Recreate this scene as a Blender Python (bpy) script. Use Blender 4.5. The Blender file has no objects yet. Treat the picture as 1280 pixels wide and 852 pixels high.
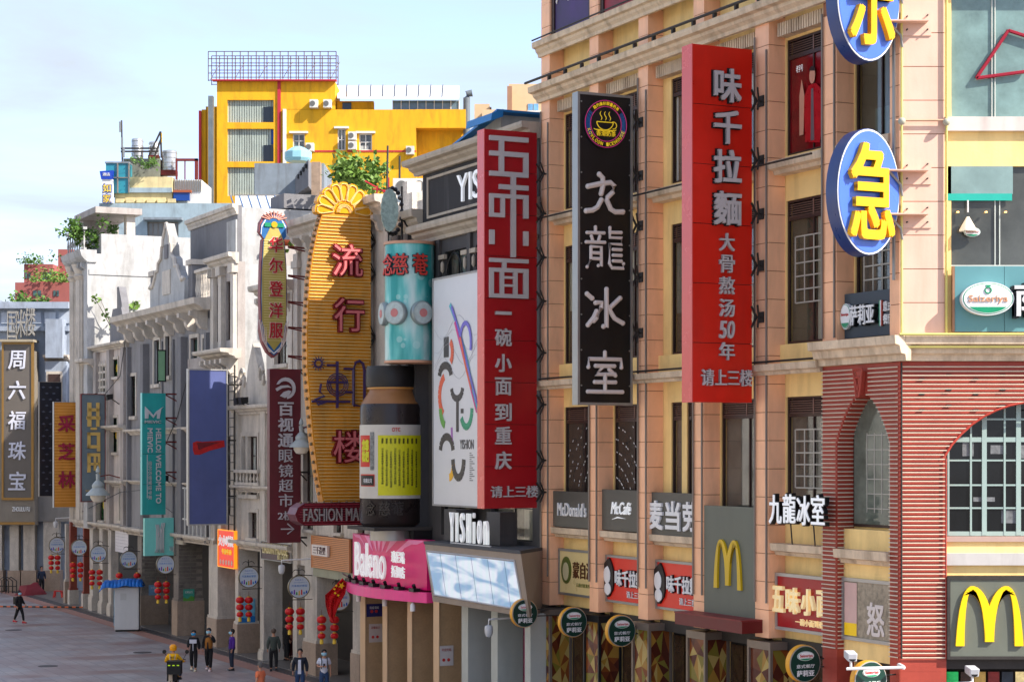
import bpy, math, random
from mathutils import Vector, Matrix
random.seed(7)
R_ = math.radians
scene = bpy.context.scene
COL = scene.collection
# ---------------------------------------------------------------- camera, sky, sun, exposure
cam_d = bpy.data.cameras.new('camera'); cam = bpy.data.objects.new('camera', cam_d); COL.objects.link(cam)
cam.location = (0, 0, 9.0); cam.rotation_euler = (R_(90), 0, 0)
cam_d.sensor_width = 36; cam_d.lens = 36*2500/1280; cam_d.shift_y = 141/1280
cam_d.clip_start = 0.5; cam_d.clip_end = 6000
scene.camera = cam
TO_SUN = Vector((1.442, -.694, 1.30)).normalized()
W = bpy.data.worlds.new('World'); scene.world = W; W.use_nodes = True
wn = W.node_tree.nodes; wl = W.node_tree.links; wn.clear()
wo = wn.new('ShaderNodeOutputWorld'); wb = wn.new('ShaderNodeBackground'); wb.inputs[1].default_value = 0.13
sky = wn.new('ShaderNodeTexSky'); sky.sky_type = 'NISHITA'; sky.sun_disc = False
sky.sun_elevation = math.asin(TO_SUN.z); sky.sun_rotation = math.atan2(TO_SUN.x, TO_SUN.y)
sky.air_density = 1.0; sky.dust_density = 1.2; sky.ozone_density = 2.5; sky.altitude = 20
tc = wn.new('ShaderNodeTexCoord'); mp = wn.new('ShaderNodeMapping'); mp.inputs['Scale'].default_value = (1.0, 1.0, 5.0)
n1 = wn.new('ShaderNodeTexNoise'); n1.inputs['Scale'].default_value = 2.6; n1.inputs['Detail'].default_value = 9; n1.inputs['Roughness'].default_value = .55
n1.inputs['Distortion'].default_value = .5
cr = wn.new('ShaderNodeValToRGB'); cr.color_ramp.elements[0].position = .40; cr.color_ramp.elements[1].position = .60
cr.color_ramp.elements[0].color = (.12, .12, .12, 1); cr.color_ramp.elements[1].color = (1, 1, 1, 1)
mx = wn.new('ShaderNodeMix'); mx.data_type = 'RGBA'
mx.inputs[7].default_value = (1.95, 2.2, 2.55, 1)
wl.new(tc.outputs['Generated'], mp.inputs[0]); wl.new(mp.outputs[0], n1.inputs['Vector']); wl.new(n1.outputs[0], cr.inputs[0])
wl.new(cr.outputs[0], mx.inputs[0]); tn = wn.new('ShaderNodeVectorMath'); tn.operation = 'MULTIPLY'; tn.inputs[1].default_value = (.92, .84, .95); wl.new(sky.outputs[0], tn.inputs[0]); wl.new(tn.outputs[0], mx.inputs[6]); wl.new(mx.outputs[2], wb.inputs[0]); wl.new(wb.outputs[0], wo.inputs[0])
sd = bpy.data.lights.new('sun', 'SUN'); sd.energy = 3.2; sd.angle = R_(.55); sd.color = (1.0, .93, .84)
sun = bpy.data.objects.new('sun', sd); COL.objects.link(sun); sun.rotation_euler = TO_SUN.to_track_quat('Z', 'Y').to_euler()
scene.view_settings.view_transform = 'Standard'; scene.view_settings.look = 'None'
scene.view_settings.exposure = 1.55; scene.view_settings.gamma = 1
scene.cycles.max_bounces = 6; scene.cycles.use_denoising = True
# ---------------------------------------------------------------- frames: F = street facade (s away from corner, n out of wall, z up)
O = Vector((8.92, 46, 0)); ES = Vector((-.4327, .9015, 0)); EN = Vector((-.9015, -.4327, 0)); EZ = Vector((0, 0, 1))
class Fr:
    def __init__(s, o, ex, ey, ez=EZ): s.o, s.x, s.y, s.z = Vector(o), Vector(ex), Vector(ey), Vector(ez)
    def __call__(s, a, b, c): return s.o + s.x*a + s.y*b + s.z*c
    def at(s, a, b, c): return Fr(s(a, b, c), s.x, s.y, s.z)
F = Fr(O, ES, EN); RW = Fr(O, (1, 0, 0), (0, -1, 0)); WD = Fr((0, 0, 0), (1, 0, 0), (0, 1, 0))
ANG = math.atan2(ES.y, ES.x)
def K(x): return (x-640)/2500
def S(x, n=0): k = K(x); return (8.92-.9015*n-k*(46-.4327*n))/(.4327+.9015*k)
def N(x, s): k = K(x); return (8.92-.4327*s-k*(46+.9015*s))/(.9015-.4327*k)
def DY(s, n=0): return 46+.9015*s-.4327*n
def Z(y, s, n=0): return 9-(y-567)/2500*DY(s, n)
def P(x, y, n=0): s = S(x, n); return s, Z(y, s, n)
def PX(x, Y): return K(x)*Y          # world X at depth Y
def PZ(y, Y): return 9-(y-567)/2500*Y
# ---------------------------------------------------------------- materials
def lin(c): return tuple(((v/255)/12.92 if v/255 <= .04045 else ((v/255+.055)/1.055)**2.4) for v in c)
MATS = {}
def M(name, rgb=None, rough=.7, metal=0., var=.10, scale=1.5, streak=0., bump=0., bscale=20, spec=.4, emit=0., grime=(70, 64, 56), fine=0.):
    if name in MATS: return MATS[name]
    m = bpy.data.materials.new(name); m.use_nodes = True; nt = m.node_tree; nd, lk = nt.nodes, nt.links
    p = nd['Principled BSDF']; p.inputs['Roughness'].default_value = rough; p.inputs['Metallic'].default_value = metal
    p.inputs['Specular IOR Level'].default_value = spec
    c = lin(rgb); g = nd.new('ShaderNodeNewGeometry')
    a = nd.new('ShaderNodeTexNoise'); a.inputs['Scale'].default_value = scale; a.inputs['Detail'].default_value = 6
    a.inputs['Roughness'].default_value = .65; lk.new(g.outputs['Position'], a.inputs['Vector'])
    r = nd.new('ShaderNodeMapRange'); r.inputs[1].default_value = .28; r.inputs[2].default_value = .72
    r.inputs[3].default_value = 1-var; r.inputs[4].default_value = 1+var*.8; lk.new(a.outputs[0], r.inputs[0])
    v = nd.new('ShaderNodeVectorMath'); v.operation = 'SCALE'; v.inputs[0].default_value = c; lk.new(r.outputs[0], v.inputs['Scale'])
    out = v.outputs[0]
    if streak:
        mpn = nd.new('ShaderNodeMapping'); mpn.inputs['Scale'].default_value = (1.5, 1.5, .3); lk.new(g.outputs['Position'], mpn.inputs[0])
        b = nd.new('ShaderNodeTexNoise'); b.inputs['Scale'].default_value = 1.2; b.inputs['Detail'].default_value = 8; b.inputs['Roughness'].default_value = .62; b.inputs['Distortion'].default_value = .4
        lk.new(mpn.outputs[0], b.inputs['Vector'])
        r2 = nd.new('ShaderNodeMapRange'); r2.inputs[1].default_value = .47; r2.inputs[2].default_value = .76
        r2.inputs[3].default_value = 0; r2.inputs[4].default_value = streak; lk.new(b.outputs[0], r2.inputs[0])
        mxx = nd.new('ShaderNodeMix'); mxx.data_type = 'RGBA'; mxx.inputs[7].default_value = (*lin(grime), 1)
        lk.new(r2.outputs[0], mxx.inputs[0]); lk.new(out, mxx.inputs[6]); out = mxx.outputs[2]
    if fine:
        f = nd.new('ShaderNodeTexNoise'); f.inputs['Scale'].default_value = 14; f.inputs['Detail'].default_value = 4; lk.new(g.outputs['Position'], f.inputs['Vector'])
        r3 = nd.new('ShaderNodeMapRange'); r3.inputs[1].default_value = .3; r3.inputs[2].default_value = .7; r3.inputs[3].default_value = 1-fine; r3.inputs[4].default_value = 1+fine
        lk.new(f.outputs[0], r3.inputs[0]); v3 = nd.new('ShaderNodeVectorMath'); v3.operation = 'SCALE'; lk.new(out, v3.inputs[0]); lk.new(r3.outputs[0], v3.inputs['Scale']); out = v3.outputs[0]
    lk.new(out, p.inputs['Base Color'])
    rr = nd.new('ShaderNodeMapRange'); rr.inputs[3].default_value = rough-min(.12, rough*.5); rr.inputs[4].default_value = min(1, rough+min(.12, rough*.5))
    lk.new(a.outputs[0], rr.inputs[0]); lk.new(rr.outputs[0], p.inputs['Roughness'])
    if bump:
        bn = nd.new('ShaderNodeTexNoise'); bn.inputs['Scale'].default_value = bscale; bn.inputs['Detail'].default_value = 5; lk.new(g.outputs['Position'], bn.inputs['Vector'])
        bb = nd.new('ShaderNodeBump'); bb.inputs['Strength'].default_value = bump; bb.inputs['Distance'].default_value = .03
        lk.new(bn.outputs[0], bb.inputs['Height']); lk.new(bb.outputs[0], p.inputs['Normal'])
    if emit:
        lk.new(out, p.inputs['Emission Color']); p.inputs['Emission Strength'].default_value = emit
    MATS[name] = m; return m
def glass(name, rgb, rough=.06, spec=.5, var=.35, scale=1.2):
    return M(name, rgb, rough=rough, var=var, scale=scale, spec=spec)
# ---------------------------------------------------------------- mesh builder in world space
class MB:
    def __init__(s, fr=WD): s.v, s.f, s.m, s.fr = [], [], [], fr
    def _add(s, vs, fs, mi=0):
        b = len(s.v); s.v += [s.fr(*p) for p in vs]; s.f += [tuple(i+b for i in f) for f in fs]; s.m += [mi]*len(fs); return s
    def box(s, a0, a1, b0, b1, c0, c1, mi=0):
        return s._add([(a0,b0,c0),(a1,b0,c0),(a1,b1,c0),(a0,b1,c0),(a0,b0,c1),(a1,b0,c1),(a1,b1,c1),(a0,b1,c1)],
            [(0,3,2,1),(4,5,6,7),(0,1,5,4),(1,2,6,5),(2,3,7,6),(3,0,4,7)], mi)
    def hexa(s, p8, mi=0):
        return s._add(p8, [(0,3,2,1),(4,5,6,7),(0,1,5,4),(1,2,6,5),(2,3,7,6),(3,0,4,7)], mi)
    def quad(s, *p, mi=0): return s._add(list(p), [tuple(range(len(p)))], mi)
    def prism(s, poly, ax, d0, d1, mi=0):      # poly in the two other axes (in order), extruded along axis ax (0,1,2)
        def q(u, w, d): return (d,u,w) if ax == 0 else ((u,d,w) if ax == 1 else (u,w,d))
        n = len(poly)
        return s._add([q(u,w,d0) for u,w in poly]+[q(u,w,d1) for u,w in poly],
            [tuple(range(n))[::-1], tuple(range(n,2*n))]+[(i,(i+1)%n,(i+1)%n+n,i+n) for i in range(n)], mi)
    def tube(s, pts, r, seg=6, mi=0, cap=True, r2=None):
        pts = [Vector(p) for p in pts]; n = len(pts); vs = []; fs = []
        for i, p in enumerate(pts):
            d = (pts[min(i+1,n-1)]-pts[max(i-1,0)]).normalized()
            u = d.cross(Vector((0,0,1)) if abs(d.z) < .9 else Vector((1,0,0))).normalized(); w = d.cross(u)
            rr = r if r2 is None else r+(r2-r)*i/(n-1)
            for j in range(seg):
                t = 2*math.pi*j/seg; vs.append(tuple(p+u*math.cos(t)*rr+w*math.sin(t)*rr))
        for i in range(n-1):
            for j in range(seg):
                a, b = i*seg+j, i*seg+(j+1)%seg; fs.append((a, b, b+seg, a+seg))
        if cap: fs += [tuple(range(seg))[::-1], tuple(range((n-1)*seg, n*seg))]
        return s._add(vs, fs, mi)
    def lathe(s, prof, c, seg=20, ax=2, mi=0, a0=0, a1=2*math.pi, squash=1):
        full = abs(a1-a0-2*math.pi) < 1e-6; m = seg if full else seg+1; vs = []; fs = []
        for r, h in prof:
            for j in range(m):
                t = a0+(a1-a0)*j/seg; u, w = r*math.cos(t), r*math.sin(t)*squash
                o = (u, w, h) if ax == 2 else ((u, h, w) if ax == 1 else (h, u, w))
                vs.append((c[0]+o[0], c[1]+o[1], c[2]+o[2]))
        for i in range(len(prof)-1):
            for j in range(seg):
                a = i*m+j; b = i*m+(j+1)%m; fs.append((a, b, b+m, a+m))
        if full:
            if prof[0][0] > 1e-4: fs.append(tuple(range(m))[::-1])
            if prof[-1][0] > 1e-4: fs.append(tuple(range((len(prof)-1)*m, len(prof)*m)))
        return s._add(vs, fs, mi)
    def ball(s, c, r, seg=12, rings=8, mi=0, sz=1):
        return s.lathe([(max(1e-5, r*math.sin(math.pi*i/rings)), -r*sz*math.cos(math.pi*i/rings)) for i in range(rings+1)], c, seg, mi=mi)
    def obj(s, name, mat, parent=None, smooth=False, recalc=True, kind=None, label=None, bevel=0):
        me = bpy.data.meshes.new(name); o = bpy.data.objects.new(name, me); COL.objects.link(o)
        inv = Matrix.Identity(4)
        if parent is not None:
            o.parent = parent; r = parent
            while r.parent: r = r.parent
            inv = INV.get(r.name, Matrix.Identity(4))
        me.from_pydata([tuple(inv @ p) for p in s.v], [], s.f)
        for m in (mat if isinstance(mat, (list, tuple)) else [mat]): me.materials.append(m)
        if any(s.m): me.polygons.foreach_set('material_index', s.m)
        if recalc:
            import bmesh
            bm = bmesh.new(); bm.from_mesh(me); bmesh.ops.recalc_face_normals(bm, faces=bm.faces); bm.to_mesh(me); bm.free()
        if smooth:
            me.polygons.foreach_set('use_smooth', [True]*len(me.polygons)); me.set_sharp_from_angle(angle=R_(smooth if smooth is not True else 40))
        me.update()
        if bevel:
            b = o.modifiers.new('bevel', 'BEVEL'); b.width = bevel; b.segments = 2; b.limit_method = 'ANGLE'
        if kind: o['kind'] = kind
        if label: o['label'] = label
        return o
INV = {}
def thing(name, label, cat, loc=(0,0,0), rot=0., group=None):
    o = bpy.data.objects.new(name, None); COL.objects.link(o); o.empty_display_size = .2
    o.location = loc; o.rotation_euler = (0, 0, rot); o['label'] = label; o['category'] = cat
    if group: o['group'] = group
    INV[o.name] = (Matrix.Translation(Vector(loc)) @ Matrix.Rotation(rot, 4, 'Z')).inverted()
    return o
def fthing(name, label, cat, s=0, n=0, z=0, group=None): return thing(name, label, cat, F(s, n, z), ANG, group)
def rname(o):
    while o.parent: o = o.parent
    return o
def copy_tree(o, loc=None, rot=None, label=None, group=None, parent=None):
    c = o.copy(); COL.objects.link(c); c.parent = parent
    if loc is not None: c.location = loc
    if rot is not None: c.rotation_euler = (0, 0, rot)
    if label: c['label'] = label
    if group: c['group'] = group
    for ch in list(o.children): copy_tree(ch, parent=c)
    return c
def piece(name, mesh, parent, fr_pt, rot=0., label=None):      # shared mesh placed at a world point under parent
    o = bpy.data.objects.new(name, mesh); COL.objects.link(o); o.parent = parent
    r = rname(parent); o.location = INV[r.name] @ Vector(fr_pt); o.rotation_euler = (0, 0, rot-r.rotation_euler.z)
    if label: o['label'] = label
    return o
def shape(mb, name, mats, smooth=False):                        # a mesh datablock only, verts as given (local)
    me = bpy.data.meshes.new(name); me.from_pydata([tuple(p) for p in mb.v], [], mb.f)
    for m in (mats if isinstance(mats, (list, tuple)) else [mats]): me.materials.append(m)
    if any(mb.m): me.polygons.foreach_set('material_index', mb.m)
    import bmesh
    bm = bmesh.new(); bm.from_mesh(me); bmesh.ops.recalc_face_normals(bm, faces=bm.faces); bm.to_mesh(me); bm.free()
    if smooth: me.polygons.foreach_set('use_smooth', [True]*len(me.polygons)); me.set_sharp_from_angle(angle=R_(40))
    return me
# ---------------------------------------------------------------- lettering
TC = {}
def glyph(txt, bold=0., res=3, depth=.05, shear=0.):
    key = (txt, res, depth, shear)
    if key in TC: return TC[key]
    cu = bpy.data.curves.new('t', 'FONT'); cu.body = txt; cu.size = 1; cu.extrude = depth; cu.resolution_u = res; cu.shear = shear
    cu.fill_mode = 'BOTH'
    ob = bpy.data.objects.new('t', cu); COL.objects.link(ob); dg = bpy.context.evaluated_depsgraph_get(); dg.update()
    me = ob.evaluated_get(dg).to_mesh(); vs = [v.co.copy() for v in me.vertices]; fs = [tuple(p.vertices) for p in me.polygons]
    ob.evaluated_get(dg).to_mesh_clear(); bpy.data.objects.remove(ob); bpy.data.curves.remove(cu)
    x0 = min(v.x for v in vs); x1 = max(v.x for v in vs); y0 = min(v.y for v in vs); y1 = max(v.y for v in vs)
    vs = [((v.x-(x0+x1)/2)/(x1-x0), (v.y-(y0+y1)/2)/(y1-y0), (v.z+depth)/(2*depth)) for v in vs]
    TC[key] = (vs, fs, (x1-x0)/(y1-y0)); return TC[key]
def text(parent, txt, fr, u, v, w, h, mat, d=.06, lift=.004, bold=0., name='lettering', res=3, rot=0., bow=0., shear=0.):
    """fr: frame whose x is right as read, z up, y out of the board. (u,v) centre. One mesh part."""
    vs, fs, asp = glyph(txt, bold, res, .05, shear)
    if w is None: w = h*asp
    if h is None: h = w/asp
    mb = MB(fr); c, s_ = math.cos(rot), math.sin(rot); b = bold*h
    for q, (ox, oy) in enumerate([(0,0)]+([(b,b),(-b,b),(b,-b),(-b,-b)] if b else [])):   # heavier strokes: the glyph laid over itself, each 1 mm proud of the last
        pts = []
        for x, y, z in vs:
            X, Y = x*(w-2*b)+ox, y*(h-2*b)+oy
            if bow: Y += bow*(1-4*x*x)
            pts.append((u+X*c-Y*s_, lift+z*(d-.001*q), v+X*s_+Y*c))
        mb._add(pts, fs)
    return mb.obj(name, mat, parent, recalc=False)
def face_n(s, n, z=0): return Fr(F(s, n, z), -ES, EN)      # board on the facade: x right as read, y out
def face_s(s, n, z=0): return Fr(F(s, n, z), -EN, -ES)     # blade board facing down the street to the camera
# ---------------------------------------------------------------- palette
peach = M('peach tile', (252, 192, 148), .5, var=.09, scale=.9, streak=.28, bump=.08, grime=(120, 80, 60))
peachlit = peach
yellow = M('yellow render', (250, 214, 140), .7, var=.08, streak=.35, bump=.12, grime=(140, 112, 70))
stone = M('cornice stone', (216, 194, 164), .8, var=.14, streak=.7, grime=(110, 86, 64), bump=.2, fine=.06)
whitep = M('white weathered plaster', (172, 172, 170), .85, var=.18, streak=.62, bump=.2, grime=(110, 106, 98), fine=.04)
greyp = M('grey weathered plaster', (118, 117, 119), .85, var=.12, streak=.35, bump=.2, fine=.05)
greyp2 = M('warm grey plaster', (166, 158, 152), .85, var=.12, streak=.55, bump=.2, fine=.05)
creamp = M('cream trim', (196, 187, 174), .8, var=.14, streak=.5, bump=.15, fine=.05)
greybrick = M('grey brick', (138, 130, 120), .85, var=.2, streak=.4, bump=.3, fine=.15)
granite = M('brown granite', (158, 138, 120), .5, var=.16, scale=3, streak=.3, fine=.1)
colstone = M('column stone', (192, 184, 172), .7, var=.12, scale=2, streak=.5, fine=.08, bump=.1)
darkgrey = M('charcoal render', (66, 64, 64), .7, var=.14, streak=.25, grime=(100, 96, 92), bump=.1)
taupe = M('taupe metal', (150, 136, 122), .45, var=.06, streak=.2)
trimbeige = M('beige trim', (176, 164, 146), .7, var=.1, streak=.4)
black = M('black metal', (24, 24, 25), .45, var=.2)
blackpl = M('black sign face', (20, 20, 21), .42, var=.35, scale=2, streak=.12, grime=(60, 58, 58), bump=.12, bscale=2.5)
iron = M('dark iron', (58, 54, 50), .6, .3, var=.25, scale=5)
steel = M('galvanised steel', (150, 152, 150), .4, .6, var=.12)
alu = M('brushed aluminium', (170, 168, 164), .4, .5, var=.06)
pipe = M('grey conduit', (128, 120, 110), .5, .2, var=.15)
pipey = M('yellowed conduit', (206, 196, 110), .5, var=.15)
louvre = M('brown louvre', (122, 92, 80), .5, var=.1)
frame = M('dark bronze window frame', (62, 44, 40), .45, .2, var=.15)
whitefr = M('white window frame', (205, 204, 198), .5, var=.06)
def tglass(name, tint, mixk=.55):
    m = bpy.data.materials.new(name); m.use_nodes = True; nd, lk = m.node_tree.nodes, m.node_tree.links; nd.clear(); o = nd.new('ShaderNodeOutputMaterial')
    t = nd.new('ShaderNodeBsdfTransparent'); t.inputs[0].default_value = (*lin(tint), 1); g = nd.new('ShaderNodeBsdfGlossy'); g.inputs['Roughness'].default_value = .03
    lw = nd.new('ShaderNodeLayerWeight'); pw = nd.new('ShaderNodeMath'); pw.operation = 'POWER'; pw.inputs[1].default_value = 3; lk.new(lw.outputs['Facing'], pw.inputs[0]); f = nd.new('ShaderNodeMath'); f.operation = 'MULTIPLY_ADD'; f.inputs[1].default_value = .45; f.inputs[2].default_value = .03; lk.new(pw.outputs[0], f.inputs[0]); x = nd.new('ShaderNodeMixShader'); lk.new(f.outputs[0], x.inputs[0]); lk.new(t.outputs[0], x.inputs[1]); lk.new(g.outputs[0], x.inputs[2]); lk.new(x.outputs[0], o.inputs[0]); MATS[name] = m; return m
glassd = tglass('clear window glass', (248, 250, 249)); glassc = tglass('smoky window glass', (238, 240, 234))
curts = [M('curtain %d' % i, c, .9, var=.12, scale=4) for i, c in enumerate(((196, 186, 164), (150, 140, 122), (120, 128, 126), (206, 204, 198)))]; roomd = M('dim room', (104, 96, 86), .9, var=.6, scale=.8)
glassg = glass('green tinted glass', (92, 118, 112), var=.3)
glassb = glass('teal curtain glass', (128, 152, 148), .12, var=.2)
glassk = glass('black window glass', (16, 18, 20))
redv = M('red sign panel', (160, 14, 26), .32, var=.10, scale=.8, streak=.22, grime=(104, 30, 34), bump=.04, bscale=3)
redo = M('orange red sign panel', (206, 30, 14), .32, var=.12, scale=.8, streak=.25, grime=(126, 34, 26), bump=.04, bscale=3)
redsheen = M('red painted sheen', (214, 90, 84), .25, var=.06)  # pinker than the sign faces: glancing sky reflection painted into the colour
silver = M('silver lettering', (182, 176, 174), .4, .0, var=.06)
white = M('white paint', (226, 226, 224), .4, var=.04)
whitel = M('white lit lettering', (238, 240, 240), .4, var=.02, emit=.08)
pinkw = M('cream lettering', (214, 204, 196), .5, var=.05)
redc = M('red corner panel', (164, 66, 50), .55, var=.18, scale=1.2, streak=.35, bump=.06, grime=(120, 40, 34))
tubew = M('unlit white neon tube', (206, 190, 166), .3, var=.12)
wood = M('pale wood cladding', (178, 146, 108), .5, var=.10, scale=2.0, fine=.06)
woodl = M('light wood edge', (206, 172, 134), .5, var=.06)
lantr = M('red silk lantern', (196, 16, 20), .5, var=.12, scale=8)
gold = M('gold trim', (214, 170, 40), .35, .3, var=.1)
skin = M('skin', (188, 138, 112), .6, var=.06)
hairm = M('black hair', (20, 17, 16), .6, var=.2)
blue = M('deep blue plastic', (20, 60, 130), .3, var=.08)
tree_leaf = M('leaf', (78, 112, 40), .6, var=.35, scale=3)
leaf2 = M('fresh leaf', (98, 128, 48), .6, var=.35, scale=3)
stem = M('plant stem', (92, 82, 66), .8)
rust = M('rusty red steel', (112, 44, 40), .55, .2, var=.2, scale=4)
# ---------------------------------------------------------------- building kit
def facade(fr, a0, a1, z0, z1, ops, depth, parent, mat, name='wall', d1=None):
    """front skin of a wall at y=0 of fr, real openings (a0,a1,z0,z1) with reveals, a closed back at -depth"""
    mb = MB(fr); xs = sorted({a0, a1, *[o[0] for o in ops], *[o[1] for o in ops]}); zs = sorted({z0, z1, *[o[2] for o in ops], *[o[3] for o in ops]})
    xs = [x for x in xs if a0-1e-6 <= x <= a1+1e-6]; zs = [z for z in zs if z0-1e-6 <= z <= z1+1e-6]
    def inside(x, z): return any(o[0] < x < o[1] and o[2] < z < o[3] for o in ops)
    for i in range(len(xs)-1):
        for j in range(len(zs)-1):
            if not inside((xs[i]+xs[i+1])/2, (zs[j]+zs[j+1])/2):
                mb.quad((xs[i],0,zs[j]), (xs[i+1],0,zs[j]), (xs[i+1],0,zs[j+1]), (xs[i],0,zs[j+1]))
    mb.quad((a0,0,z0),(a0,0,z1),(a0,-depth-.012,z1),(a0,-depth-.012,z0)); mb.quad((a1,0,z0),(a1,-depth-.012,z0),(a1,-depth-.012,z1),(a1,0,z1)); mb.quad((a0,0,z1),(a1,0,z1),(a1,-depth-.012,z1),(a0,-depth-.012,z1))
    for o in ops:
        x0, x1, c0, c1 = o
        mb.quad((x0,0,c0),(x0,-depth,c0),(x0,-depth,c1),(x0,0,c1)); mb.quad((x1,0,c0),(x1,0,c1),(x1,-depth,c1),(x1,-depth,c0))
        mb.quad((x0,0,c0),(x1,0,c0),(x1,-depth,c0),(x0,-depth,c0)); mb.quad((x0,0,c1),(x0,-depth,c1),(x1,-depth,c1),(x1,0,c1))
    return mb.obj(name, mat, parent, recalc=False)
def window(parent, fr, x0, x1, z0, z1, y, cols=2, rows=2, bar=.045, fmat=None, gmat=None, depth=.07, louv=0, splits=None, name='window', rsplit=None):
    """frame part with one pane sub-part per light"""
    fmat = fmat or frame; gmat = gmat or glassd
    mb = MB(fr); zt = z1-louv
    mb.box(x0, x0+bar, y-depth, y, z0, z1).box(x1-bar, x1, y-depth, y, z0, z1).box(x0+bar, x1-bar, y-depth, y, z0, z0+bar).box(x0+bar, x1-bar, y-depth, y, z1-bar, z1)
    if louv: mb.box(x0+bar, x1-bar, y-depth, y, zt-bar, zt+bar*.6)
    cx = splits or [i/cols for i in range(1, cols)]; rx = rsplit or [i/rows for i in range(1, rows)]
    X = [x0+bar]+[x0+(x1-x0)*c for c in cx]+[x1-bar]; Zs = [z0+bar]+[z0+(zt-z0)*r for r in rx]+[zt-(bar if louv else bar)]
    for x in X[1:-1]: mb.box(x-bar*.35, x+bar*.35, y-depth*.9, y-.004, z0+bar, zt-bar)
    for z in Zs[1:-1]:
        for i in range(len(X)-1): mb.box(X[i]+bar*.35, X[i+1]-bar*.35, y-depth*.85, y-.006, z-bar*.35, z+bar*.35)
    w = mb.obj(name, fmat, parent)
    for i in range(len(X)-1):
        for j in range(len(Zs)-1):
            MB(fr).box(X[i]-bar*.1, X[i+1]+bar*.1, y-depth*.75, y-depth*.6, Zs[j]-bar*.1, Zs[j+1]+bar*.1).obj('pane', gmat, w)
    if gmat in (glassd, glassc):
        wr = random.Random(int(abs(x0*31+z0*17+y*7)*10)); yc = y-depth-.03; k_ = wr.random(); cm = curts[wr.randrange(4)]
        MB(fr).box(x0, x1, yc-.05, yc-.045, z0, zt).obj('room_behind', roomd, w)
        def drape(u0, u1, c0, c1):
            n = max(3, int((u1-u0)/.12)); c = MB(fr)
            for i in range(n): a, b = u0+(u1-u0)*i/n, u0+(u1-u0)*(i+1)/n; e0, e1 = (.02 if i % 2 else 0), (0 if i % 2 else .02); c.quad((a, yc-.02+e0, c0), (b, yc-.02+e1, c0), (b, yc-.02+e1, c1), (a, yc-.02+e0, c1))
            c.obj('curtain', cm, w)
        W_ = x1-x0
        if k_ < .35: drape(x0+bar, x0+W_*wr.uniform(.25, .5), z0+bar, zt-bar)
        elif k_ < .6: drape(x0+bar, x1-bar, z0+(zt-z0)*wr.uniform(.3, .75), zt-bar)
        elif k_ < .8: drape(x0+bar, x0+W_*.22, z0+bar, zt-bar); drape(x1-W_*.22, x1-bar, z0+bar, zt-bar)
        else: MB(fr).box(x0+bar, x0+W_*.7, yc-.04, yc-.01, z0+bar, z0+(zt-z0)*.3).obj('shelf_goods', curts[(wr.randrange(4))], w)
    if louv:
        lv = MB(fr); n = max(3, int(louv/.07)); hgt = (louv-bar*1.6)/n; nb = max(1, round((x1-x0)/1.1))
        for k in range(n):
            c = zt+bar*.6+k*hgt
            lv.hexa([(x0+bar,y-.09,c+hgt*.5),(x1-bar,y-.09,c+hgt*.5),(x1-bar,y-.02,c),(x0+bar,y-.02,c),(x0+bar,y-.09,c+hgt*.75),(x1-bar,y-.09,c+hgt*.75),(x1-bar,y-.02,c+hgt*.25),(x0+bar,y-.02,c+hgt*.25)])
        for q in range(1, nb): lv.box(x0+(x1-x0)*q/nb-.02, x0+(x1-x0)*q/nb+.02, y-.02, y, zt, z1-bar)
        lv.obj('louvre', louvre, w)
        MB(fr).box(x0+bar, x1-bar, y-.14, y-.12, zt, z1-bar).obj('louvre_backing', black, w)
    return w
def surround(parent, fr, x0, x1, z0, z1, t=.12, p=.05, mat=None, sill=.1, name='window_surround'):
    mb = MB(fr); mb.box(x0-t, x0, 0, p, z0, z1+t).box(x1, x1+t, 0, p, z0, z1+t).box(x0, x1, 0, p, z1, z1+t).box(x0-t*1.4, x1+t*1.4, 0, p+sill, z0-t, z0)
    return mb.obj(name, mat or creamp, parent)
def band(parent, fr, x0, x1, z0, z1, prof, mat, name='cornice', ret0=True):
    """moulded band: prof = [(out, up 0..1)] outline of its front, swept along x"""
    poly = [(-.02, z0)]+[(o, z0+(z1-z0)*u) for o, u in prof]+[(-.02, z1)]
    return MB(fr).prism(poly, 0, x0, x1).obj(name, mat, parent)
def cor(d): return [(.25*d, 0), (.3*d, .2), (.55*d, .38), (.6*d, .55), (.95*d, .62), (d, .8), (d, 1)]
def corbels(parent, fr, x0, x1, z0, z1, n, d, w, mat, name='corbel'):
    prof = [(0, z0), (d*.35, z0+(z1-z0)*.05), (d*.55, z0+(z1-z0)*.3), (d*.6, z0+(z1-z0)*.55), (d, z0+(z1-z0)*.75), (d, z1), (0, z1)]
    for i in range(n):
        c = x0+(x1-x0)*(i+.5)/n; MB(fr).prism(prof, 0, c-w/2, c+w/2).obj(name, mat, parent)
def dentils(parent, fr, x0, x1, z0, z1, step, d, mat):
    mb = MB(fr); n = int((x1-x0)/step)
    for i in range(n): c = x0+(i+.5)*step; mb.box(c-step*.3, c+step*.3, 0, d, z0, z1)
    return mb.obj('dentil_row', mat, parent)
def balustrade(parent, fr, x0, x1, z0, z1, n, mat, d=.16):
    b = MB(fr).box(x0, x1, -d, 0, z0, z0+.12).box(x0, x1, -d-.03, .03, z1-.14, z1).obj('balustrade', mat, parent)
    h = z1-z0-.26
    for i in range(n):
        c = x0+(x1-x0)*(i+.5)/n
        MB(fr).lathe([(.05,0),(.05,.06*h),(.03,.12*h),(.075,.35*h),(.03,.75*h),(.05,.9*h),(.05,h)], (c, -d/2, z0+.12), 8).obj('baluster', mat, b, smooth=True)
    return b
def mass(parent, fr, x0, x1, y0, y1, z0, z1, mat, name='building_mass'): return MB(fr).box(x0, x1, y0, y1, z0, z1).obj(name, mat, parent)
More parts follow.
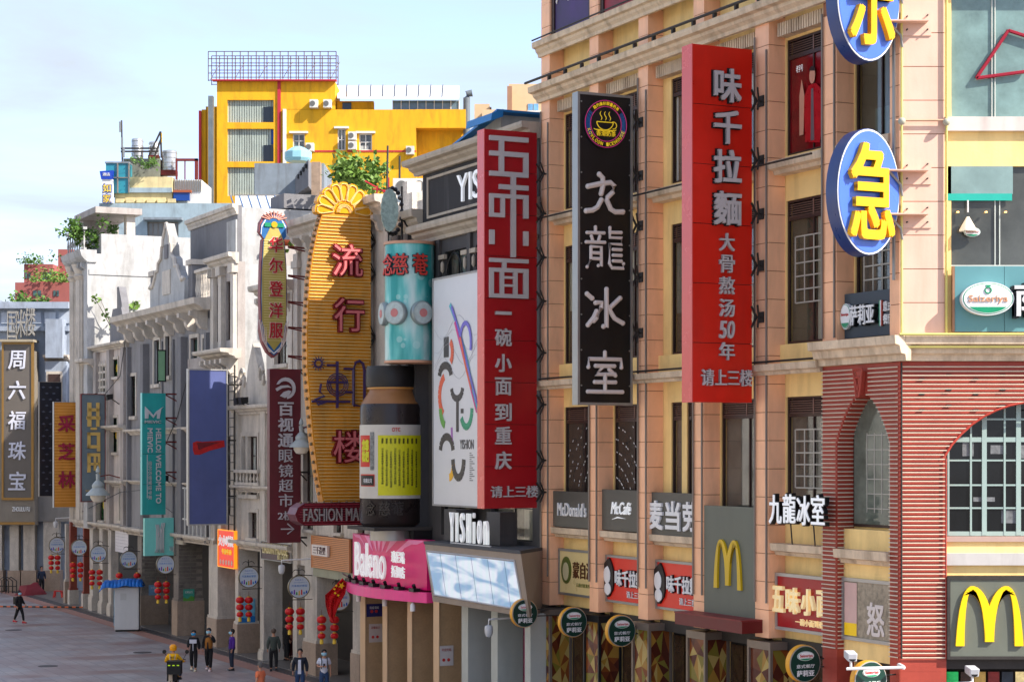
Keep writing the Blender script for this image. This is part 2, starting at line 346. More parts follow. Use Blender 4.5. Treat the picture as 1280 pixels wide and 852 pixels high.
def amass(parent, x0, x1, y0, y1, z1, mat): return MB(F).box(x0, x1, y0, y1, 4.8, z1).box(x0, x1, y0, -3.5, .05, 4.799).obj('building_mass', mat, parent)
def conduit(parent, fr, pts, r=.035, mat=None, name='conduit', seg=6): return MB(fr).tube(pts, r, seg).obj(name, mat or pipe, parent, smooth=True)
def truss(parent, fr, y, x0, x1, z, h=.45, mat=None):
    """blade-sign bracket from x0 (wall) to x1 (sign) in a facade/blade frame: two splayed struts and a node plate"""
    mb = MB(fr); m = (x0+x1)/2
    mb.tube([(x1, y, z+h/2), (m, y, z), (x0, y, z)], .035, 5).tube([(x1, y, z-h/2), (m, y, z)], .035, 5).tube([(x1, y-.3, z+h/2), (m, y-.1, z), (x1, y-.3, z-h/2)], .03, 5)
    mb.box(x0-.02, x0+.03, y-.12, y+.12, z-.14, z+.14)
    return mb.obj('bracket', mat or iron, parent)
M('ac casing', (206, 204, 196), .5, var=.08, streak=.3); M('ac grille', (96, 96, 94), .5)
def plant(name, label, cat, at, h, spread, n, leaf=.14, mat=None, stems=5, group=None, droop=0.):
    t = thing(name, label, cat, at, 0, group); rnd = random.Random(hash(label) & 0xffff if False else len(label)*7+n)
    sm = MB(); lf = MB(); A = Vector(at); tips = []
    for i in range(stems):
        a = rnd.uniform(0, 6.28); p = A.copy(); pts = [tuple(p)]; dirn = Vector((math.cos(a)*.5, math.sin(a)*.5, 1)).normalized()
        for k in range(4):
            dirn = (dirn+Vector((rnd.uniform(-.35,.35), rnd.uniform(-.35,.35), rnd.uniform(-.1,.3)-droop*k*.3))).normalized()
            p = p+dirn*h/4; p.x += math.cos(a)*spread/8; p.y += math.sin(a)*spread/8; pts.append(tuple(p)); tips.append(p.copy())
        sm.tube(pts, .03*h/1.5, 5, r2=.008)
    clumps = [rnd.choice(tips)+Vector((rnd.gauss(0,1)*spread*.22, rnd.gauss(0,1)*spread*.22, rnd.gauss(0,1)*h*.08)) for _ in range(max(6, n//26))]
    for i in range(n):
        c = rnd.choice(clumps)+Vector((rnd.gauss(0,1), rnd.gauss(0,1), rnd.gauss(0,1)))*spread*.13
        if c.z < A.z+.02: c.z = A.z+.02+abs(rnd.gauss(0, .1))
        u = Vector((rnd.gauss(0,1), rnd.gauss(0,1), rnd.gauss(0,.6))).normalized(); v = u.cross(Vector((rnd.gauss(0,1), rnd.gauss(0,1), rnd.gauss(0,1)))).normalized()
        L = leaf*rnd.uniform(.6, 1.3); w_ = L*.34
        lf._add([tuple(c), tuple(c+u*L*.5+v*w_), tuple(c+u*L), tuple(c+u*L*.5-v*w_)], [(0,1,2,3)])
    sm.obj('trunk' if cat == 'tree' else 'stem', stem, t); lf.obj('crown' if cat == 'tree' else 'foliage', mat or tree_leaf, t, recalc=False)
    return t
# ---------------------------------------------------------------- ground
def ground_mat():
    m = bpy.data.materials.new('grey granite paving'); m.use_nodes = True; nt = m.node_tree; nd, lk = nt.nodes, nt.links; p = nd['Principled BSDF']
    g = nd.new('ShaderNodeNewGeometry'); mp = nd.new('ShaderNodeMapping'); mp.inputs['Rotation'].default_value = (0, 0, -ANG); lk.new(g.outputs['Position'], mp.inputs[0])
    b = nd.new('ShaderNodeTexBrick'); b.inputs['Scale'].default_value = 1; b.inputs['Brick Width'].default_value = .9; b.inputs['Row Height'].default_value = .6
    b.inputs['Mortar Size'].default_value = .012; b.inputs['Color1'].default_value = (*lin((146, 144, 146)), 1); b.inputs['Color2'].default_value = (*lin((168, 162, 160)), 1); b.inputs['Mortar'].default_value = (*lin((84, 84, 86)), 1)
    lk.new(mp.outputs[0], b.inputs['Vector'])
    n = nd.new('ShaderNodeTexNoise'); n.inputs['Scale'].default_value = .35; n.inputs['Detail'].default_value = 7; lk.new(g.outputs['Position'], n.inputs['Vector'])
    c = nd.new('ShaderNodeValToRGB'); c.color_ramp.elements[0].position = .42; c.color_ramp.elements[1].position = .6; lk.new(n.outputs[0], c.inputs[0])
    # bands of reddish slabs laid across the street
    sx = nd.new('ShaderNodeSeparateXYZ'); lk.new(mp.outputs[0], sx.inputs[0])
    w = nd.new('ShaderNodeTexWave'); w.bands_direction = 'X'; w.inputs['Scale'].default_value = .052; w.inputs['Distortion'].default_value = 0; lk.new(mp.outputs[0], w.inputs['Vector'])
    wr = nd.new('ShaderNodeMath'); wr.operation = 'GREATER_THAN'; wr.inputs[1].default_value = .86; lk.new(w.outputs['Fac'], wr.inputs[0])
    ml = nd.new('ShaderNodeMath'); ml.operation = 'MULTIPLY'; lk.new(wr.outputs[0], ml.inputs[0]); ml.inputs[1].default_value = .8
    mu = nd.new('ShaderNodeMath'); mu.operation = 'MULTIPLY'; lk.new(c.outputs[0], mu.inputs[0]); mu.inputs[1].default_value = .5
    mlt = nd.new('ShaderNodeMath'); mlt.operation = 'MULTIPLY'; lk.new(ml.outputs[0], mlt.inputs[0]); n5 = nd.new('ShaderNodeTexNoise'); n5.inputs['Scale'].default_value = .25; lk.new(g.outputs['Position'], n5.inputs['Vector']); r5 = nd.new('ShaderNodeMapRange'); r5.inputs[1].default_value = .4; r5.inputs[2].default_value = .6; lk.new(n5.outputs[0], r5.inputs[0]); lk.new(r5.outputs[0], mlt.inputs[1])
    ad = nd.new('ShaderNodeMath'); ad.operation = 'MAXIMUM'; lk.new(mlt.outputs[0], ad.inputs[0]); lk.new(mu.outputs[0], ad.inputs[1])
    mx_ = nd.new('ShaderNodeMix'); mx_.data_type = 'RGBA'; mx_.inputs[7].default_value = (*lin((132, 100, 92)), 1); lk.new(ad.outputs[0], mx_.inputs[0]); lk.new(b.outputs[0], mx_.inputs[6])
    lk.new(mx_.outputs[2], p.inputs['Base Color'])
    r = nd.new('ShaderNodeMapRange'); r.inputs[3].default_value = .22; r.inputs[4].default_value = .6; lk.new(n.outputs[0], r.inputs[0]); lk.new(r.outputs[0], p.inputs['Roughness'])
    return m
gm = ground_mat()
for q, (mx_, my_, lb_) in enumerate(((17, 787, 'round iron manhole cover left of the lone walker'), (178, 815, 'round iron manhole cover in the middle of the street'), (60, 832, 'round iron manhole cover at the lower left edge'))):
    Y = 22500/(my_-567); t = thing('manhole_cover', lb_, 'manhole cover', (K(mx_)*Y, Y, .004), 0, 'iron manhole covers'); MB().lathe([(.42, .004), (.42, .012), (.001, .013)], (K(mx_)*Y, Y, 0), 20).obj('lid', M('manhole iron', (64, 60, 58), .5, var=.3, scale=8), t)
MB().quad((-3000,-600,0), (3000,-600,0), (3000,5000,0), (-3000,5000,0)).obj('ground', M('distant ground', (120, 118, 112), .9), kind='structure', recalc=False)
MB(F).quad((-60,.9,.004), (320,.9,.004), (320,18,.004), (-60,18,.004)).obj('street', gm, kind='structure', recalc=True)
# darker kerb strip and raised arcade walk
MB(F).box(-30, 160, .35, .9, 0, .03).obj('kerb', M('dark kerb granite', (74, 70, 70), .5, var=.2), kind='structure')
MB(F).quad((-60,.92,.009), (160,.92,.009), (160,1.7,.009), (-60,1.7,.009)).obj('red_paving_band', M('reddish paving', (164, 122, 108), .55, var=.18, scale=2, fine=.1), kind='structure')
MB(F).box(-30, 160, -12, .35, 0, .05).obj('arcade_walk', M('arcade paving', (112, 106, 100), .4, var=.15, scale=2), kind='structure')
# ---------------------------------------------------------------- corner building (peach pilasters, red ribbed corner)
b1 = fthing('corner_building', 'peach and yellow commercial building with a red ribbed corner, right half of the photo', 'building')
PL = [(S(961), S(944)), (S(879)-.05, S(868)+.02), (S(810), S(799)), (S(748), S(737)), (S(687), S(677)+.02)]
PL = [(a, max(b, a+.55)) for a, b in PL]
Z2, Z3, Z4, ZC, ZP = 6.45, 11.0, 16.1, 19.95, 21.4
TOP = 29.0
DP = .5                                       # pilaster projection
# walls behind the pilasters, with openings per bay
edges = [(2.5, 3.1)]+PL
bays = [(edges[i][1], edges[i+1][0]) for i in range(5)]
FW = F.at(0, -DP, 0)
ops = []; wins = []
for i, (a, b) in enumerate(bays):
    for zi, (z0, z1) in enumerate(((7.25, 10.45), (11.8, 15.45), (16.6, 19.55))):
        if i == 2:
            m = (a+b)/2; post = .28
            sub = [(a+.06, m-post*.2), (m+post*.8, b-.45)]
        else: sub = [(a+.05, b-.05)]
        for q in sub: ops.append((*q, z0, z1)); wins.append((*q, z0, z1, i, zi))
    ops.append((a+.2, b-.2, 22.2, 25.6)); ops.append((a+.2, b-.2, .3, 4.0))
ops.append((.42, 2.45, 11.85, 15.4)); wins.append((.42, 2.45, 11.85, 15.4, -1, 1)); ops.append((.42, 2.45, 16.5, 19.5)); wins.append((.42, 2.45, 16.5, 19.5, -1, 2))
ops.append((.42, 2.45, .3, 4.0)); ops.append((.5, 2.42, 22.2, 25.6))
facade(FW, 0.02, PL[-1][1], 0.05, TOP, ops, .22, b1, yellow, 'street_wall')
mass(b1, F, 0.02, PL[-1][1], -14, -DP-.22, 0.05, TOP-.01, M('interior dark', (30, 27, 25), .9), 'building_mass')
for a, b, z0, z1, i, zi in wins:
    g = glassd if zi == 0 else (glassc if (i+zi) % 2 else glassd)
    if zi == 0 and i in (3, 4): g = M('dark film glass', (54, 50, 46), .12, var=.15)
    if i == 0 and zi == 2: g = M('red advert film', (120, 10, 20), .15, var=.5, scale=1.4)
    if i == -1 and zi == 2: g = glassc
    w = window(b1, FW, a, b, z0, z1, -.04, cols=2 if b-a > 1.4 else 1, rows=1, louv=.45, gmat=g, splits=[.45] if (zi == 0 and i == 1) else None, bar=.06)
    if i in (0, 1, 4, -1) and zi in (0, 1):                           # white lattice seen inside the glass of some windows
        if i in (0, 1, -1) and not (i == 1 and zi == 0):
            lt = MB(FW); x0, x1, c0, c1 = a+.3*(b-a), b-.16*(b-a), z0+(z1-z0)*.28, z0+(z1-z0)*.74
            y = -.035
            for k in range(4): x = x0+(x1-x0)*k/3; lt.box(x-.02, x+.02, y, y+.014, c0, c1)
            for k in range(6): z = c0+(c1-c0)*k/5; lt.box(x0+.02, x1-.02, y+.002, y+.012, z-.018, z+.018)
            lt.obj('lattice_bar', M('dim lattice', (168, 164, 152), .5), w)
# pilasters clad in stone panels (one panel per course)
H = .72
pm = {}
def panel_mesh(wd, dp, h, mat):
    k = (round(wd, 2), dp, round(h, 2), mat.name)
    if k not in pm:
        mb = MB(); mb.box(-wd/2, wd/2, -dp, 0, .009, h-.009); me = shape(mb, 'stone_panel', mat); pm[k] = me
    return pm[k]
rnd = random.Random(3)
for j, (a, b) in enumerate(PL+[(2.5, 3.1), (0.0, .38)]):
    z0s = 4.3 if j < 5 else 11.72
    MB(F).box(a+.012, b-.012, -DP, -.012, z0s, TOP-.005).obj('pilaster_core', M('joint mortar', (150, 96, 66), .8), b1)
    z = z0s
    while z < 23:
        if not (ZC-.02 < z+H/2 < 20.5 or ZP < z+H/2 < 21.85):
            piece('stone_panel', panel_mesh(b-a, DP-.004, H, peach), b1, F((a+b)/2, rnd.uniform(0, .004), z), ANG)
        z += H
    MB(F).box(a, b, -DP+.004, 0, z, TOP-.02).obj('pilaster_top', peach, b1)
# bands, sills, cornices
for i, (a, b) in enumerate(bays):
    if i != 1: band(b1, FW, a, b, Z2-.02, Z2+.28, [(.30, 0), (.34, .3), (.46, .4), (.48, 1)], stone, 'window_sill')
    band(b1, FW, a, b, Z4, Z4+.32, [(.34, 0), (.38, .3), (.54, .4), (.56, 1)], stone, 'window_sill')
    MB(FW).box(a, b, .0, .16, 11.3, 11.78).obj('window_apron', yellow, b1)
    dentils(b1, FW, a+.02, b-.02, ZC-.34, ZC, .11, .3, stone)
band(b1, FW, .38, 2.5, Z4, Z4+.32, [(.34, 0), (.38, .3), (.54, .4), (.56, 1)], stone, 'window_sill')
dentils(b1, FW, .4, 2.48, ZC-.34, ZC, .11, .3, stone)
band(b1, F, 3.1, PL[-1][1]+.25, Z3, Z3+.27, [(.08, 0), (.1, .3), (.2, .4), (.22, 1)], stone, 'string_course')
band(b1, F, -.42, PL[-1][1]+.12, ZC+.03, ZC+.5, cor(.42), stone, 'cornice')
band(b1, F, -.25, PL[-1][1]+.08, ZP, ZP+.45, cor(.3), stone, 'cornice')
band(b1, RW, 0, 7, ZC+.03, ZC+.5, cor(.42), stone, 'cornice')
# gutter pipes along the cornices
conduit(b1, F, [(-.3, .5, ZC+.62), (PL[-1][1]+.1, .52, ZC+.62)], .04, iron, 'gutter_pipe')
conduit(b1, F, [(.0, .33, ZP+.5), (PL[-1][1], .33, ZP+.5)], .025, iron, 'gutter_pipe')
for j, (a, b) in enumerate(PL+[(2.5, 3.1)]):
    conduit(b1, F, [(b-.04, .045, 5.2 if j < 5 else 11.8), (b-.04, .045, 19.7)], .03)
    conduit(b1, F, [(a+.06, .04, 5.2 if j < 5 else 11.8), (a+.06, .04, 19.3)], .028)
conduit(b1, F, [(3.2, .26, 16.32), (PL[-1][1], .26, 16.32)], .028, iron, 'conduit')
conduit(b1, F, [(3.2, .1, Z3+.34), (PL[-1][1], .1, Z3+.34)], .03, iron, 'conduit')
for j in range(14):
    s_ = 3.4+j*1.08; MB(F).box(s_-.04, s_+.04, .2, .3, ZC+.55, ZC+.7).obj('pipe_clip', iron, b1)
# upper storey banners
for i, (a, b) in enumerate(bays+[(.45, 2.45)]):
    w = MB(FW).box(a+.2, b-.2, -.1, .4, 21.9, 25.6).obj('window_banner', M('banner', (150, 16, 34), .5, var=.5, scale=1.2) if i != 4 else M('navy banner', (60, 34, 90), .5, var=.6, scale=.9), b1)
    MB(FW).box(a+.0, a+.18, -.02, .44, 21.85, 25.7).box(b-.18, b, -.02, .44, 21.85, 25.7).box(a+.18, b-.18, -.02, .43, 21.85, 21.95).obj('banner_frame', frame, b1)
fr = face_n((bays[4][0]+bays[4][1])/2, -DP+.405, 0)
text(b1, '4层 百度城', fr, .25, 23.1, 1.3, .5, whitel, d=.02); text(b1, '风', fr, -.7, 23.4, .7, 1.0, pinkw, d=.02, bold=.01)
# small red flower ornament on the upper yellow wall
st = MB(Fr(F(S(849, -.45), -.45, 22.35), -ES, EN))
for k in range(7):
    t = k*2*math.pi/7; st.prism([(.05*math.cos(t+1.5), .05*math.sin(t+1.5)), (.34*math.cos(t-.16), .4*math.sin(t-.16)), (.38*math.cos(t), .46*math.sin(t)), (.34*math.cos(t+.16), .4*math.sin(t+.16)), (.05*math.cos(t-1.5), .05*math.sin(t-1.5))], 1, 0, .04+.002*k)
st.obj('flower_ornament', M('red relief', (190, 60, 34), .6), b1)
# ---- red ribbed corner, both faces
ZR0, ZR1 = 4.2, 11.12
MB(F).box(2.5, 3.1, -DP, 0, .05, ZR1).box(0.0, .38, -DP, 0, .05, ZR1).obj('red_pillar', redc, b1)
ax0, ax1, ac = .38, 2.5, 1.44; spr, apx = 9.25, 10.42
def arch(side, n=12):
    pts = []
    for i in range(n+1):
        t = i/n; x = (ax1-ac)*(1-t) if side > 0 else (ac-ax0)*(1-t)
        z = spr+(apx-spr)*math.sin(t*math.pi/2)**.85
        pts.append((ac+(x if side > 0 else -x), z))
    return pts
L = arch(1); Rr = arch(-1)
MB(F).prism(L+[(ac, ZR1), (ax1, ZR1)], 1, -DP, 0).prism(Rr+[(ac, ZR1), (ax0, ZR1)], 1, -DP, 0).obj('arch_spandrel', redc, b1)
w = MB(F).box(.44, 2.44, -DP+.02, -DP+.06, 7.25, apx).obj('arched_window', frame, b1)
MB(F).box(.5, 2.38, -DP+.062, -DP+.08, 7.32, apx-.02).obj('pane', glass('arch glass', (104, 110, 98), .05, var=.6, scale=.9), w)
lt = MB(F)
for k in range(4): x = .95+k*.3; lt.box(x-.014, x+.014, -DP+.082, -DP+.09, 7.6, 9.5)
for k in range(6): lt.box(.95, 1.85, -DP+.083, -DP+.089, 7.7+k*.35-.012, 7.7+k*.35+.012)
lt.obj('lattice_bar', M('dim lattice', (168, 164, 152), .5), w)
MB(F).box(.38, 2.5, -DP+.001, -.2, 4.1, 7.2).obj('apron_wall', yellow, b1)
band(b1, F.at(0, -.2, 0), .38, 2.5, 6.38, 6.72, [(.1, 0), (.14, .3), (.3, .4), (.32, 1)], stone, 'window_sill')
# advert portrait in the top window beside the ovals: figure in red on dark red
fa, fb_ = bays[0]; fr = face_n((fa+fb_)/2, -DP-.035, 0)
def fig(pts, m, y, nm): MB(fr).prism([(p[0], 17.95+p[1]) for p in pts], 1, y, y+.004).obj(nm, m, b1)
fig([(-.35, -1.1), (.3, -1.2), (.5, -.4), (.42, .1), (.1, .32), (-.2, .3), (-.42, 0)], M('poster crimson', (176, 16, 30), .3, var=.3, scale=5), .0, 'printed_jacket'); fig([(-.1, -1.1), (.06, -1.1), (.02, .2), (-.08, .2)], M('poster grey', (110, 96, 100), .4), .005, 'printed_shirt')
fig([(.13*math.cos(q*.5)-.03, .52+.2*math.sin(q*.5)) for q in range(12)], M('poster skin', (206, 150, 124), .4), .005, 'printed_face'); fig([(.14*math.cos(q*.35)-.03, .62+.14*math.sin(q*.35)) for q in range(9)], black, .01, 'printed_hair')
fig([(-.6, -.9), (-.42, -.9), (-.38, .1), (-.5, .5), (-.6, .1)], M('poster skin', (206, 150, 124), .4), .004, 'printed_bottle'); text(b1, '老字号', fr, -.6, 18.75, .3, .18, whitel, d=.004, lift=0)
# keystone ornament
ks = MB(F.at(0, .05, 0))
for (a0_, z0_), (a1_, z1_) in (((1.62, 11.0), (1.5, 10.35)), ((1.26, 11.0), (1.38, 10.35)), ((1.62, 11.0), (1.26, 11.0)), ((1.55, 10.8), (1.44, 10.5)), ((1.33, 10.8), (1.44, 10.5)), ((1.55, 10.8), (1.33, 10.8)), ((1.5, 10.35), (1.38, 10.35))):
    ks.tube([(a0_, .1, z0_), (a1_, .1, z1_)], .025, 5)
ks.prism([(1.58, 10.95), (1.30, 10.95), (1.40, 10.38), (1.48, 10.38)], 1, -.04, .07)
ks.obj('keystone', [redc], b1)
# right wall of the corner: plain pillar, big arch window, spandrel
AXc, AZc, AR = 3.22, 7.66, 2.52
PW = 1.07
pts = []
for i in range(25):
    t = math.pi*(1-i/24)*1.0
    x, z = AXc+AR*math.cos(t), AZc+AR*math.sin(t)
    if z >= 8.95: pts.append((x, z))
pts = [(PW, 8.95)]+[p for p in pts if PW < p[0] < 2*AXc-PW]+[(2*AXc-PW, 8.95)]
MB(RW).prism([(0.02, 4.0), (PW, 4.0)]+pts+[(2*AXc-PW, 4.0), (7, 4.0), (7, ZR1), (0.02, ZR1)], 1, -.45, 0).obj('red_corner_wall', redc, b1)
MB(RW).box(0.02, PW, -.45, -.002, .05, 4.0).obj('corner_pillar', redc, b1); MB(RW).box(2*AXc-PW, 7, -.45, -.002, .05, 4.0).obj('corner_pillar', redc, b1)
wg = MB(RW)
X0, X1 = PW+.02, 2*AXc-PW; fz0, fz1 = 7.12, 10.3; y = -.3
bigf = M('pale green window frame', (150, 170, 162), .45, var=.06)
for x in [PW+.1, PW+.62, PW+.93, PW+1.4, PW+1.72, PW+2.2, PW+2.6, PW+3.1, PW+3.6]:
    thick = .055 if abs(x-(PW+.93)) < .05 or abs(x-PW-1.72) < .01 else .022
    wg.box(x-thick, x+thick, y, y+.07, fz0, fz1)
for z, th in ((7.16, .05), (7.75, .02), (8.28, .02), (8.85, .02), (9.33, .055), (9.8, .02), (10.2, .03)):
    wg.box(X0, X1, y+.004, y+.062, z-th, z+th)
wf = wg.obj('arched_window', bigf, b1)
cxs = [PW+.02, PW+.1, PW+.62, PW+.93, PW+1.4, PW+1.72, PW+2.2, PW+2.6, PW+3.1, PW+3.6]; czs = [7.12, 7.75, 8.28, 8.85, 9.33, 9.8, 10.25]
for i in range(len(cxs)-1):
    for j in range(6): MB(RW).box(cxs[i], cxs[i+1], y+.02, y+.03, czs[j], czs[j+1]).obj('pane', glassk, wf)
MB(RW).box(X0, X1, -.42, -.4, 7.0, 10.5).obj('window_backing', M('shop wall inside', (40, 40, 40), .8), wf)
MB(RW).box(X0, X1, -.29, -.27, 10.24, 10.35).obj('top_pane', glassb, wf)
for nx_, nz_, w_, h_ in ((1.5, 8.95, .26, .32), (2.15, 9.0, .36, .2), (2.8, 8.9, .3, .3), (1.75, 7.9, .5, .1), (2.4, 7.4, .4, .3)): MB(RW).box(nx_, nx_+w_, y+.031, y+.034, nz_, nz_+h_).obj('paper_notice', M('dim notice', (110, 112, 112), .6, var=.5, scale=8), wf)
MB(RW).box(X0, X1, -.45, -.06, 6.98, 7.1).obj('window_sill', M('sill pink', (178, 150, 136), .6), b1)
MB(RW).box(PW, 7, -.46, -.12, 6.72, 6.98).box(PW, 7, -.46, -.12, 6.2, 6.44).obj('apron_wall', yellow, b1)
MB(RW).box(PW, 7, -.46, -.02, 6.44, 6.72).obj('window_sill', M('dull sill', (186, 182, 176), .7, streak=.3), b1)
# neon tubes: one object each, shared meshes
def tube_mesh(Lg):
    mb = MB(); mb.tube([(0, 0, 0), (Lg, 0, 0)], .016, 6); return shape(mb, 'neon_tube', tubew, True)
t_full = {}
n_rows = 0; z = 4.32; aR = 0.
def put(frm, x0, x1, y, z, rot):
    Lg = round(x1-x0, 2)
    if Lg < .12: return
    if Lg not in t_full: t_full[Lg] = tube_mesh(Lg)
    piece('neon_tube', t_full[Lg], b1, frm(x0, y, z), rot)
dirS = math.atan2(ES.y, ES.x); dirR = 0.
dirN = math.atan2(EN.y, EN.x)
FN = Fr(F(2.5-.02, -DP, 0), EN, -ES)
while z < ZR1-.03:
    # right wall
    if z < 8.9: xe = PW-.03
    else:
        d = AR*AR-(z-AZc)**2; xe = (AXc-math.sqrt(d)-.06) if d > 0 and AXc-math.sqrt(d) > PW else (7-.1 if z > AZc+AR else PW+.02)
        if z >= AZc+AR: xe = 4.6
    put(RW, .05, xe, .045, z, dirR)
    # street side pillars and spandrel
    def ax(side):
        if z < spr: return ax1 if side > 0 else ax0
        if z >= apx: return ac
        t = math.asin(((z-spr)/(apx-spr))**(1/.85))/(math.pi/2); return ac+((ax1-ac)*(1-t) if side > 0 else -(ac-ax0)*(1-t))
    up = (lambda v, s: v) if z < 10.4 else (lambda v, s: max(v, 1.68) if s > 0 else min(v, 1.2))
    put(F, up(ax(1), 1)+.02, 3.08, .04, z, dirS); put(F, .04, up(ax(-1), -1)-.02, .04, z, dirS)
    if z < apx-.1:                      # tubes on the deep reveal at the far side of the arch
        put(Fr(F(ax(1)-.03, -DP+.02, 0), EN, -ES), .0, DP-.03, 0, z, dirN)
    z += .1012
# conduit spines holding the tubes
conduit(b1, RW, [(.03, .06, 4.3), (.03, .06, 11.1)], .02, iron, 'tube_rail'); conduit(b1, RW, [(PW-.02, .05, 4.3), (PW-.02, .05, 8.9)], .02, redc, 'tube_rail')
for k in range(5):
    xx = .5+k*.62
    for q in range(3): MB(RW).box(xx-.06, xx+.06, 0, .05, 10.0+q*.35+.1*(k % 2), 10.03+q*.35+.1*(k % 2)).obj('tube_clip', iron, b1)
conduit(b1, RW, [(p[0]-.04, .05, p[1]+.02) for p in pts[:-1]], .025, M('red trim', (176, 62, 46), .5), 'arch_trim')
# cornice over the red corner
prof = [(.12, 0), (.14, .25), (.26, .3), (.3, .6), (.42, .66), (.44, 1)]
band(b1, F, -.4, 3.12, 11.13, 11.7, prof, stone, 'cornice'); band(b1, RW, 0.05, 7, 11.13, 11.7, prof, stone, 'cornice')
conduit(b1, RW, [(-.1, .49, 11.72), (7, .49, 11.72)], .03, pipey, 'conduit'); conduit(b1, RW, [(0, .36, 11.44), (7, .36, 11.44)], .03, pipey, 'conduit')
# right wall upper storeys
MB(RW).box(0.02, 1.03, -.45, -.01, 11.7, TOP).obj('corner_pilaster_core', M('joint mortar', (150, 96, 66), .8), b1)
z = 11.7; hh = .775
pale = M('pale peach tile', (222, 184, 162), .6, var=.07, scale=.9, streak=.25, bump=.06, grime=(170, 120, 90))
while z < 22:
    piece('stone_panel', panel_mesh(1.03, .44, hh if z < 11.8 else hh, pale), b1, RW(.515, 0, z), math.pi); z += hh
opr = [(1.2, 4.6, 11.95, 15.62), (1.2, 4.6, 16.72, 19.7), (4.8, 6.9, 11.95, 15.62), (4.8, 6.9, 16.72, 19.7)]
facade(RW.at(0, -.08, 0), 1.03, 7, 11.7, TOP, opr, .3, b1, yellow, 'side_wall')
mass(b1, RW, .03, 7, -6, -.5, 0.05, TOP-.02, M('interior dark', (30, 27, 25), .9), 'building_mass')
MB(RW).box(1.03, 7, -.1, .04, 16.42, 16.74).obj('window_sill', M('pale sill', (214, 200, 190), .6, streak=.3), b1)
window(b1, RW.at(0, -.12, 0), 1.05, 4.6, 16.74, 19.9, -.0, gmat=glass('pale teal glass', (116, 142, 138), .08, var=.35, scale=1.5), rows=1, splits=[.31, .33, .66], fmat=M('pale bar', (200, 205, 195), .5), bar=.03)
w3 = window(b1, RW.at(0, -.12, 0), 1.05, 4.6, 13.32, 15.66, -.0, gmat=glass('cafe glass', (78, 80, 76), .05, var=.4, scale=.8), rows=1, splits=[.33, .36, .66], fmat=M('pale bar', (200, 205, 195), .5), bar=.03)
MB(RW).box(1.06, 2.62, -.10, -.08, 14.0+.98, 15.62).obj('white_blind', glassb, w3)
MB(RW).box(1.06, 2.6, -.10, -.07, 14.83, 14.99).obj('turquoise_pelmet', M('turquoise', (32, 168, 150), .5), w3)
MB(RW).box(1.06, 4.6, -.14, -.12, 15.64, 15.72).obj('window_head', frame, b1)
# cardboard triangle seen in the top window
tr = MB(RW)
a_, b_, c_ = (1.78, 17.65), (2.52, 18.75), (3.3, 18.5); d_ = (2.9, 17.8)
for p, q in ((a_, b_), (b_, c_), (a_, d_)): tr.tube([(p[0], -.09, p[1]), (q[0], -.09, q[1])], .045, 5)
tr.obj('red_triangle_bar', M('crimson', (150, 14, 40), .4), b1)
# pendant lamps and fixtures behind the glass
pl = thing('pendant_lamp', 'white cone pendant lamp inside the window above the oval green logo', 'lamp', RW(1.57, -.02, 14.0))
MB(RW).tube([(1.57, -.02, 14.83), (1.57, -.02, 14.55)], .02, 5).obj('cord', white, pl)
MB(RW).lathe([(.03, .0), (.2, -.3), (.2, -.33), (.0001, -.3)], (1.57, -.02, 14.45), 16).obj('shade', M('warm shade', (230, 214, 190), .5, emit=.15), pl, smooth=True)
for x in (1.35, 2.0, 2.45): MB(RW).lathe([(.03, 0), (.03, .03)], (x, -.07, 14.55), 8).obj('downlight', M('warm downlight', (255, 196, 110), .5, emit=1.2), b1)
# yellow and grey pipes down the right pillar
conduit(b1, RW, [(1.06, .06, 11.75), (1.06, .06, 20)], .03, pipey); conduit(b1, RW, [(.03, .05, 11.75), (.03, .05, 20)], .03, pipey)
conduit(b1, F, [(.12, .08, 13), (.12, .08, 18.6)], .04, steel); conduit(b1, RW, [(-.1, .09, 16.65), (1.1, .09, 16.65)], .028, M('peach pipe', (206, 160, 130), .5))
MB(RW).ball((.02, .14, 16.62), .09, 10, 6).ball((1.04, .14, 16.6), .09, 10, 6).obj('junction_ball', M('ball lamp', (170, 170, 150), .4), b1, smooth=True)
# ground floor pillars with gold faceted light boxes
fcm = [M('facet %d' % i, c, .15, var=.06) for i, c in enumerate(((80, 36, 24), (126, 68, 30), (160, 120, 50), (124, 112, 44), (176, 152, 86), (100, 50, 28)))]
def facets(parent, fr, x0, x1, z0, z1, seed):
    r = random.Random(seed); nx, nz = 2, max(3, int((z1-z0)/.45)); mb = MB(fr)
    pt = {(i, j): (x0+(x1-x0)*min(1, max(0, (i+(r.uniform(-.35, .35) if 0 < i < nx else 0))/nx)), 0, z0+(z1-z0)*min(1, max(0, (j+(r.uniform(-.35, .35) if 0 < j < nz else 0))/nz))) for i in range(nx+1) for j in range(nz+1)}
    for i in range(nx):
        for j in range(nz):
            q = [pt[(i, j)], pt[(i+1, j)], pt[(i+1, j+1)], pt[(i, j+1)]]
            c = tuple(sum(p[k] for p in q)/4 for k in range(3))
            for e in range(4): mb.quad(q[e], q[(e+1) % 4], c, mi=r.randrange(6))
    return mb.obj('print', fcm, parent, recalc=False)
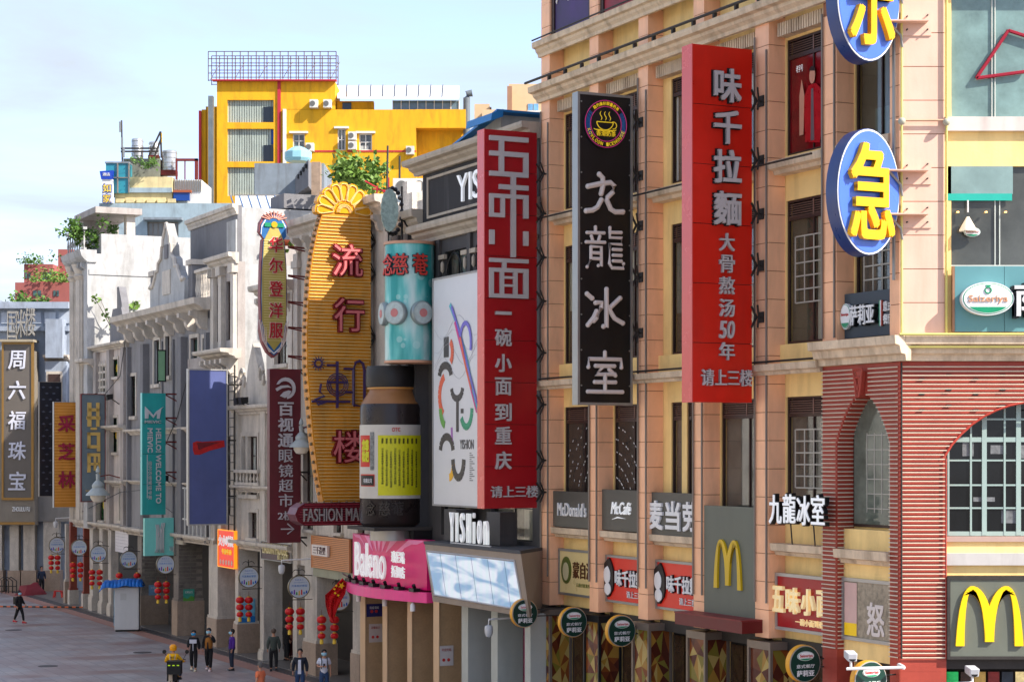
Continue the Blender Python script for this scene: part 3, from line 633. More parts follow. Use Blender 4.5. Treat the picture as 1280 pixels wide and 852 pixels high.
for j, (a, b) in enumerate(PL):
    lb = thing('pillar_light_box', ['glass pillar box with gold facets beneath the %s' % q for q in ('red five-flavour noodle sign', 'red canopy of the burger sign', 'black ice room blade sign', 'grey coffee sign', 'westernmost peach pilaster by the video screen')][j], 'light box', F(a, 0, 0), ANG, 'gold faceted boxes round the ground floor pillars')
    MB(F).box(a-.25, b+.2, -.65, .12, 4.02, 4.22).box(a-.25, a-.17, .04, .12, .05, 4.02).box(b+.12, b+.2, .04, .12, .05, 4.02).box(a-.25, a-.17, -.65, -.57, .05, 4.02).obj('metal_frame', M('warm metal', (128, 116, 104), .4, .4) if j != 3 else black, lb)
    MB(F).box(a-.165, b+.12, .0, .05, .06, 4.02).box(a-.21, a-.166, -.57, .04, .06, 4.02).obj('backing', black, lb); facets(lb, face_n((a+b)/2, .056), -(b-a)/2-.12, (b-a)/2+.17, 1.0, 4.02, j); facets(lb, face_s(a-.214, 0), -.04, .57, 1.0, 4.02, j+9)
for a, b in bays+[(.4, 2.48)]:
    MB(FW).box(a-.02, b+.02, -.1, .1, 4.0, 4.3).obj('shop_lintel', iron, b1)
    mb = MB(FW)
    for q in range(3): mb.box(a+.25+q*(b-a-.5)/3+.03, a+.25+(q+1)*(b-a-.5)/3-.03, -.18, -.16, .4, 3.9)
    mb.obj('shop_glass', M('shop glass', (60, 44, 30), .1, var=.6, scale=2), b1)
MB(RW).box(PW, 7, -.46, -.1, 4.05, 4.3).obj('shop_lintel', iron, b1)
for k, (c, em) in enumerate((((20, 120, 60), .5), ((60, 36, 20), 0), ((150, 120, 60), .2), ((110, 30, 26), .1), ((40, 50, 60), 0), ((190, 170, 120), .3))):
    MB(RW).box(PW+.1+k*.32, PW+.36+k*.32, -.44, -.38-.01*k, 3.3+.1*(k % 2), 3.95).obj('shop_display', M('display %d' % k, c, .4, var=.5, scale=5, emit=em), b1)
# ---------------------------------------------------------------- signs on the corner building
def board(name, label, cat, fr, x0, x1, z0, z1, th, mat, edge=None, em=None, group=None, back=0, npan=0):
    """flat sign: face board in frame fr (x right, y out); thickness th behind y=0; optional edge frame"""
    t = thing(name, label, cat, fr((x0+x1)/2, 0, z0), math.atan2(fr.x.y, fr.x.x), group)
    if npan:
        for k in range(npan):
            a, b = z0+(z1-z0)*k/npan, z0+(z1-z0)*(k+1)/npan
            MB(fr).box(x0, x1, -th, 0, a+.008, b-.008).obj('face_panel', mat, t)
        MB(fr).box(x0+.03, x1-.03, -th+.02, -.02, z0+.02, z1-.02).obj('core', black, t)
    else: MB(fr).box(x0, x1, -th, 0, z0, z1).obj('face_panel', mat, t)
    if edge:
        MB(fr).box(x0-edge, x0, -th-.01, .03, z0-edge, z1+edge).box(x1, x1+edge, -th-.01, .03, z0-edge, z1+edge).box(x0, x1, -th-.01, .03, z1, z1+edge).box(x0, x1, -th-.01, .03, z0-edge, z0).obj('sign_frame', em or steel, t)
    return t
def vtext(t, fr, chars, u, ztop, zbot, w, mat, fill=.86, **k):
    n = len(chars); st = (ztop-zbot)/n
    for i, c in enumerate(chars): text(t, c, fr, u, ztop-st*(i+.5), w, st*fill, mat, name='character', **k)
# red blade sign with noodle lettering
s0 = 5.82; nl = N(866, s0); nr = .30
frb = face_s(s0, (nl+nr)/2); hw = (nl-nr)/2
def zb(y, s): return Z(y, s, 1.0)
t = board('blade_sign', 'tall orange-red vertical sign whose small characters include the number 50', 'sign', frb, -hw, hw, zb(503, s0), zb(59, s0), .5, redo, npan=6)
MB(frb).box(-hw-.025, -hw-.003, -.5, 0, zb(503, s0), zb(59, s0)).obj('edge_sheen', redsheen, t)  # thin sheet on the outer side carrying the painted sky sheen
for ch, yc in zip('味千拉麵', (108, 160, 209, 261)):
    text(t, ch, frb, .08, zb(yc, s0), .84, .9, black, d=.05, bold=.045, name='character_shadow'); text(t, ch, frb, .1, zb(yc, s0), .80, .85, silver, d=.12, bold=.022, name='character')
for ch, yc in zip(['大', '骨', '熬', '汤', '50', '年'], (303, 330, 357, 385, 412, 439)):
    text(t, ch, frb, .1, zb(yc, s0), .44, .45, silver, d=.08, bold=.014, name='character', shear=.12 if ch == '50' else 0)
text(t, '请上三楼', frb, .1, zb(472, s0), 1.5, .42, silver, d=.08, bold=.01)
for yb_ in (123, 198, 265, 330, 395): truss(t, Fr(F(s0+.1, 0, 0), EN, ES), -.1, 0, nr+.02, zb(yb_, s0), .55)
# black ice-room blade sign
s0 = S(790, .3); nl = N(722, s0); frb = face_s(s0, (nl+.3)/2); hw = (nl-.3)/2
t = board('blade_sign', 'tall black vertical sign with a neon coffee cup roundel at its top', 'sign', frb, -hw+.06, hw-.06, zb(503, s0), zb(121, s0), .3, blackpl, edge=.07, em=steel)
zc = zb(156, s0)
ring = MB(frb)
for r_, col in ((.75, 'ring white'), ):
    pass
def circ(mb, c, r, th=.012, y=.03, n=40, a0=0, a1=6.2832, ry=None):
    mb.tube([(c[0]+r*math.cos(a0+(a1-a0)*i/n), y, c[1]+(ry or r)*math.sin(a0+(a1-a0)*i/n)) for i in range(n+1)], th, 5)
neony = M('yellow neon', (222, 190, 40), .4, emit=.15); neonp = M('magenta neon', (190, 50, 120), .4, emit=.1); neonb = M('blue neon', (30, 90, 150), .4, emit=.1)
MB(frb).lathe([(.70, .0), (.70, .05)], (0, 0, zc), 36, ax=1).obj('roundel', black, t)
mb = MB(frb); circ(mb, (0, zc), .66, y=.06); circ(mb, (0, zc), .49, y=.06); mb.obj('neon_ring', neonp, t)
mb = MB(frb)
for r_ in (.53, .57, .61): circ(mb, (0, zc), r_, .01, .06, 14, -.6, .6); circ(mb, (0, zc), r_, .01, .06, 14, math.pi-.6, math.pi+.6)
mb.obj('neon_arc', neonb, t)
mb = MB(frb); circ(mb, (-.03, zc+.05), .26, .014, .06, 20, math.pi, 2*math.pi, .22); mb.tube([(-.29, .06, zc+.05), (.23, .06, zc+.05)], .014, 5); circ(mb, (.24, zc-.03), .1, .012, .06, 14, -1.8, 1.9)
circ(mb, (-.03, zc-.14), .36, .012, .06, 16, math.pi*1.05, math.pi*1.95, .06); mb.tube([(-.33, .06, zc-.17), (.3, .06, zc-.17)], .01, 5)
for q in (-.16, -.02, .12): mb.tube([(q+.03*math.sin(i*.9), .06, zc+.1+i*.035) for i in range(8)], .011, 5)
mb.obj('neon_cup', neony, t)
text(t, '香滑奶茶', frb, 0, zc-.27, .62, .15, neony, d=.02, lift=.055)
for q, ch in enumerate('KOWLOON ICEHOUSE'):
    if ch == ' ': continue
    a = R_(200+q*9.3); text(t, ch, frb, .575*math.cos(a), zc+.575*math.sin(a), .07, .1, neony, d=.02, lift=.055, rot=a+math.pi/2, name='lettering')
for q, ch in enumerate('隐约做好即量奶茶'):
    a = R_(128-q*11); text(t, ch, frb, .575*math.cos(a), zc+.575*math.sin(a), .09, .1, neony, d=.02, lift=.055, rot=a-math.pi/2, name='lettering')
BR = {'九': (.075, ['-.3,.9 -.12,.75 -.1,.4 -.2,.0', '-.9,.3 -.3,.45 .3,.55 .5,.4 .42,.1 .15,-.15', '-.2,-.3 -.4,-.65 -.65,-.8 -1,-.85', '.1,-.3 .3,-.7 .55,-.82 .95,-.8']),
 '龍': (.05, ['-.5,.98 -.5,.78', '-.95,.7 -.05,.72', '-.72,.55 -.66,.38', '-.28,.55 -.34,.38', '-1,.26 -.02,.28', '-.75,.05 -.75,-.55 -.95,-.9', '-.75,.05 -.2,.06 -.2,-.85 -.36,-.82', '-.7,-.23 -.25,-.23', '-.7,-.5 -.25,-.5', '.25,.98 .25,.52 .88,.52 .88,.22 .25,.22 .22,-.7 .36,-.9 .98,-.9 .98,-.68', '.25,.76 .85,.78', '.42,-.03 .85,-.03', '.42,-.3 .85,-.3', '.42,-.57 .85,-.57']),
 '冰': (.07, ['-.95,.7 -.68,.5', '-.9,-.75 -.6,-.4 -.45,-.1', '.08,.95 .08,-.85 -.08,-.8', '-.5,.3 -.18,.32 -.2,.05 -.45,-.4 -.6,-.55', '.8,.55 .3,.12', '.12,.15 .5,-.4 .95,-.62']),
 '室': (.06, ['0,1 0,.8', '-.88,.3 -.86,.68 .86,.68 .88,.3', '-.5,.36 .5,.36', '-.1,.34 -.48,-.04 .52,-.02', '.22,.2 .55,-.08', '-.55,-.4 .55,-.4', '0,-.04 0,-.85', '-.92,-.85 .92,-.85'])}
for ch, yc in zip('九龍冰室', (243, 311, 387, 467)):     # rounded brush-like strokes, one tube per stroke
    r_, sts = BR[ch]; mb = MB(frb)
    for q, st_ in enumerate(sts):
        pl_ = [tuple(float(v) for v in p.split(',')) for p in st_.split()]; P3 = [(-.02+x*.6, .03+.002*q, zb(yc, s0)+y*.6) for x, y in pl_]
        mb.tube(P3, r_, 8); [mb.ball(p, r_*1.06, 8, 6) for p in (P3[0], P3[-1])]
    mb.obj('character', pinkw, t, smooth=True)
mb = MB(frb)
for q in range(9):
    zz = zb(130+q*44, s0)
    for u in (-hw+.1, hw-.1): mb.tube([(u, .03, zz), (u, .05, zz)], .025, 6)
mb.obj('eyelet', steel, t)
for yb_ in (150, 217, 280, 345, 415): truss(t, Fr(F(s0+.1, 0, 0), EN, ES), -.1, 0, .32, zb(yb_, s0), .6)
# deep red noodle blade sign on the dark building's edge
s0 = 18.15; nl = N(606, s0); nr = N(671, s0); frb = face_s(s0, (nl+nr)/2); hw = (nl-nr)/2
t = board('blade_sign', 'tall crimson vertical sign with square silver strokes beside the white billboard', 'sign', frb, -hw, hw, zb(635, s0), zb(164, s0), .5, redv, npan=9)
MB(frb).box(-hw-.025, -hw-.003, -.5, 0, zb(635, s0), zb(164, s0)).obj('edge_sheen', redsheen, t)  # outer side again covered with the painted sky sheen
# squared logotype built stroke by stroke (pixel boxes of the sign face)
def st(x0, y0, x1, y1, mb):
    sx = 2*hw/66.0; mb.box(-hw+(x0-606)*sx, -hw+(x1-606)*sx, 0.004, .09, zb(y1, s0), zb(y0, s0))
mb = MB(frb)
for q in ((611,172,660,178), (623,178,629,216), (611,191,623,197), (629,191,660,197), (654,197,660,216), (611,216,660,222)): st(*q, mb)
mb.obj('character', silver, t)
mb = MB(frb)
for q in ((638,222,644,322), (623,232,638,238), (644,232,660,238), (611,244,638,249), (611,249,616,273), (616,268,630,273), (625,249,630,268), (644,244,660,249), (654,249,660,273)): st(*q, mb)
for q in ((611,289,617,307), (654,289,660,307)): st(*q, mb)
mb.obj('character', silver, t)
mb = MB(frb)
for q in ((611,324,660,329), (627,329,632,336), (611,336,660,341), (611,341,616,373), (654,341,660,373), (616,368,654,373), (624,341,629,368), (641,341,646,368), (629,346,641,349), (629,356,641,359)): st(*q, mb)
mb.obj('character', silver, t)
for ch, yc in zip('一碗小面到重庆', (392, 422, 454, 483, 515, 544, 575)): text(t, ch, frb, -.28, zb(yc, s0), .55, .55 if ch != '一' else .1, silver, d=.07, bold=.02, name='character')
text(t, '请上三楼', frb, .1, zb(614, s0), 1.6, .36, silver, d=.07, bold=.012)
for yb_ in (215, 265, 320, 375, 440, 505, 575, 615): truss(t, Fr(F(s0+.1, 0, 0), EN, ES), -.1, -.1, nr+.02, zb(yb_, s0), .6)
# ---- blue ovals at the corner
def oval(yc, ch, lab):
    fr = face_s(0.0, .885, 0); zc = PZ(yc, 46-.38); rx, rz = .87, 1.45
    t = thing('oval_sign', lab, 'sign', fr(0, 0, zc-rz), math.atan2(fr.x.y, fr.x.x), 'blue oval signs at the corner')
    def ell(mb, k, y0, y1, n=44):
        v = []
        for y in (y0, y1): v += [(k*rx*math.cos(2*math.pi*i/n), y, zc+k*rz*math.sin(2*math.pi*i/n)) for i in range(n)]
        mb._add(v, [tuple(range(n))[::-1], tuple(range(n, 2*n))]+[(i, (i+1) % n, (i+1) % n+n, i+n) for i in range(n)])
    mb = MB(fr); ell(mb, 1, -.42, 0); mb.obj('casing', M('navy casing', (22, 52, 110), .3, var=.1, streak=.15), t, smooth=True)
    mb = MB(fr); ell(mb, .985, 0.001, .03); mb.obj('rim', white, t, smooth=True)
    mb = MB(fr); ell(mb, .955, 0.02, .045); mb.obj('face_panel', M('cornflower blue acrylic', (70, 110, 206), .25, var=.05), t, smooth=True)
    text(t, ch, fr, 0, zc, 1.22, 2.2, M('amber acrylic', (244, 176, 0), .22, var=.04), d=.16, lift=.04, bold=.014, name='character')
    for dz in (-.5, .5):
        MB(RW).box(-.35, .6, .03, .33, zc+dz, zc+dz+.03).box(.0, .72, .0, .03, zc+dz-.28, zc+dz+.25).obj('bracket_plate', pale, t)
        for bx, bz in ((.15, .15), (.62, .18), (.15, -.15), (.62, -.15)): MB(RW).tube([(bx, .02, zc+dz+bz), (bx, .12, zc+dz+bz)], .018, 6).obj('bolt', iron, t)
        conduit(t, RW, [(-.3, .2, zc+dz+.02), (.0, .1, zc+dz-.3), (.05, .06, zc+dz-.55)], .03, steel, 'strut')
    return t
oval(240, '急', 'blue oval sign with a fat yellow character, fully in view at the corner')
oval(-2, '乐', 'blue oval sign cut by the top of the photo, above the other oval')
# ---- big golden arch panel on the right wall
arc = M('arch yellow', (250, 206, 10), .35, var=.03)
def golden(t, fr, u, zc, w, h, mat, d=.06, k=1., seg=16):
    """letter built of two swept arches"""
    mb = MB(fr)
    for sgn in (-1, 1):
        cx = u+sgn*w/4; outer = []; inner = []
        for i in range(seg+1):
            a = i/seg; x = -1+2*a
            zo = (1-abs(x)**2.6)**.75
            outer.append((cx+x*w*.27, zc-h/2+h*zo)); xi = x*.60
            inner.append((cx+xi*w*.24+0, zc-h/2+max(0, h*.93*(1-abs(x)**2.4)**.75)))
        lo = 0 if sgn < 0 else 0
        for i in range(seg):
            o0, o1, i0, i1 = outer[i], outer[i+1], inner[i], inner[i+1]
            if i < 1: o0 = (o0[0], zc-h/2); i0 = (i0[0], zc-h/2)
            yb = .004; yf = d+(.001 if sgn > 0 else 0)
            mb.hexa([(o0[0],yb,o0[1]),(o1[0],yb,o1[1]),(i1[0],yb,i1[1]),(i0[0],yb,i0[1]),(o0[0],yf,o0[1]),(o1[0],yf,o1[1]),(i1[0],yf,i1[1]),(i0[0],yf,i0[1])])
    return mb.obj('arches_logo', mat, t)
def gpix(t, fr, poly, mat, d=.06): return MB(fr).prism(poly, 1, .004, d).obj('arches_logo', mat, t)
def mcd(fr, u, zb_, w, h, t, mat, d=.07):
    """two humps traced as one outline: outer left foot, humps, inner legs, middle leg"""
    o = []
    def curve(p0, p1, p2, n=8): return [((1-q)**2*p0[0]+2*q*(1-q)*p1[0]+q*q*p2[0], (1-q)**2*p0[1]+2*q*(1-q)*p1[1]+q*q*p2[1]) for q in [i/n for i in range(n+1)]]
    half_outer = curve((-.5, 0), (-.45, .98), (-.262, 1.0))[:-1]+curve((-.262, 1.0), (-.10, 1.0), (0, .66))
    inner = curve((-.065, .07), (-.075, .62), (-.19, .88), 6)+curve((-.19, .88), (-.255, 1.02), (-.31, .86), 4)[1:]+curve((-.31, .86), (-.37, .62), (-.372, 0), 6)[1:]
    n = min(len(half_outer), 60)
    # resample both to the same count and bridge with small prisms
    def res(pl, m):
        d_ = [0]
        for a, b in zip(pl, pl[1:]): d_.append(d_[-1]+math.hypot(b[0]-a[0], b[1]-a[1]))
        out = []
        for i in range(m):
            x = d_[-1]*i/(m-1); j = max(0, min(len(pl)-2, next((q for q in range(len(d_)-1) if d_[q+1] >= x-1e-9), len(pl)-2)))
            f = (x-d_[j])/max(1e-9, d_[j+1]-d_[j]); out.append((pl[j][0]+(pl[j+1][0]-pl[j][0])*f, pl[j][1]+(pl[j+1][1]-pl[j][1])*f))
        return out
    A, B = res(half_outer, 26), res(inner[::-1], 26)
    mb = MB(fr)
    for sgn in (-1, 1):
        for i in range(25):
            q = [A[i], A[i+1], B[i+1], B[i]]
            q = [(u-sgn*p[0]*w, zb_+p[1]*h) for p in q]
            mb.hexa([(p[0], .004, p[1]) for p in q]+[(p[0], d, p[1]) for p in q])
    mb.hexa([(u-.068*w, .004, zb_+.07*h), (u+.068*w, .004, zb_+.07*h), (u+.03*w, .004, zb_+.66*h), (u-.03*w, .004, zb_+.66*h), (u-.068*w, d+.002, zb_+.07*h), (u+.068*w, d+.002, zb_+.07*h), (u+.03*w, d+.002, zb_+.66*h), (u-.03*w, d+.002, zb_+.66*h)])
    return mb.obj('arches_logo', mat, t)
greyb = M('grey composite board', (100, 104, 92), .5, var=.10, scale=.9, streak=.15)
frr = RW.at(0, .08, 0)
t = board('logo_board', 'grey panel with big golden arches on the sunlit right wall', 'sign', frr, 1.14, 3.6, 4.36, 6.12, .14, greyb, edge=.07, em=iron)
mcd(frr, 2.03, 4.6, 1.55, 1.38, t, arc)
# saizeriya teal board with oval
teal = M('teal fascia board', (92, 142, 146), .4, var=.05)
frr = RW.at(0, .12, 0)
t = board('fascia_board', 'teal restaurant fascia above the red ribs with white oval logo', 'sign', frr, 1.24, 2.37, 11.8, 13.3, .1, teal)
MB(frr).box(2.38, 4.6, -.1, 0, 11.8, 13.3).obj('face_panel', teal, t)
MB(frr).box(1.18, 1.23, -.1, .03, 11.8, 13.3).obj('edge_trim', M('tan trim', (150, 112, 84), .5), t)
def soval(t, fr, u, zc, w, h, y=.25, n=40):
    def el(k, kz, y0, y1, mat, nm, half=None):
        v = []; m = n
        P_ = [(math.cos(2*math.pi*i/m)*w/2*k, math.sin(2*math.pi*i/m)*h/2*kz) for i in range(m)]
        if half is not None: P_ = [p for p in P_ if p[1] <= half*h]
        MB(fr).prism([(u+p[0], zc+p[1]) for p in P_], 1, y0, y1).obj(nm, mat, t)
    gr = M('logo green', (16, 140, 96), .4)
    el(1, 1, 0 if y < .1 else .02, y, white, 'oval_backing'); el(.95, .93, y+.001, y+.008, gr, 'oval_ring'); el(.92, .89, y+.009, y+.013, white, 'oval_face'); el(.88, .85, y+.014, y+.018, gr, 'oval_base', -.2)
    return gr
gr = soval(t, frr, 1.94, 12.54, 1.2, .76)
text(t, 'Saizeriya', frr, 1.94, 12.52, .9, .2, M('tan lettering', (206, 150, 112), .4), d=.02, lift=.266, bold=.01)
mb = MB(frr); circ(mb, (1.94, 12.73), .07, .018, .27, 14); mb.box(1.88, 2.0, .26, .275, 12.82, 12.85); mb.obj('chef_mark', gr, t)
text(t, '萨', frr, 3.0, 12.5, 1.0, .8, black, d=.22, lift=.02, bold=.03, name='character'); text(t, '萨', frr, 3.02, 12.52, .96, .76, white, d=.05, lift=.245, bold=.02, name='character')
sm = thing('window_logo', 'small green and white oval logo on the glass below the pendant lamp', 'sign', RW(1.67, -.04, 13.95), 0)
g_ = soval(sm, RW.at(0, -.05, 0), 1.67, 14.0+.1, .38, .22, .03); text(sm, 'Saizeriya', RW.at(0, -.05, 0), 1.67, 14.1, .3, .06, redc, d=.006, lift=.05)
# dark restaurant board on the street side
frn = face_n(1.44, -.2)
t = board('fascia_board', 'dark slate restaurant board with white characters, just left of the pale corner pillar', 'sign', frn, -1.02, 1.02, 11.78, 12.85, .12, M('slate board', (52, 66, 76), .5, var=.1))
fo = Fr(frn(0, 0, 0), -ES, EN)
sv = soval(t, fo, -.85, 12.3, .42, .62, .1); text(t, 'Saizeriya', fo, -.85, 12.34, .3, .09, M('logo red', (190, 40, 40), .4), d=.01, lift=.12)
text(t, '萨莉亚', fo, -.12, 12.3, 1.0, .52, black, d=.12, bold=.03); text(t, '萨莉亚', fo, -.12, 12.3, .96, .48, white, d=.03, lift=.13, bold=.015)
MB(fo).box(.44, .48, .02, .06, 12.0, 12.6).obj('green_bar', gr, t); MB(fo).box(.48, .52, .02, .06, 12.0, 12.6).obj('white_bar', white, t); MB(fo).box(.52, .56, .02, .06, 12.0, 12.6).obj('red_bar', redc, t)
text(t, '意式', fo, .78, 12.45, .36, .24, white, d=.06, bold=.01); text(t, '餐厅', fo, .78, 12.15, .36, .24, white, d=.06, bold=.01)
# bay boards between pilasters
def bayboard(i, y_px, x_c, zlo, zhi, n, label, mat, txt=None, tw=None, thh=None, tmat=None, edge=None, cat='sign', name='shop_board', shrink=0., em=None, th=.1):
    a, b = bays[i]; fr = face_n((a+b)/2, n); w = (b-a)/2-shrink
    t = board(name, label, cat, fr, -w, w, zlo, zhi, th, mat, edge=edge, em=em)
    if txt: text(t, txt, fr, 0, (zlo+zhi)/2, tw, thh, tmat or white, d=.05, bold=.012)
    return t, fr, w
g2 = M('olive grey board', (86, 84, 76), .5, var=.06, streak=.1)
t, fr, w = bayboard(4, 0, 0, 6.76, 7.85, -.12, 'olive grey board lettered for the burger restaurant, leftmost of three grey boards', g2, "McDonald's", 1.9, .42, white)
t, fr, w = bayboard(3, 0, 0, 6.76, 7.95, -.12, 'olive grey board with white cafe script, middle of three grey boards', g2)
text(t, 'McCafé', fr, 0, 7.42, 1.2, .36, whitel, d=.04, shear=.3, bold=.008); MB(fr).prism([(-.55, 7.08), (-.2, 7.17), (.3, 7.12), (-.2, 7.13)], 1, .01, .04).obj('swash', whitel, t)
a, b = bays[2]
t, fr, w = bayboard(2, 0, 0, 6.62, 7.92, -.12, 'olive grey board with three white Chinese characters, rightmost of three grey boards', g2)
for k, ch in enumerate('麦当劳'): text(t, ch, fr, -.95+k*.95, 7.28, .8, .82, white, d=.06, bold=.03, name='character')
t, fr, w = bayboard(1, 0, 0, 4.72, 7.62, .0, 'tall grey panel with slim golden arches below a window', greyb)
mcd(fr, 0, 5.45, 1.35, 1.3, t, M('arch yellow dim', (206, 170, 20), .35))
cn = thing('canopy', 'dark red flat canopy under the tall grey arches panel', 'canopy', F((bays[1][0]+bays[1][1])/2, 0, 4.5), ANG)
MB(F).box(bays[1][0]-.35, bays[1][1]+.5, -.45, .62, 4.42, 4.72).obj('slab', M('maroon canopy', (96, 20, 22), .4), cn); MB(F).box(bays[1][0]-.35, bays[1][1]+.5, -.45, .64, 4.722, 4.76).obj('top_trim', M('maroon dull', (120, 40, 40), .5), cn)
t, fr, w = bayboard(4, 0, 0, 4.72, 6.0, -.3, 'beige framed lightbox with a green oval face logo and brown characters', M('beige lightbox', (200, 178, 124), .3, var=.05, emit=.05), edge=.07, shrink=.12)
soo = MB(fr); soo.prism([(-.75+.33*math.cos(q*.3), 5.42+.42*math.sin(q*.3)) for q in range(21)], 1, .004, .03); soo.obj('oval_logo', M('olive green', (92, 104, 40), .4), t)
soo = MB(fr); soo.prism([(-.75+.2*math.cos(q*.3), 5.38+.28*math.sin(q*.3)) for q in range(21)], 1, .032, .04); soo.obj('face_mark', M('beige mark', (214, 200, 150), .4), t)
text(t, '蒙自源', fr, .35, 5.45, 1.3, .5, M('brown lettering', (96, 56, 30), .4), d=.03, bold=.01); text(t, '云南过桥米线', fr, .35, 5.0, .9, .12, M('olive green', (92, 104, 40), .4), d=.01)
for i, lb in ((3, 'red noodle lightbox with a black and white chef girl head, left one of two'), (2, 'red noodle lightbox with chef girl head, right one beside the grey arches panel')):
    t, fr, w = bayboard(i, 0, 0, 4.7, 5.95, -.25, lb, M('noodle red', (196, 40, 24), .35, var=.08, emit=.06), edge=.07, shrink=.1)
    e = MB(fr)
    def blob(cx, cz, rx, rz, y0, y1, mat, nm): MB(fr).prism([(cx+rx*math.cos(q*.35), cz+rz*math.sin(q*.35)*(1+.08*math.sin(q*2))) for q in range(18)], 1, y0, y1).obj(nm, mat, t)
    blob(-.98, 5.35, .34, .55, .004, .06, black, 'emblem_hair'); blob(-1.02, 5.42, .2, .26, .062, .075, white, 'emblem_face'); blob(-.98, 5.02, .2, .18, .062, .076, white, 'emblem_bowl')
    text(t, '味千拉麵', fr, .35, 5.38, 1.75, .52, black, d=.06, bold=.04); text(t, '味千拉麵', fr, .35, 5.38, 1.7, .48, white, d=.03, lift=.066, bold=.025)
    text(t, '请上三楼', fr, .55, 4.92, .9, .2, white, d=.03, bold=.01)
# noodle lightbox and projecting ice-room letters near the red pillar
t, fr, w = bayboard(0, 0, 0, 4.62, 5.9, -.2, 'red lightbox with square cream characters beside the red ribbed pillar', redv, edge=.08, em=alu, shrink=.1)
crm = M('cream letter', (236, 214, 160), .4, emit=.1)
for k, ch in enumerate('五味小面'): text(t, ch, fr, -1.0+k*.68, 5.32, .58, .66, crm, d=.09, bold=.03, name='character')
text(t, '一碗小面到重庆', fr, .45, 4.8, 1.4, .18, crm, d=.03, bold=.01)
li = thing('channel_letters', 'white ice room characters standing off the wall beside the red ribbed pillar', 'sign', F(3.6, .3, 7.0), ANG)
fr = face_n(3.6, .25)
for k, ch in enumerate('九龍冰室'):
    text(li, ch, fr, -1.0+k*.62, 7.62+.03*(k % 2), .60, .78, black, d=.12, bold=.03, name='character_back'); text(li, ch, fr, -1.0+k*.62, 7.62+.03*(k % 2), .56, .72, whitel, d=.03, lift=.125, bold=.01, name='character')
for q in (-.6, .4): conduit(li, fr, [(q, -.1, 6.75), (q, -.05, 7.3)], .02, iron, 'stand')
# poster lightbox under the arched window
t = board('poster_case', 'framed poster of dried chillies and pale lettering under the arched window', 'poster', face_n(1.44, -.16), -.98, .98, 4.62, 5.95, .06, M('chilli print', (150, 138, 118), .4, var=.6, scale=6), edge=.08, em=alu)
fp = face_n(1.44, -.155); MB(fp).box(-.95, -.45, .004, .012, 4.65, 5.92).obj('poster_strip', M('pink strip', (206, 170, 160), .5), t); MB(fp).box(-.95, -.45, .013, .016, 4.65, 4.95).obj('yellow_strip', arc, t)
text(t, '怒', fp, .3, 5.1, .7, .8, pinkw, d=.01, bold=.02)
# white poem lettering arcs on the two dark film windows
for i, dirn in ((4, 1), (3, -1)):
    a, b = bays[i]; fr = face_n((a+b)/2, -DP-.02); t = b1; mb = MB(fr)
    for r_ in [1.0+.32*q for q in range(7)]:
        for k in range(46):
            al = k*.055+.05*(k % 3 == 0); cx = dirn*(b-a)*.55; x = cx-dirn*r_*math.cos(al); z_ = 7.4+r_*math.sin(al)*1.15-.2
            if abs(x) < (b-a)/2-.12 and 7.98 < z_ < 9.85 and (k*5+int(r_*9)) % 6: dx_, dz_ = dirn*r_*math.sin(al), r_*math.cos(al)*1.15; l_ = math.hypot(dx_, dz_); dx_, dz_ = dx_/l_*.03, dz_/l_*.03; px2, pz2 = -dz_*.55, dx_*.55; mb.prism([(x-dx_-px2, z_-dz_-pz2), (x+dx_-px2, z_+dz_-pz2), (x+dx_+px2, z_+dz_+pz2), (x-dx_+px2, z_-dz_+pz2)], 1, .0, .004)
    mb.obj('window_lettering', white, b1, kind='stuff')
# round green blade signs
grn = M('dark green disc', (10, 52, 42), .35, var=.06)
def disc(xc, yc, rp, s0, n0, lab, z=None):
    n = N(xc, s0); zc = Z(yc, s0, n); r = rp/2500*DY(s0, n); fr = face_s(s0, n)
    t = thing('round_sign', lab, 'sign', fr(0, 0, zc-r), math.atan2(fr.x.y, fr.x.x), 'round green restaurant signs')
    MB(fr).lathe([(r, -.16), (r, -.0)], (0, 0, zc), 32, ax=1).obj('amber_rim', M('amber rim', (224, 160, 40), .4), t, smooth=True)
    MB(fr).lathe([(r*.97, 0.001), (r*.97, .02)], (0, 0, zc), 32, ax=1).obj('white_ring', alu, t, smooth=True); MB(fr).lathe([(r*.92, 0.021), (r*.92, .03)], (0, 0, zc), 32, ax=1).obj('disc_face', grn, t, smooth=True)
    f2 = fr.at(0, .03, 0); soval(t, f2, 0, zc+r*.42, r*1.05, r*.5, .012)
    text(t, 'Saizeriya', f2, 0, zc+r*.42, r*.8, r*.2, M('logo red', (190, 40, 40), .4), d=.01, lift=.034)
    text(t, '意式餐厅', f2, 0, zc-r*.12, r*1.15, r*.2, white, d=.01); text(t, '萨莉亚', f2, 0, zc-r*.5, r*1.1, r*.33, white, d=.01, bold=.02)
    nw = -.0
    for dz in (-.1, .1): conduit(t, Fr(F(s0+.06, 0, 0), EN, ES), [(nw, 0, zc+dz), (n-r+.04, 0, zc+dz)], .02, iron, 'bracket_arm')
disc(656, 766, 18, 17.0, 0, 'round green sign hung left of the first peach pilaster, by the camera')
disc(717, 777, 19, PL[3][1]-.1, 0, 'round green sign under the beige oval-logo lightbox')
disc(777, 788, 20, PL[2][1]-.1, 0, 'round green sign under the left red noodle lightbox')
disc(1006, 829, 23.5, 3.0, 0, 'round green sign on amber brackets at the red pillar, bottom right')
disc(1088, 850, 25, .1, 0, 'round green sign cut by the lower edge of the photo beside the red pillar')
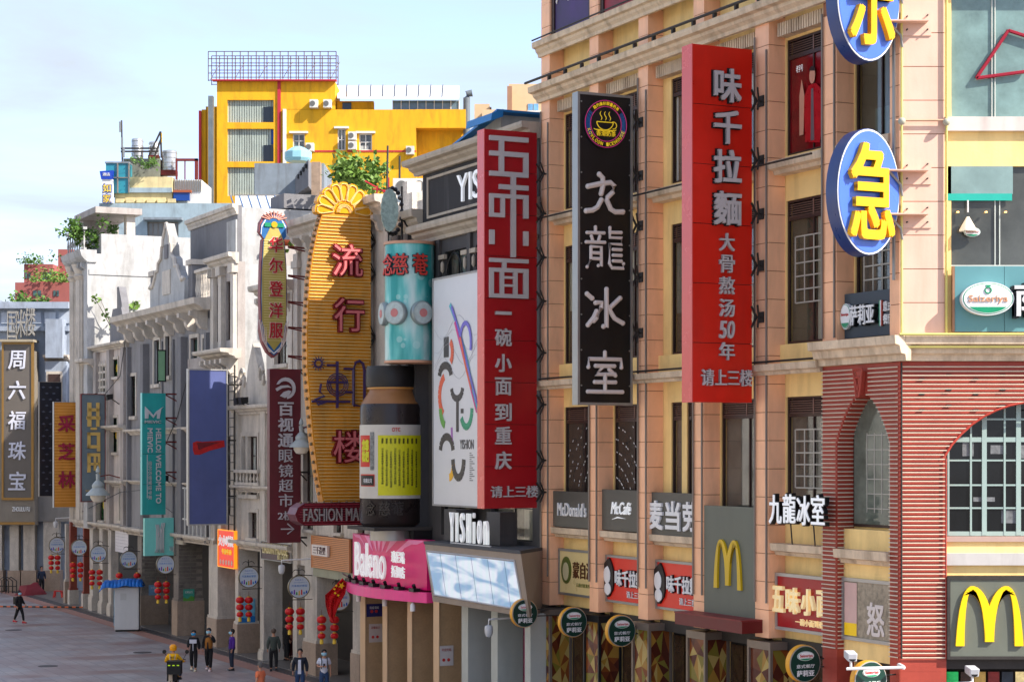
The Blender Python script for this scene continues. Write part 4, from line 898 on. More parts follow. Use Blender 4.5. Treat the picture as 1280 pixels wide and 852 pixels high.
# ---------------------------------------------------------------- charcoal building with the billboard and video screen
b2 = fthing('charcoal_building', 'charcoal three storey building with beige cornices behind the white billboard', 'building', 18.62)
a0, a1 = 18.62, S(529)
cz0, cz1 = Z(211, S(535, .5), .5), Z(200, S(523, .6), .6)+.12
ops = [(a0+.4, a0+2.2, 12.2, 16.0), (a0+3.0, a0+4.8, 12.2, 16.0), (a0+5.6, a0+7.4, 12.2, 16.0), (a0+.5, a0+3.6, 6.2, 8.3), (a0+5.2, a1-1.6, 6.2, 9.2)]
facade(F, a0, a1, 4.6, cz0+.02, ops, .3, b2, darkgrey, 'street_wall')
amass(b2, a0, a1-.01, -13, -.31, cz0-.02, M('charcoal side', (84, 82, 80), .8, streak=.3))
for o in ops: window(b2, F, *o[:4], -.12, cols=2, rows=2, fmat=black, gmat=glassd)
for k in range(3):                      # arch heads and small brackets above each window
    c = a0+1.3+k*2.6
    mb = MB(F)
    mb.tube([(c+.7*math.cos(q*math.pi/10), .04, 14.9+1.0*math.sin(q*math.pi/10)) for q in range(11)], .03, 5); mb.obj('arch_moulding', black, b2)
    for q in (-.95, .95): MB(F).box(c+q-.25, c+q+.25, 0, .12, 15.75, 15.9).obj('ledge', trimbeige, b2); MB(F).lathe([(.001, 0), (.07, .1), (.07, .35), (.001, .45)], (c+q, .06, 15.25), 8).obj('drop', trimbeige, b2, smooth=True)
    MB(F).box(c+1.15, c+1.42, 0, .1, 10, 16.45).obj('flat_pilaster', darkgrey, b2)
band(b2, F, a0-.1, a1+.3, 16.45, 17.05, cor(.55), trimbeige)
band(b2, F, a0-.05, a1+.45, cz0, cz1, cor(.65), trimbeige, 'roof_cornice')
fr = MB(F.at(0, .0, 0)); fz0, fz1 = 17.3, 18.75
fr.box(a0+.2, a1-.45, 0, .06, fz0, fz0+.09).box(a0+.2, a1-.45, 0, .06, fz1-.09, fz1).box(a1-.54, a1-.45, 0, .06, fz0+.09, fz1-.09).obj('panel_frame', trimbeige, b2)
MB(F).box(a0, a1+.01, .002, .012, 17.06, cz0-.005).obj('sign_band', M('black stucco band', (44, 43, 44), .8, var=.25, streak=.3, grime=(110, 106, 104)), b2)
text(b2, 'YISHION', face_n(S(600), .02), 1.1, (fz0+fz1)/2, 5.6, .95, whitel, d=.08)
# lower wing with its own cornice, left end
MB(F).box(a1, a1+3.2, -10, -.05, 4.6, 17.0).obj('wing_wall', M('grey brown render', (98, 92, 86), .8, streak=.4, var=.15), b2)
band(b2, F.at(0, -.05, 0), a1+.02, a1+1.5, 17.0, 17.7, cor(.5), trimbeige); band(b2, F.at(0, -.5, 0), a1+1.5, a1+3.2, 17.0, 17.6, cor(.5), trimbeige)
for k in range(3): MB(F).box(a1+.3+k*.95, a1+.5+k*.95, -.05, .08, 10, 17).obj('flat_pilaster', darkgrey, b2)
# rooftop shed with blue awning
sh = fthing('roof_shed', 'white lean-to with blue edge on the charcoal roof, left of the crimson sign', 'shed', S(585), -1, cz1)
q0, q1 = S(606), S(545)
MB(F).hexa([(q0,-.6,cz1-.1),(q1,-.6,cz1-.1),(q1,-5,cz1-.1),(q0,-5,cz1-.1),(q0,-.6,cz1+.95),(q1,-.6,cz1+.15),(q1,-5,cz1+.15),(q0,-5,cz1+.95)]).obj('wall', M('shed wall', (196, 192, 184), .8, streak=.4), sh)
MB(F).hexa([(q0-.3,-.3,cz1+.95),(q1+.3,-.3,cz1+.1),(q1+.3,-5.2,cz1+.1),(q0-.3,-5.2,cz1+.95),(q0-.3,-.3,cz1+1.03),(q1+.3,-.3,cz1+.18),(q1+.3,-5.2,cz1+.18),(q0-.3,-5.2,cz1+1.03)]).obj('roof', M('awning blue', (40, 120, 180), .5), sh)
MB(F).prism([(-.3, cz1+.95), (.1, cz1+.8), (.15, cz1+.55), (.1, cz1+.55), (-.3, cz1+.7)], 0, q0-.8, q0+1.2).obj('awning', M('awning blue', (40, 120, 180), .5), sh)
for k in range(3): MB(F).box(q0+.9+k*1.5, q0+1.5+k*1.5, -.58, -.5, cz1+.0+.2*(2-k)-.1, cz1+.18+.2*(2-k)-.1).obj('vent', black, sh)
# white billboard with the abstract lettering
fb = Fr(F(S(599, .45), .45, 0), -ES, EN); Lb = S(542.5, .45)-S(599.5, .45)
t = board('billboard', 'tall white billboard with coloured ribbon strokes between the teal drum and the crimson sign', 'billboard', fb, -Lb, 0, Z(631, S(570, .45), .45), Z(345, S(570, .45), .45), .3, M('white vinyl', (214, 214, 214), .35, var=.03), edge=.06, em=M('grey board frame', (150, 148, 144), .5))
zT, zB = Z(345, S(570, .45), .45), Z(631, S(570, .45), .45)
def bp(u, v): return (-Lb+u*Lb, zT+(zB-zT)*v)          # 0..1 across and down the sheet
def ribbon(t, pts, w, mat, y0=.004, nm='ribbon_stroke', w1=None):
    mb = MB(fb); P_ = [bp(*p) for p in pts]
    for i in range(len(P_)-1):
        (x0, z0), (x1, z1) = P_[i], P_[i+1]; dx, dz = x1-x0, z1-z0; l = math.hypot(dx, dz) or 1; nx, nz = -dz/l*w*.38, dx/l*w*.38
        k = 1 if w1 is None else (1+(w1-1)*i/len(P_)); k2 = 1 if w1 is None else (1+(w1-1)*(i+1)/len(P_))
        e = .0003*i
        mb.hexa([(x0+nx*k,y0,z0+nz*k),(x1+nx*k2,y0,z1+nz*k2),(x1-nx*k2,y0,z1-nz*k2),(x0-nx*k,y0,z0-nz*k),(x0+nx*k,y0+.006+e,z0+nz*k),(x1+nx*k2,y0+.006+e,z1+nz*k2),(x1-nx*k2,y0+.006+e,z1-nz*k2),(x0-nx*k,y0+.006+e,z0-nz*k)])
    return mb.obj(nm, mat, t)
def arcp(cx, cy, rx, ry, a0, a1, n=10): return [(cx+rx*math.cos(R_(a0+(a1-a0)*i/n)), cy+ry*math.sin(R_(a0+(a1-a0)*i/n))) for i in range(n+1)]
cg = M('print charcoal', (72, 68, 66), .5); co = M('print coral', (226, 104, 72), .5); cgr = M('print green', (110, 170, 80), .5); cb2 = M('print violet', (120, 110, 200), .5); ct = M('print aqua', (90, 180, 190), .5); cy_ = M('print amber', (236, 180, 50), .5); cpk = M('print magenta', (206, 70, 140), .5); cte = M('print jade', (50, 150, 110), .5)
ribbon(t, [(.29, .26), (.29, .35)], .55, cg); ribbon(t, arcp(.27, .43, .13, .045, 180, 360), .34, cg, .012)
ribbon(t, arcp(.36, .33, .07, .05, -70, 60), .3, co, .012); ribbon(t, arcp(.30, .52, .16, .09, 250, 120), .34, co); ribbon(t, arcp(.28, .56, .12, .09, 170, 100), .34, cgr, .012)
ribbon(t, arcp(.53, .49, .12, .045, 180, 0), .3, cg); ribbon(t, [(.54, .53), (.54, .68)], .26, cg, .012); ribbon(t, arcp(.73, .58, .12, .08, 0, 150), .3, cte); ribbon(t, [(.64, .58), (.64, .6)], .3, cg)
ribbon(t, arcp(.30, .76, .14, .06, 180, 360), .34, cg); ribbon(t, arcp(.56, .8, .12, .08, 180, 0), .34, cg, .012); ribbon(t, arcp(.36, .82, .09, .06, 0, 90), .34, cy_); ribbon(t, [(.41, .66), (.42, .72)], .2, M('print mauve', (170, 110, 180), .5))
ribbon(t, [(.38, .12), (.55, .22), (.74, .36), (.88, .5), (.97, .58)], .22, ct, .02, w1=.5); ribbon(t, [(.42, .13), (.60, .25), (.80, .42), (.97, .56)], .18, cb2, .03, w1=.5); ribbon(t, [(.5, .2), (.68, .35), (.85, .5), (.97, .6)], .16, cpk, .04, w1=.5)
ribbon(t, arcp(.72, .3, .12, .09, 200, 380), .2, cb2, .025); ribbon(t, [(.62, .27), (.74, .4), (.86, .5)], .16, co, .045, w1=.5)
text(t, 'YISHION', fb, -Lb*.26, zT+(zB-zT)*.735, 1.1, .32, cg, d=.01)
mb = MB(fb)
for q in range(14): z_ = zT+(zB-zT)*(.775+q*.009); mb.box(-Lb*.2, -Lb*.2+.15+.12*((q*7) % 3), .004, .008, z_, z_+.035)
mb.obj('small_print', M('print grey', (130, 130, 130), .6), t)
for q in range(4): ribbon(t, [(.02+i*.08, .22+.05*math.sin(i*.7+q)+q*.06) for i in range(13)], .012, M('print pale grey', (188, 188, 192), .5), nm='contour_line')
# video screen box
vs_ = fthing('video_screen', 'wide slanted video screen in a taupe box above the pale columns', 'screen', 19, 0, 4.0)
zt, zbm = 5.98, 4.05; nt_, nb_ = 1.55, 1.25; e0, e1 = S(653, 1.5), S(532.5, 1.5)
eb = S(678, 0)
MB(F).hexa([(eb,0,zbm),(e1,0,zbm),(e1,nb_,zbm),(e0,nb_,zbm),(eb,0,zt),(e1,0,zt),(e1,nt_,zt),(e0,nt_,zt)]).obj('housing', taupe, vs_)
MB(F).prism([(eb, 0), (e1+.02, 0), (e1+.02, nt_+.03), (e0-.02, nt_+.03)], 2, zt+.001, zt+.1).obj('top_slab', M('slab lead', (70, 72, 76), .7, streak=.4), vs_)
def scr_mat():
    m = bpy.data.materials.new('lit video wall'); m.use_nodes = True; nt = m.node_tree; nd, lk = nt.nodes, nt.links; p = nd['Principled BSDF']
    g = nd.new('ShaderNodeNewGeometry'); mp_ = nd.new('ShaderNodeMapping'); mp_.inputs['Scale'].default_value = (.3, .3, 1.3); mp_.inputs['Rotation'].default_value = (0, .3, 0); lk.new(g.outputs['Position'], mp_.inputs[0])
    n = nd.new('ShaderNodeTexNoise'); n.inputs['Scale'].default_value = 1.3; n.inputs['Distortion'].default_value = 1.2; lk.new(mp_.outputs[0], n.inputs['Vector'])
    r = nd.new('ShaderNodeValToRGB'); e = r.color_ramp.elements; e[0].position = .42; e[0].color = (*lin((136, 172, 204)), 1); e[1].position = .62; e[1].color = (*lin((222, 232, 240)), 1); lk.new(n.outputs[0], r.inputs[0])
    w = nd.new('ShaderNodeTexWave'); w.inputs['Scale'].default_value = 1.6; w.inputs['Distortion'].default_value = .5; lk.new(g.outputs['Position'], w.inputs['Vector'])
    x = nd.new('ShaderNodeMix'); x.data_type = 'RGBA'; x.blend_type = 'MULTIPLY'; x.inputs[0].default_value = .5; lk.new(r.outputs[0], x.inputs[6])
    r2 = nd.new('ShaderNodeValToRGB'); r2.color_ramp.elements[0].color = (.78, .9, .9, 1); r2.color_ramp.elements[1].color = (1, .86, .98, 1); lk.new(w.outputs[0], r2.inputs[0]); lk.new(r2.outputs[0], x.inputs[7])
    lk.new(x.outputs[2], p.inputs['Emission Color']); p.inputs['Emission Strength'].default_value = .34; p.inputs['Base Color'].default_value = (.05, .05, .05, 1); p.inputs['Roughness'].default_value = .3; return m
def on(s_, f): z = zbm+(zt-zbm)*f; return (s_, nb_+(nt_-nb_)*f+.012, z)
sp = MB(F); m1 = .35
A_, B_, C_, D_ = on(e0+m1, .10), on(e1-.25, .12), on(e1-.1, .88), on(e0+.5, .88)
sp.quad(A_, B_, C_, D_); sp.obj('display', scr_mat(), vs_)
mb = MB(F)
for p, q in ((A_, B_), (B_, C_), (C_, D_), (D_, A_)): mb.tube([p, q], .035, 4)
mb.obj('bezel', M('bezel grey', (176, 172, 170), .4), vs_)
for k in range(1, 6):
    s_ = e0+(e1-e0)*k/6; MB(F).tube([tuple(Vector(on(s_, .12))+Vector((0, .004, 0))), tuple(Vector(on(s_, .87))+Vector((0, .004, 0)))], .008, 4).obj('panel_seam', M('seam', (120, 130, 150), .5), vs_)
yt = thing('channel_letters', 'white latin brand letters standing on top of the video screen box', 'sign', F(S(590, 1.4), 1.4, zt), ANG)
fl = Fr(F(S(588, 1.35), 1.35, 0), -ES, EN)
wl_ = (S(563, 1.35)-S(613, 1.35))
for k, ch in enumerate(['Y', 'I', 'S', 'H', 'i', 'o', 'n']):
    h_ = .95 if ch in 'YISH' else (.98 if ch == 'i' else .75); ww = {'I': .09, 'i': .08, 'H': .26}.get(ch, .3)
    text(yt, ch, fl, (-.5+[.06, .19, .33, .49, .62, .76, .92][k])*wl_, zt+.16+h_/2, ww, h_, whitel, d=.08, bold=.004, name='character')
MB(fl).box(-wl_/2, wl_/2, -.02, .02, zt+.08, zt+.13).obj('base_rail', white, yt)
for k in range(2): MB(F).box(a0+1.0+3.4*k, a0+2.0+3.4*k, .3, .9, 6.1, 7.15).obj('dark_column', darkgrey, b2)
# ground floor: pale square columns
pale_col = M('pale grey column', (176, 180, 172), .5, var=.06, streak=.12)
for k, (xl, xr, xs) in enumerate(((656, 663, 676), (614, 622, 649), (577, 585, 601))):
    s0_, s1_ = S(xr, .6), S(xl, .6); MB(F).box(s0_, s1_, .6-.9, .6, .05, 4.05).obj('column', pale_col, b2)
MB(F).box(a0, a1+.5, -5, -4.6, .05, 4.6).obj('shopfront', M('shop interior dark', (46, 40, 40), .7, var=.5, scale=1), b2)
MB(F).box(a0, a1+.5, -4.6, -.0, 4.5, 4.62).obj('soffit', M('soffit', (120, 116, 110), .8), b2)
MB(F).box(20.3, 21.0, -4.0, -.6, .06, 4.0).obj('magenta_panel', M('magenta wall', (150, 10, 90), .5), b2)
# ---------------------------------------------------------------- wood clad shop with curved pink fascia
b3 = fthing('arcade_building', 'cream arcade building behind the giant bottle and the golden sunburst sign', 'building', 28)
c0, c1 = a1+3.2, S(370)
ops3 = [(33.0, 34.2, 10.5, 14.6), (35.4, 36.6, 10.5, 14.6), (37.8, 39.0, 10.5, 14.6), (33.0, 34.2, 5.9, 9.0), (36.0, 37.4, 5.9, 9.0), (39.2, 40.4, 5.9, 9.2)]
facade(F, c0, c1, 4.4, 18.0, ops3, .35, b3, creamp, 'street_wall')
for o in ops3: window(b3, F, *o, -.14, cols=2, rows=3, fmat=frame); surround(b3, F, *o)
amass(b3, a1+.02, c1, -10, -.36, 17.6, creamp)
band(b3, F, c0, c1+.3, 17.9, 18.6, cor(.6), creamp); corbels(b3, F, c0+.2, c1, 17.3, 17.9, 9, .4, .25, creamp)
band(b3, F, c0, c1, 9.6, 10.0, cor(.35), creamp)
for s_ in (c1-.25, c1-4.5, c1-8.4): MB(F).box(s_-.3, s_+.25, 0, .14, 4.4, 17.3).obj('pilaster', creamp, b3); MB(F).box(s_-.4, s_+.35, 0, .2, 16.7, 17.0).obj('capital', creamp, b3)
# ruined attic wall above
at = MB(F)
for k in range(26):
    s_ = c0-1+k*.5; at.box(s_, s_+.49, -3.2, -2.6, 17.55, 18.9+.5*math.sin(k*1.3)+.2*((k*7) % 3))
at.obj('broken_parapet', M('rubble plaster', (206, 196, 182), .9, var=.3, scale=2, streak=.5, bump=.4, fine=.15), b3, kind='stuff')
text3 = None
# upper lintel and columns of the shop
for xl, xr, xs in ((542.6, 549, 568), (510, 515, 535), (479, 484, 502), (451, 456.6, 480)):
    s0_, s1_ = S(xr, .55), S(xl, .55); dpp = .95
    MB(F).box(s0_+.04, s1_-.001, .55-dpp, .53, .05, 4.6).obj('column', wood, b3); MB(F).box(s0_, s1_+.04, .531, .56, .05, 4.6).obj('column_edge', woodl, b3)
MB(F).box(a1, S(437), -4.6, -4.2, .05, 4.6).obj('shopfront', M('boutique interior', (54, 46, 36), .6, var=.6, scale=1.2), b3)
MB(F).box(a1, S(437), -4.2, 0, 4.35, 4.5).obj('soffit', M('soffit', (120, 116, 110), .8), b3)
t = fthing('curved_fascia', 'magenta shop fascia with white latin name and a bulging pink ledge', 'sign', S(485), .6, 4.2)
fs0, fs1 = S(531, .7), S(438.5, .7); pk = M('magenta vinyl', (222, 20, 112), .35, var=.10, scale=.8); nseg = 14
zt3, zb3 = Z(671, S(485, .8), .8), Z(731, S(485, .8), .8)
mb = MB(F)
def cv(f): return .62+.35*math.sin(f*math.pi)
for k in range(nseg):
    f0, f1 = k/nseg, (k+1)/nseg; sA, sB = fs0+(fs1-fs0)*f0, fs0+(fs1-fs0)*f1
    mb.hexa([(sA,.3,zb3),(sB,.3,zb3),(sB,cv(f1),zb3),(sA,cv(f0),zb3),(sA,.3,zt3),(sB,.3,zt3),(sB,cv(f1),zt3),(sA,cv(f0),zt3)])
mb.obj('face_panel', pk, t, smooth=True)
mb = MB(F); led = M('pink ledge', (236, 60, 140), .35)
for k in range(nseg):
    f0, f1 = k/nseg, (k+1)/nseg; sA, sB = fs0-.25+(fs1-fs0+.7)*f0, fs0-.25+(fs1-fs0+.7)*f1; o0, o1 = cv(f0)+.12+.45*math.sin(f0*math.pi), cv(f1)+.12+.45*math.sin(f1*math.pi)
    mb.hexa([(sA,.3,zb3-.42),(sB,.3,zb3-.42),(sB,o1,zb3-.42),(sA,o0,zb3-.42),(sA,.3,zb3-.06),(sB,.3,zb3-.06),(sB,o1,zb3-.06),(sA,o0,zb3-.06)])
mb.obj('ledge', led, t, smooth=True)
# sun rays printed on the fascia
ray = M('pale pink ray', (240, 130, 180), .35); fcx = (fs0+fs1)/2
for k, al in enumerate((-60, -38, -18, 0, 18, 38, 60)):
    pr = MB(F); p = []
    for a_, r_ in ((al-4, .9), (al+4, .9)): p.append((a_, r_))
    def rp(a_, r_):
        s_ = fcx+math.tan(R_(a_))*r_*.9; s_ = min(max(s_, fs0+.1), fs1-.1); f = (s_-fs0)/(fs1-fs0); return (s_, cv(f)+.01, min(zt3-.02, zb3+.3+r_))
    pr._add([rp(al-1.5, .9), rp(al+1.5, .9), rp(al+6, 1.9), rp(al-6, 1.9)], [(0,1,2,3)]); pr.obj('printed_ray', ray, t)
fl = face_n((fs0+fs1)/2, 1.0)
lw = fs1-fs0
text(t, 'Baleno', fl, -lw*.1, (zt3+zb3)/2-.02, lw*.42, 1.25, whitel, d=.08, bold=.008)
text(t, '班尼路', fl, lw*.27, (zt3+zb3)/2+.22, lw*.17, .42, whitel, d=.05, bold=.012); text(t, '折扣店', fl, lw*.27, (zt3+zb3)/2-.3, lw*.17, .42, whitel, d=.05, bold=.012)
for k in range(7):
    f = .06+k*.145; s_ = fs0+(fs1-fs0)*f; MB(F).box(s_-.22, s_+.22, cv(f)+.1, cv(f)+.35, zb3-.06, zb3+.06).tube([(s_, cv(f)+.2, zb3), (s_-.1, cv(f)+.3, zb3+.18)], .07, 6).obj('spot_lamp', black, t)
for k in range(3): MB(F).lathe([(.09, 0), (.09, .22), (.03, .3)], (fs0+.6+k*2.6, .9, zb3-.75), 10).obj('downlight', white, t, smooth=True)
# tan shutter box, left of the fascia
t = fthing('shutter_box', 'orange-tan slatted shutter box with a small white name plate', 'sign', S(412), .2, 4.9)
q0, q1 = S(437, .3), S(389.5, .3); zt4, zb4 = Z(671, S(412, .3), .3), Z(712, S(412, .3), .3); mb = None
tan = M('tan slats', (204, 140, 92), .5, var=.05)
MB(F).box(q0, q1, .0, .25, zb4, zt4).obj('backing', M('tan back', (120, 78, 50), .6), t)
ns = 18
for k in range(ns):
    z_ = zb4+(zt4-zb4)*(k+.5)/ns; h_ = (zt4-zb4)/ns*.36
    MB(F).box(q0+.05, q1-.05, .25, .3, z_-h_, z_+h_).obj('slat', tan, t)
MB(F).box(q0, q0+.05, .0, .33, zb4, zt4).obj('side_trim', tan, t); MB(F).box(q1-.05, q1, 0, .33, zb4, zt4).obj('side_trim', tan, t)
fp_ = Fr(F(S(402, .32), .32, 0), -ES, EN); MB(fp_).box(-.9, .9, 0, .1, zb4+.52, zb4+.95).obj('name_plate', pinkw, t)
text(t, '三千造型', fp_, 0, zb4+.74, 1.4, .3, M('maroon ink', (70, 30, 40), .5), d=.02, lift=.1)
MB(F).box(q0-.1, q1+.1, 0, .2, zb4-.35, zb4-.02).obj('lintel', M('sage lintel', (150, 150, 126), .6, streak=.3), b3)
# ---------------------------------------------------------------- giant bottle, teal drum, disc
sB = 28.35; nB = N(490, sB); rB = 40/2500*DY(sB, nB); zb0 = Z(657, sB, nB); zt0 = Z(458, sB, nB); Hh = zt0-zb0
def zq(y): return Z(y, sB, nB)
bt = thing('giant_bottle', 'giant dark syrup bottle with a yellow printed label standing over the shops', 'bottle', F(sB, nB, zb0), ANG)
C_ = (sB, nB, 0)
bod = M('bottle body', (42, 34, 32), .3, var=.25, scale=2, streak=.2, grime=(60, 58, 60)); amb = M('amber shoulder', (150, 104, 60), .4, var=.15, scale=2)
MB(F).lathe([(rB*.9, zb0), (rB, zb0+.15), (rB, zq(510)), (rB*.97, zq(505))], C_, 40).obj('body', bod, bt, smooth=True)
MB(F).lathe([(rB*.97, zq(505)), (rB*.88, zq(499)), (rB*.76, zq(492)), (rB*.72, zq(489)), (rB*.72, zq(484))], C_, 40).obj('shoulder', amb, bt, smooth=True)
MB(F).lathe([(rB*.78, zq(486.5)), (rB*.78, zq(484.5))], C_, 40).obj('collar', M('amber ring', (196, 140, 70), .4), bt, smooth=True)
MB(F).lathe([(rB*.80, zq(484)), (rB*.82, zq(480)), (rB*.82, zq(466)), (rB*.79, zt0), (.001, zt0+.02)], C_, 32).obj('cap', M('bottle cap', (26, 25, 26), .45, var=.4, scale=4), bt, smooth=True)
vd = math.atan2((Vector((0,0,0))-F(sB, nB, 0)).dot(EN), (Vector((0,0,0))-F(sB, nB, 0)).dot(ES))   # direction of the viewer in the facade frame
def wrap(parent, C, r, a0, a1, z0, z1, mat, nm, seg=16):
    mb = MB(F); vs = []; fs = []
    for i in range(seg+1):
        t = vd+a0+(a1-a0)*i/seg
        for z in (z0, z1): vs.append((C[0]+r*math.cos(t), C[1]+r*math.sin(t), z))
    fs = [(2*i, 2*i+2, 2*i+3, 2*i+1) for i in range(seg)]; mb._add(vs, fs); return mb.obj(nm, mat, parent, smooth=True, recalc=False)
# positive angle = to the right as seen or to the left? facade x runs to the left, so a grows to the right
lab = M('white label', (196, 190, 178), .4, var=.08, streak=.15)
wrap(bt, C_, rB+.012, -1.65, 1.45, zq(622), zq(531), lab, 'label', 30)
sg = 1
def wtext(parent, ch, ang, r, C, z, w, h, mat, d=.03, bold=0., name='lettering'):
    t = vd+ang; p = Fr(F(C[0]+r*math.cos(t), C[1]+r*math.sin(t), 0), -(ES*-math.sin(t)+EN*math.cos(t))*1, ES*math.cos(t)+EN*math.sin(t))
    # tangent chosen so that letters read left to right from outside
    if p.x.cross(EZ).dot(p.y) < 0: p.x = -p.x
    return text(parent, ch, p, 0, z, w, h, mat, d=d, bold=bold, name=name)
right = 1 if (ES*-math.sin(vd)+EN*math.cos(vd)).x > 0 else -1
def A(px): return right*math.asin(max(-1, min(1, (px-490)/40)))
yl = M('label yellow', (204, 200, 20), .45, var=.04); ink = M('label ink', (60, 60, 30), .6); rd = M('label red', (196, 50, 36), .5)
a_, b_ = sorted((A(473), A(526.5))); wrap(bt, C_, rB+.02, a_, b_, zq(618), zq(544), yl, 'label_panel', 20)
for k in range(9):
    ang = A(478.5+k*5.1); n_ = 14 if k % 3 else 10
    wtext(bt, '国药准字', ang, rB+.02, C_, zq(551), .07, .2, ink, d=.008)
    for q in range(3):
        wtext(bt, '\n'.join('川贝枇杷膏止咳化痰润肺清热养阴'[q*3:(q*3+5)]), ang, rB+.02, C_, zq(567+q*15+(k % 3)*2), .075, .42, ink, d=.008)
a_, b_ = sorted((A(451.5), A(463))); wrap(bt, C_, rB+.02, a_, b_, zq(583), zq(544), rd, 'label_badge', 8)
a_, b_ = sorted((A(463.5), A(468.5))); wrap(bt, C_, rB+.02, a_, b_, zq(587), zq(540), M('label lace', (120, 122, 120), .5, var=.7, scale=9), 'label_border', 4)
a_, b_ = sorted((A(452), A(469))); wrap(bt, C_, rB+.022, a_, b_, zq(607), zq(592), rd, 'label_box', 8); a_, b_ = sorted((A(452.6), A(468.2))); wrap(bt, C_, rB+.03, a_, b_, zq(606), zq(593.5), black, 'label_box_face', 8)
wtext(bt, '念慈\n枇杷', A(458), rB+.022, C_, zq(563), .42, .8, yl, d=.01, bold=.02); wtext(bt, '有限公司', A(461), rB+.035, C_, zq(600), .42, .16, white, d=.008)
wtext(bt, 'OTC', A(495), rB+.016, C_, zq(537), .3, .14, rd, d=.01, bold=.02)
for ch, px in zip('念慈菴', (464, 481, 497)): wtext(bt, ch, A(px), rB-.01, C_, zq(634), .42, .5, bod, d=.05, bold=.01, name='embossed_character')
# carrying shelf
sf = thing('support_shelf', 'dark ledge carrying the giant bottle above the pink fascia', 'shelf', F(sB, 0, zb0-.3), ANG)
MB(F).box(sB-1.3, sB+1.3, 0, nB+1.2, zb0-.12, zb0-.005).obj('deck', M('deck', (60, 56, 52), .7), sf)
MB(F).lathe([(rB*.7, zb0-.5), (rB*.7, zb0-.13)], C_, 24).obj('drum_base', alu, sf, smooth=True)
MB(F).box(sB-1.25, sB-.9, .0, nB-.3, zb0-.5, zb0-.12).obj('beam', black, sf); MB(F).box(sB-.9, sB-.5, -.3, .5, zb0-.1, 12.6).obj('post', darkgrey, sf)
# teal drum
sD = 27.2; nD = N(512, sD); rD = 31/2500*DY(sD, nD)
def zd(y): return Z(y, sD, nD)
CD = (sD, nD, 0)
def teal_mat():
    m = bpy.data.materials.new('teal bokeh print'); m.use_nodes = True; nt = m.node_tree; nd, lk = nt.nodes, nt.links; p = nd['Principled BSDF']; p.inputs['Roughness'].default_value = .3
    g = nd.new('ShaderNodeNewGeometry'); mpn = nd.new('ShaderNodeMapping'); mpn.inputs['Scale'].default_value = (1.6, 1.6, .35); lk.new(g.outputs['Position'], mpn.inputs[0])
    n = nd.new('ShaderNodeTexNoise'); n.inputs['Scale'].default_value = 1.0; n.inputs['Detail'].default_value = 3; lk.new(mpn.outputs[0], n.inputs['Vector'])
    r = nd.new('ShaderNodeValToRGB'); e = r.color_ramp.elements; e[0].position = .36; e[0].color = (*lin((24, 150, 146)), 1); e[1].position = .66; e[1].color = (*lin((196, 222, 216)), 1); x = e.new(.5); x.color = (*lin((96, 190, 184)), 1); lk.new(n.outputs[0], r.inputs[0])
    v = nd.new('ShaderNodeTexVoronoi'); v.inputs['Scale'].default_value = 2.1; lk.new(g.outputs['Position'], v.inputs['Vector'])
    c = nd.new('ShaderNodeMath'); c.operation = 'LESS_THAN'; c.inputs[1].default_value = .3; lk.new(v.outputs['Distance'], c.inputs[0]); c2 = nd.new('ShaderNodeMath'); c2.operation = 'MULTIPLY'; c2.inputs[1].default_value = .3; lk.new(c.outputs[0], c2.inputs[0])
    mm = nd.new('ShaderNodeMix'); mm.data_type = 'RGBA'; mm.inputs[7].default_value = (*lin((206, 232, 226)), 1); lk.new(c2.outputs[0], mm.inputs[0]); lk.new(r.outputs[0], mm.inputs[6]); lk.new(mm.outputs[2], p.inputs['Base Color']); return m
dr = thing('drum_sign', 'teal cylindrical sign with red characters and round tins above the giant bottle', 'sign', F(sD, nD, zd(453)), ANG)
MB(F).lathe([(rD, zd(452)), (rD, zd(306))], CD, 40).obj('print_wrap', teal_mat(), dr, smooth=True)
MB(F).lathe([(rD+.04, zd(307)), (rD+.04, zd(303.5)), (.01, zd(303))], CD, 40).obj('rim', M('peach rim', (200, 150, 120), .5), dr, smooth=True); MB(F).lathe([(.01, zd(455)), (rD+.03, zd(454)), (rD+.03, zd(451))], CD, 40).obj('rim', M('peach rim', (200, 150, 120), .5), dr, smooth=True)
def AD(px): return right*math.asin(max(-1, min(1, (px-512)/31)))
cr_ = M('carmine letter', (196, 60, 50), .4)
for ch, px in zip('念慈菴', (487, 501, 524)):
    wtext(dr, ch, AD(px)*.98, rD+.02, CD, zd(333), .6, .78, M('navy back', (40, 60, 70), .5), d=.06, bold=.02, name='character_back'); wtext(dr, ch, AD(px)*.98, rD+.075, CD, zd(333), .56, .74, cr_, d=.03, bold=.008, name='character')
for px in (484, 496, 526):
    t_ = vd+AD(px)*(1.0 if px > 490 else 1.15); ax = ES*math.cos(t_)+EN*math.sin(t_); tg = ax.cross(EZ)
    fr_ = Fr(F(sD+rD*math.cos(t_), nD+rD*math.sin(t_), 0), tg, ax)
    MB(fr_).lathe([(.42, -.02), (.42, .12), (.39, .16)], (0, 0, zd(393)), 28, ax=1).obj('tin', M('tin metal', (150, 160, 158), .35, .4, var=.2), dr, smooth=True)
    MB(fr_).lathe([(.36, .16), (.36, .172)], (0, 0, zd(393)), 28, ax=1).obj('tin_lid', M('tin lid', (176, 190, 186), .4, var=.2, scale=6), dr, smooth=True)
    MB(fr_).lathe([(.15, .173), (.15, .182)], (0, 0, zd(393)), 16, ax=1).obj('tin_badge', M('badge pink', (196, 120, 116), .5), dr, smooth=True)
MB(F).box(sD-.1, sD+.1, nD-.1, nD+.1, zt0, zd(453)).obj('stem', black, dr); MB(F).box(sD-.06, sD+.06, -.1, nD, zd(400)-.1, zd(400)+.1).box(sD-.06, sD+.06, -.1, nD, zd(330)-.1, zd(330)+.1).obj('arm', iron, dr)
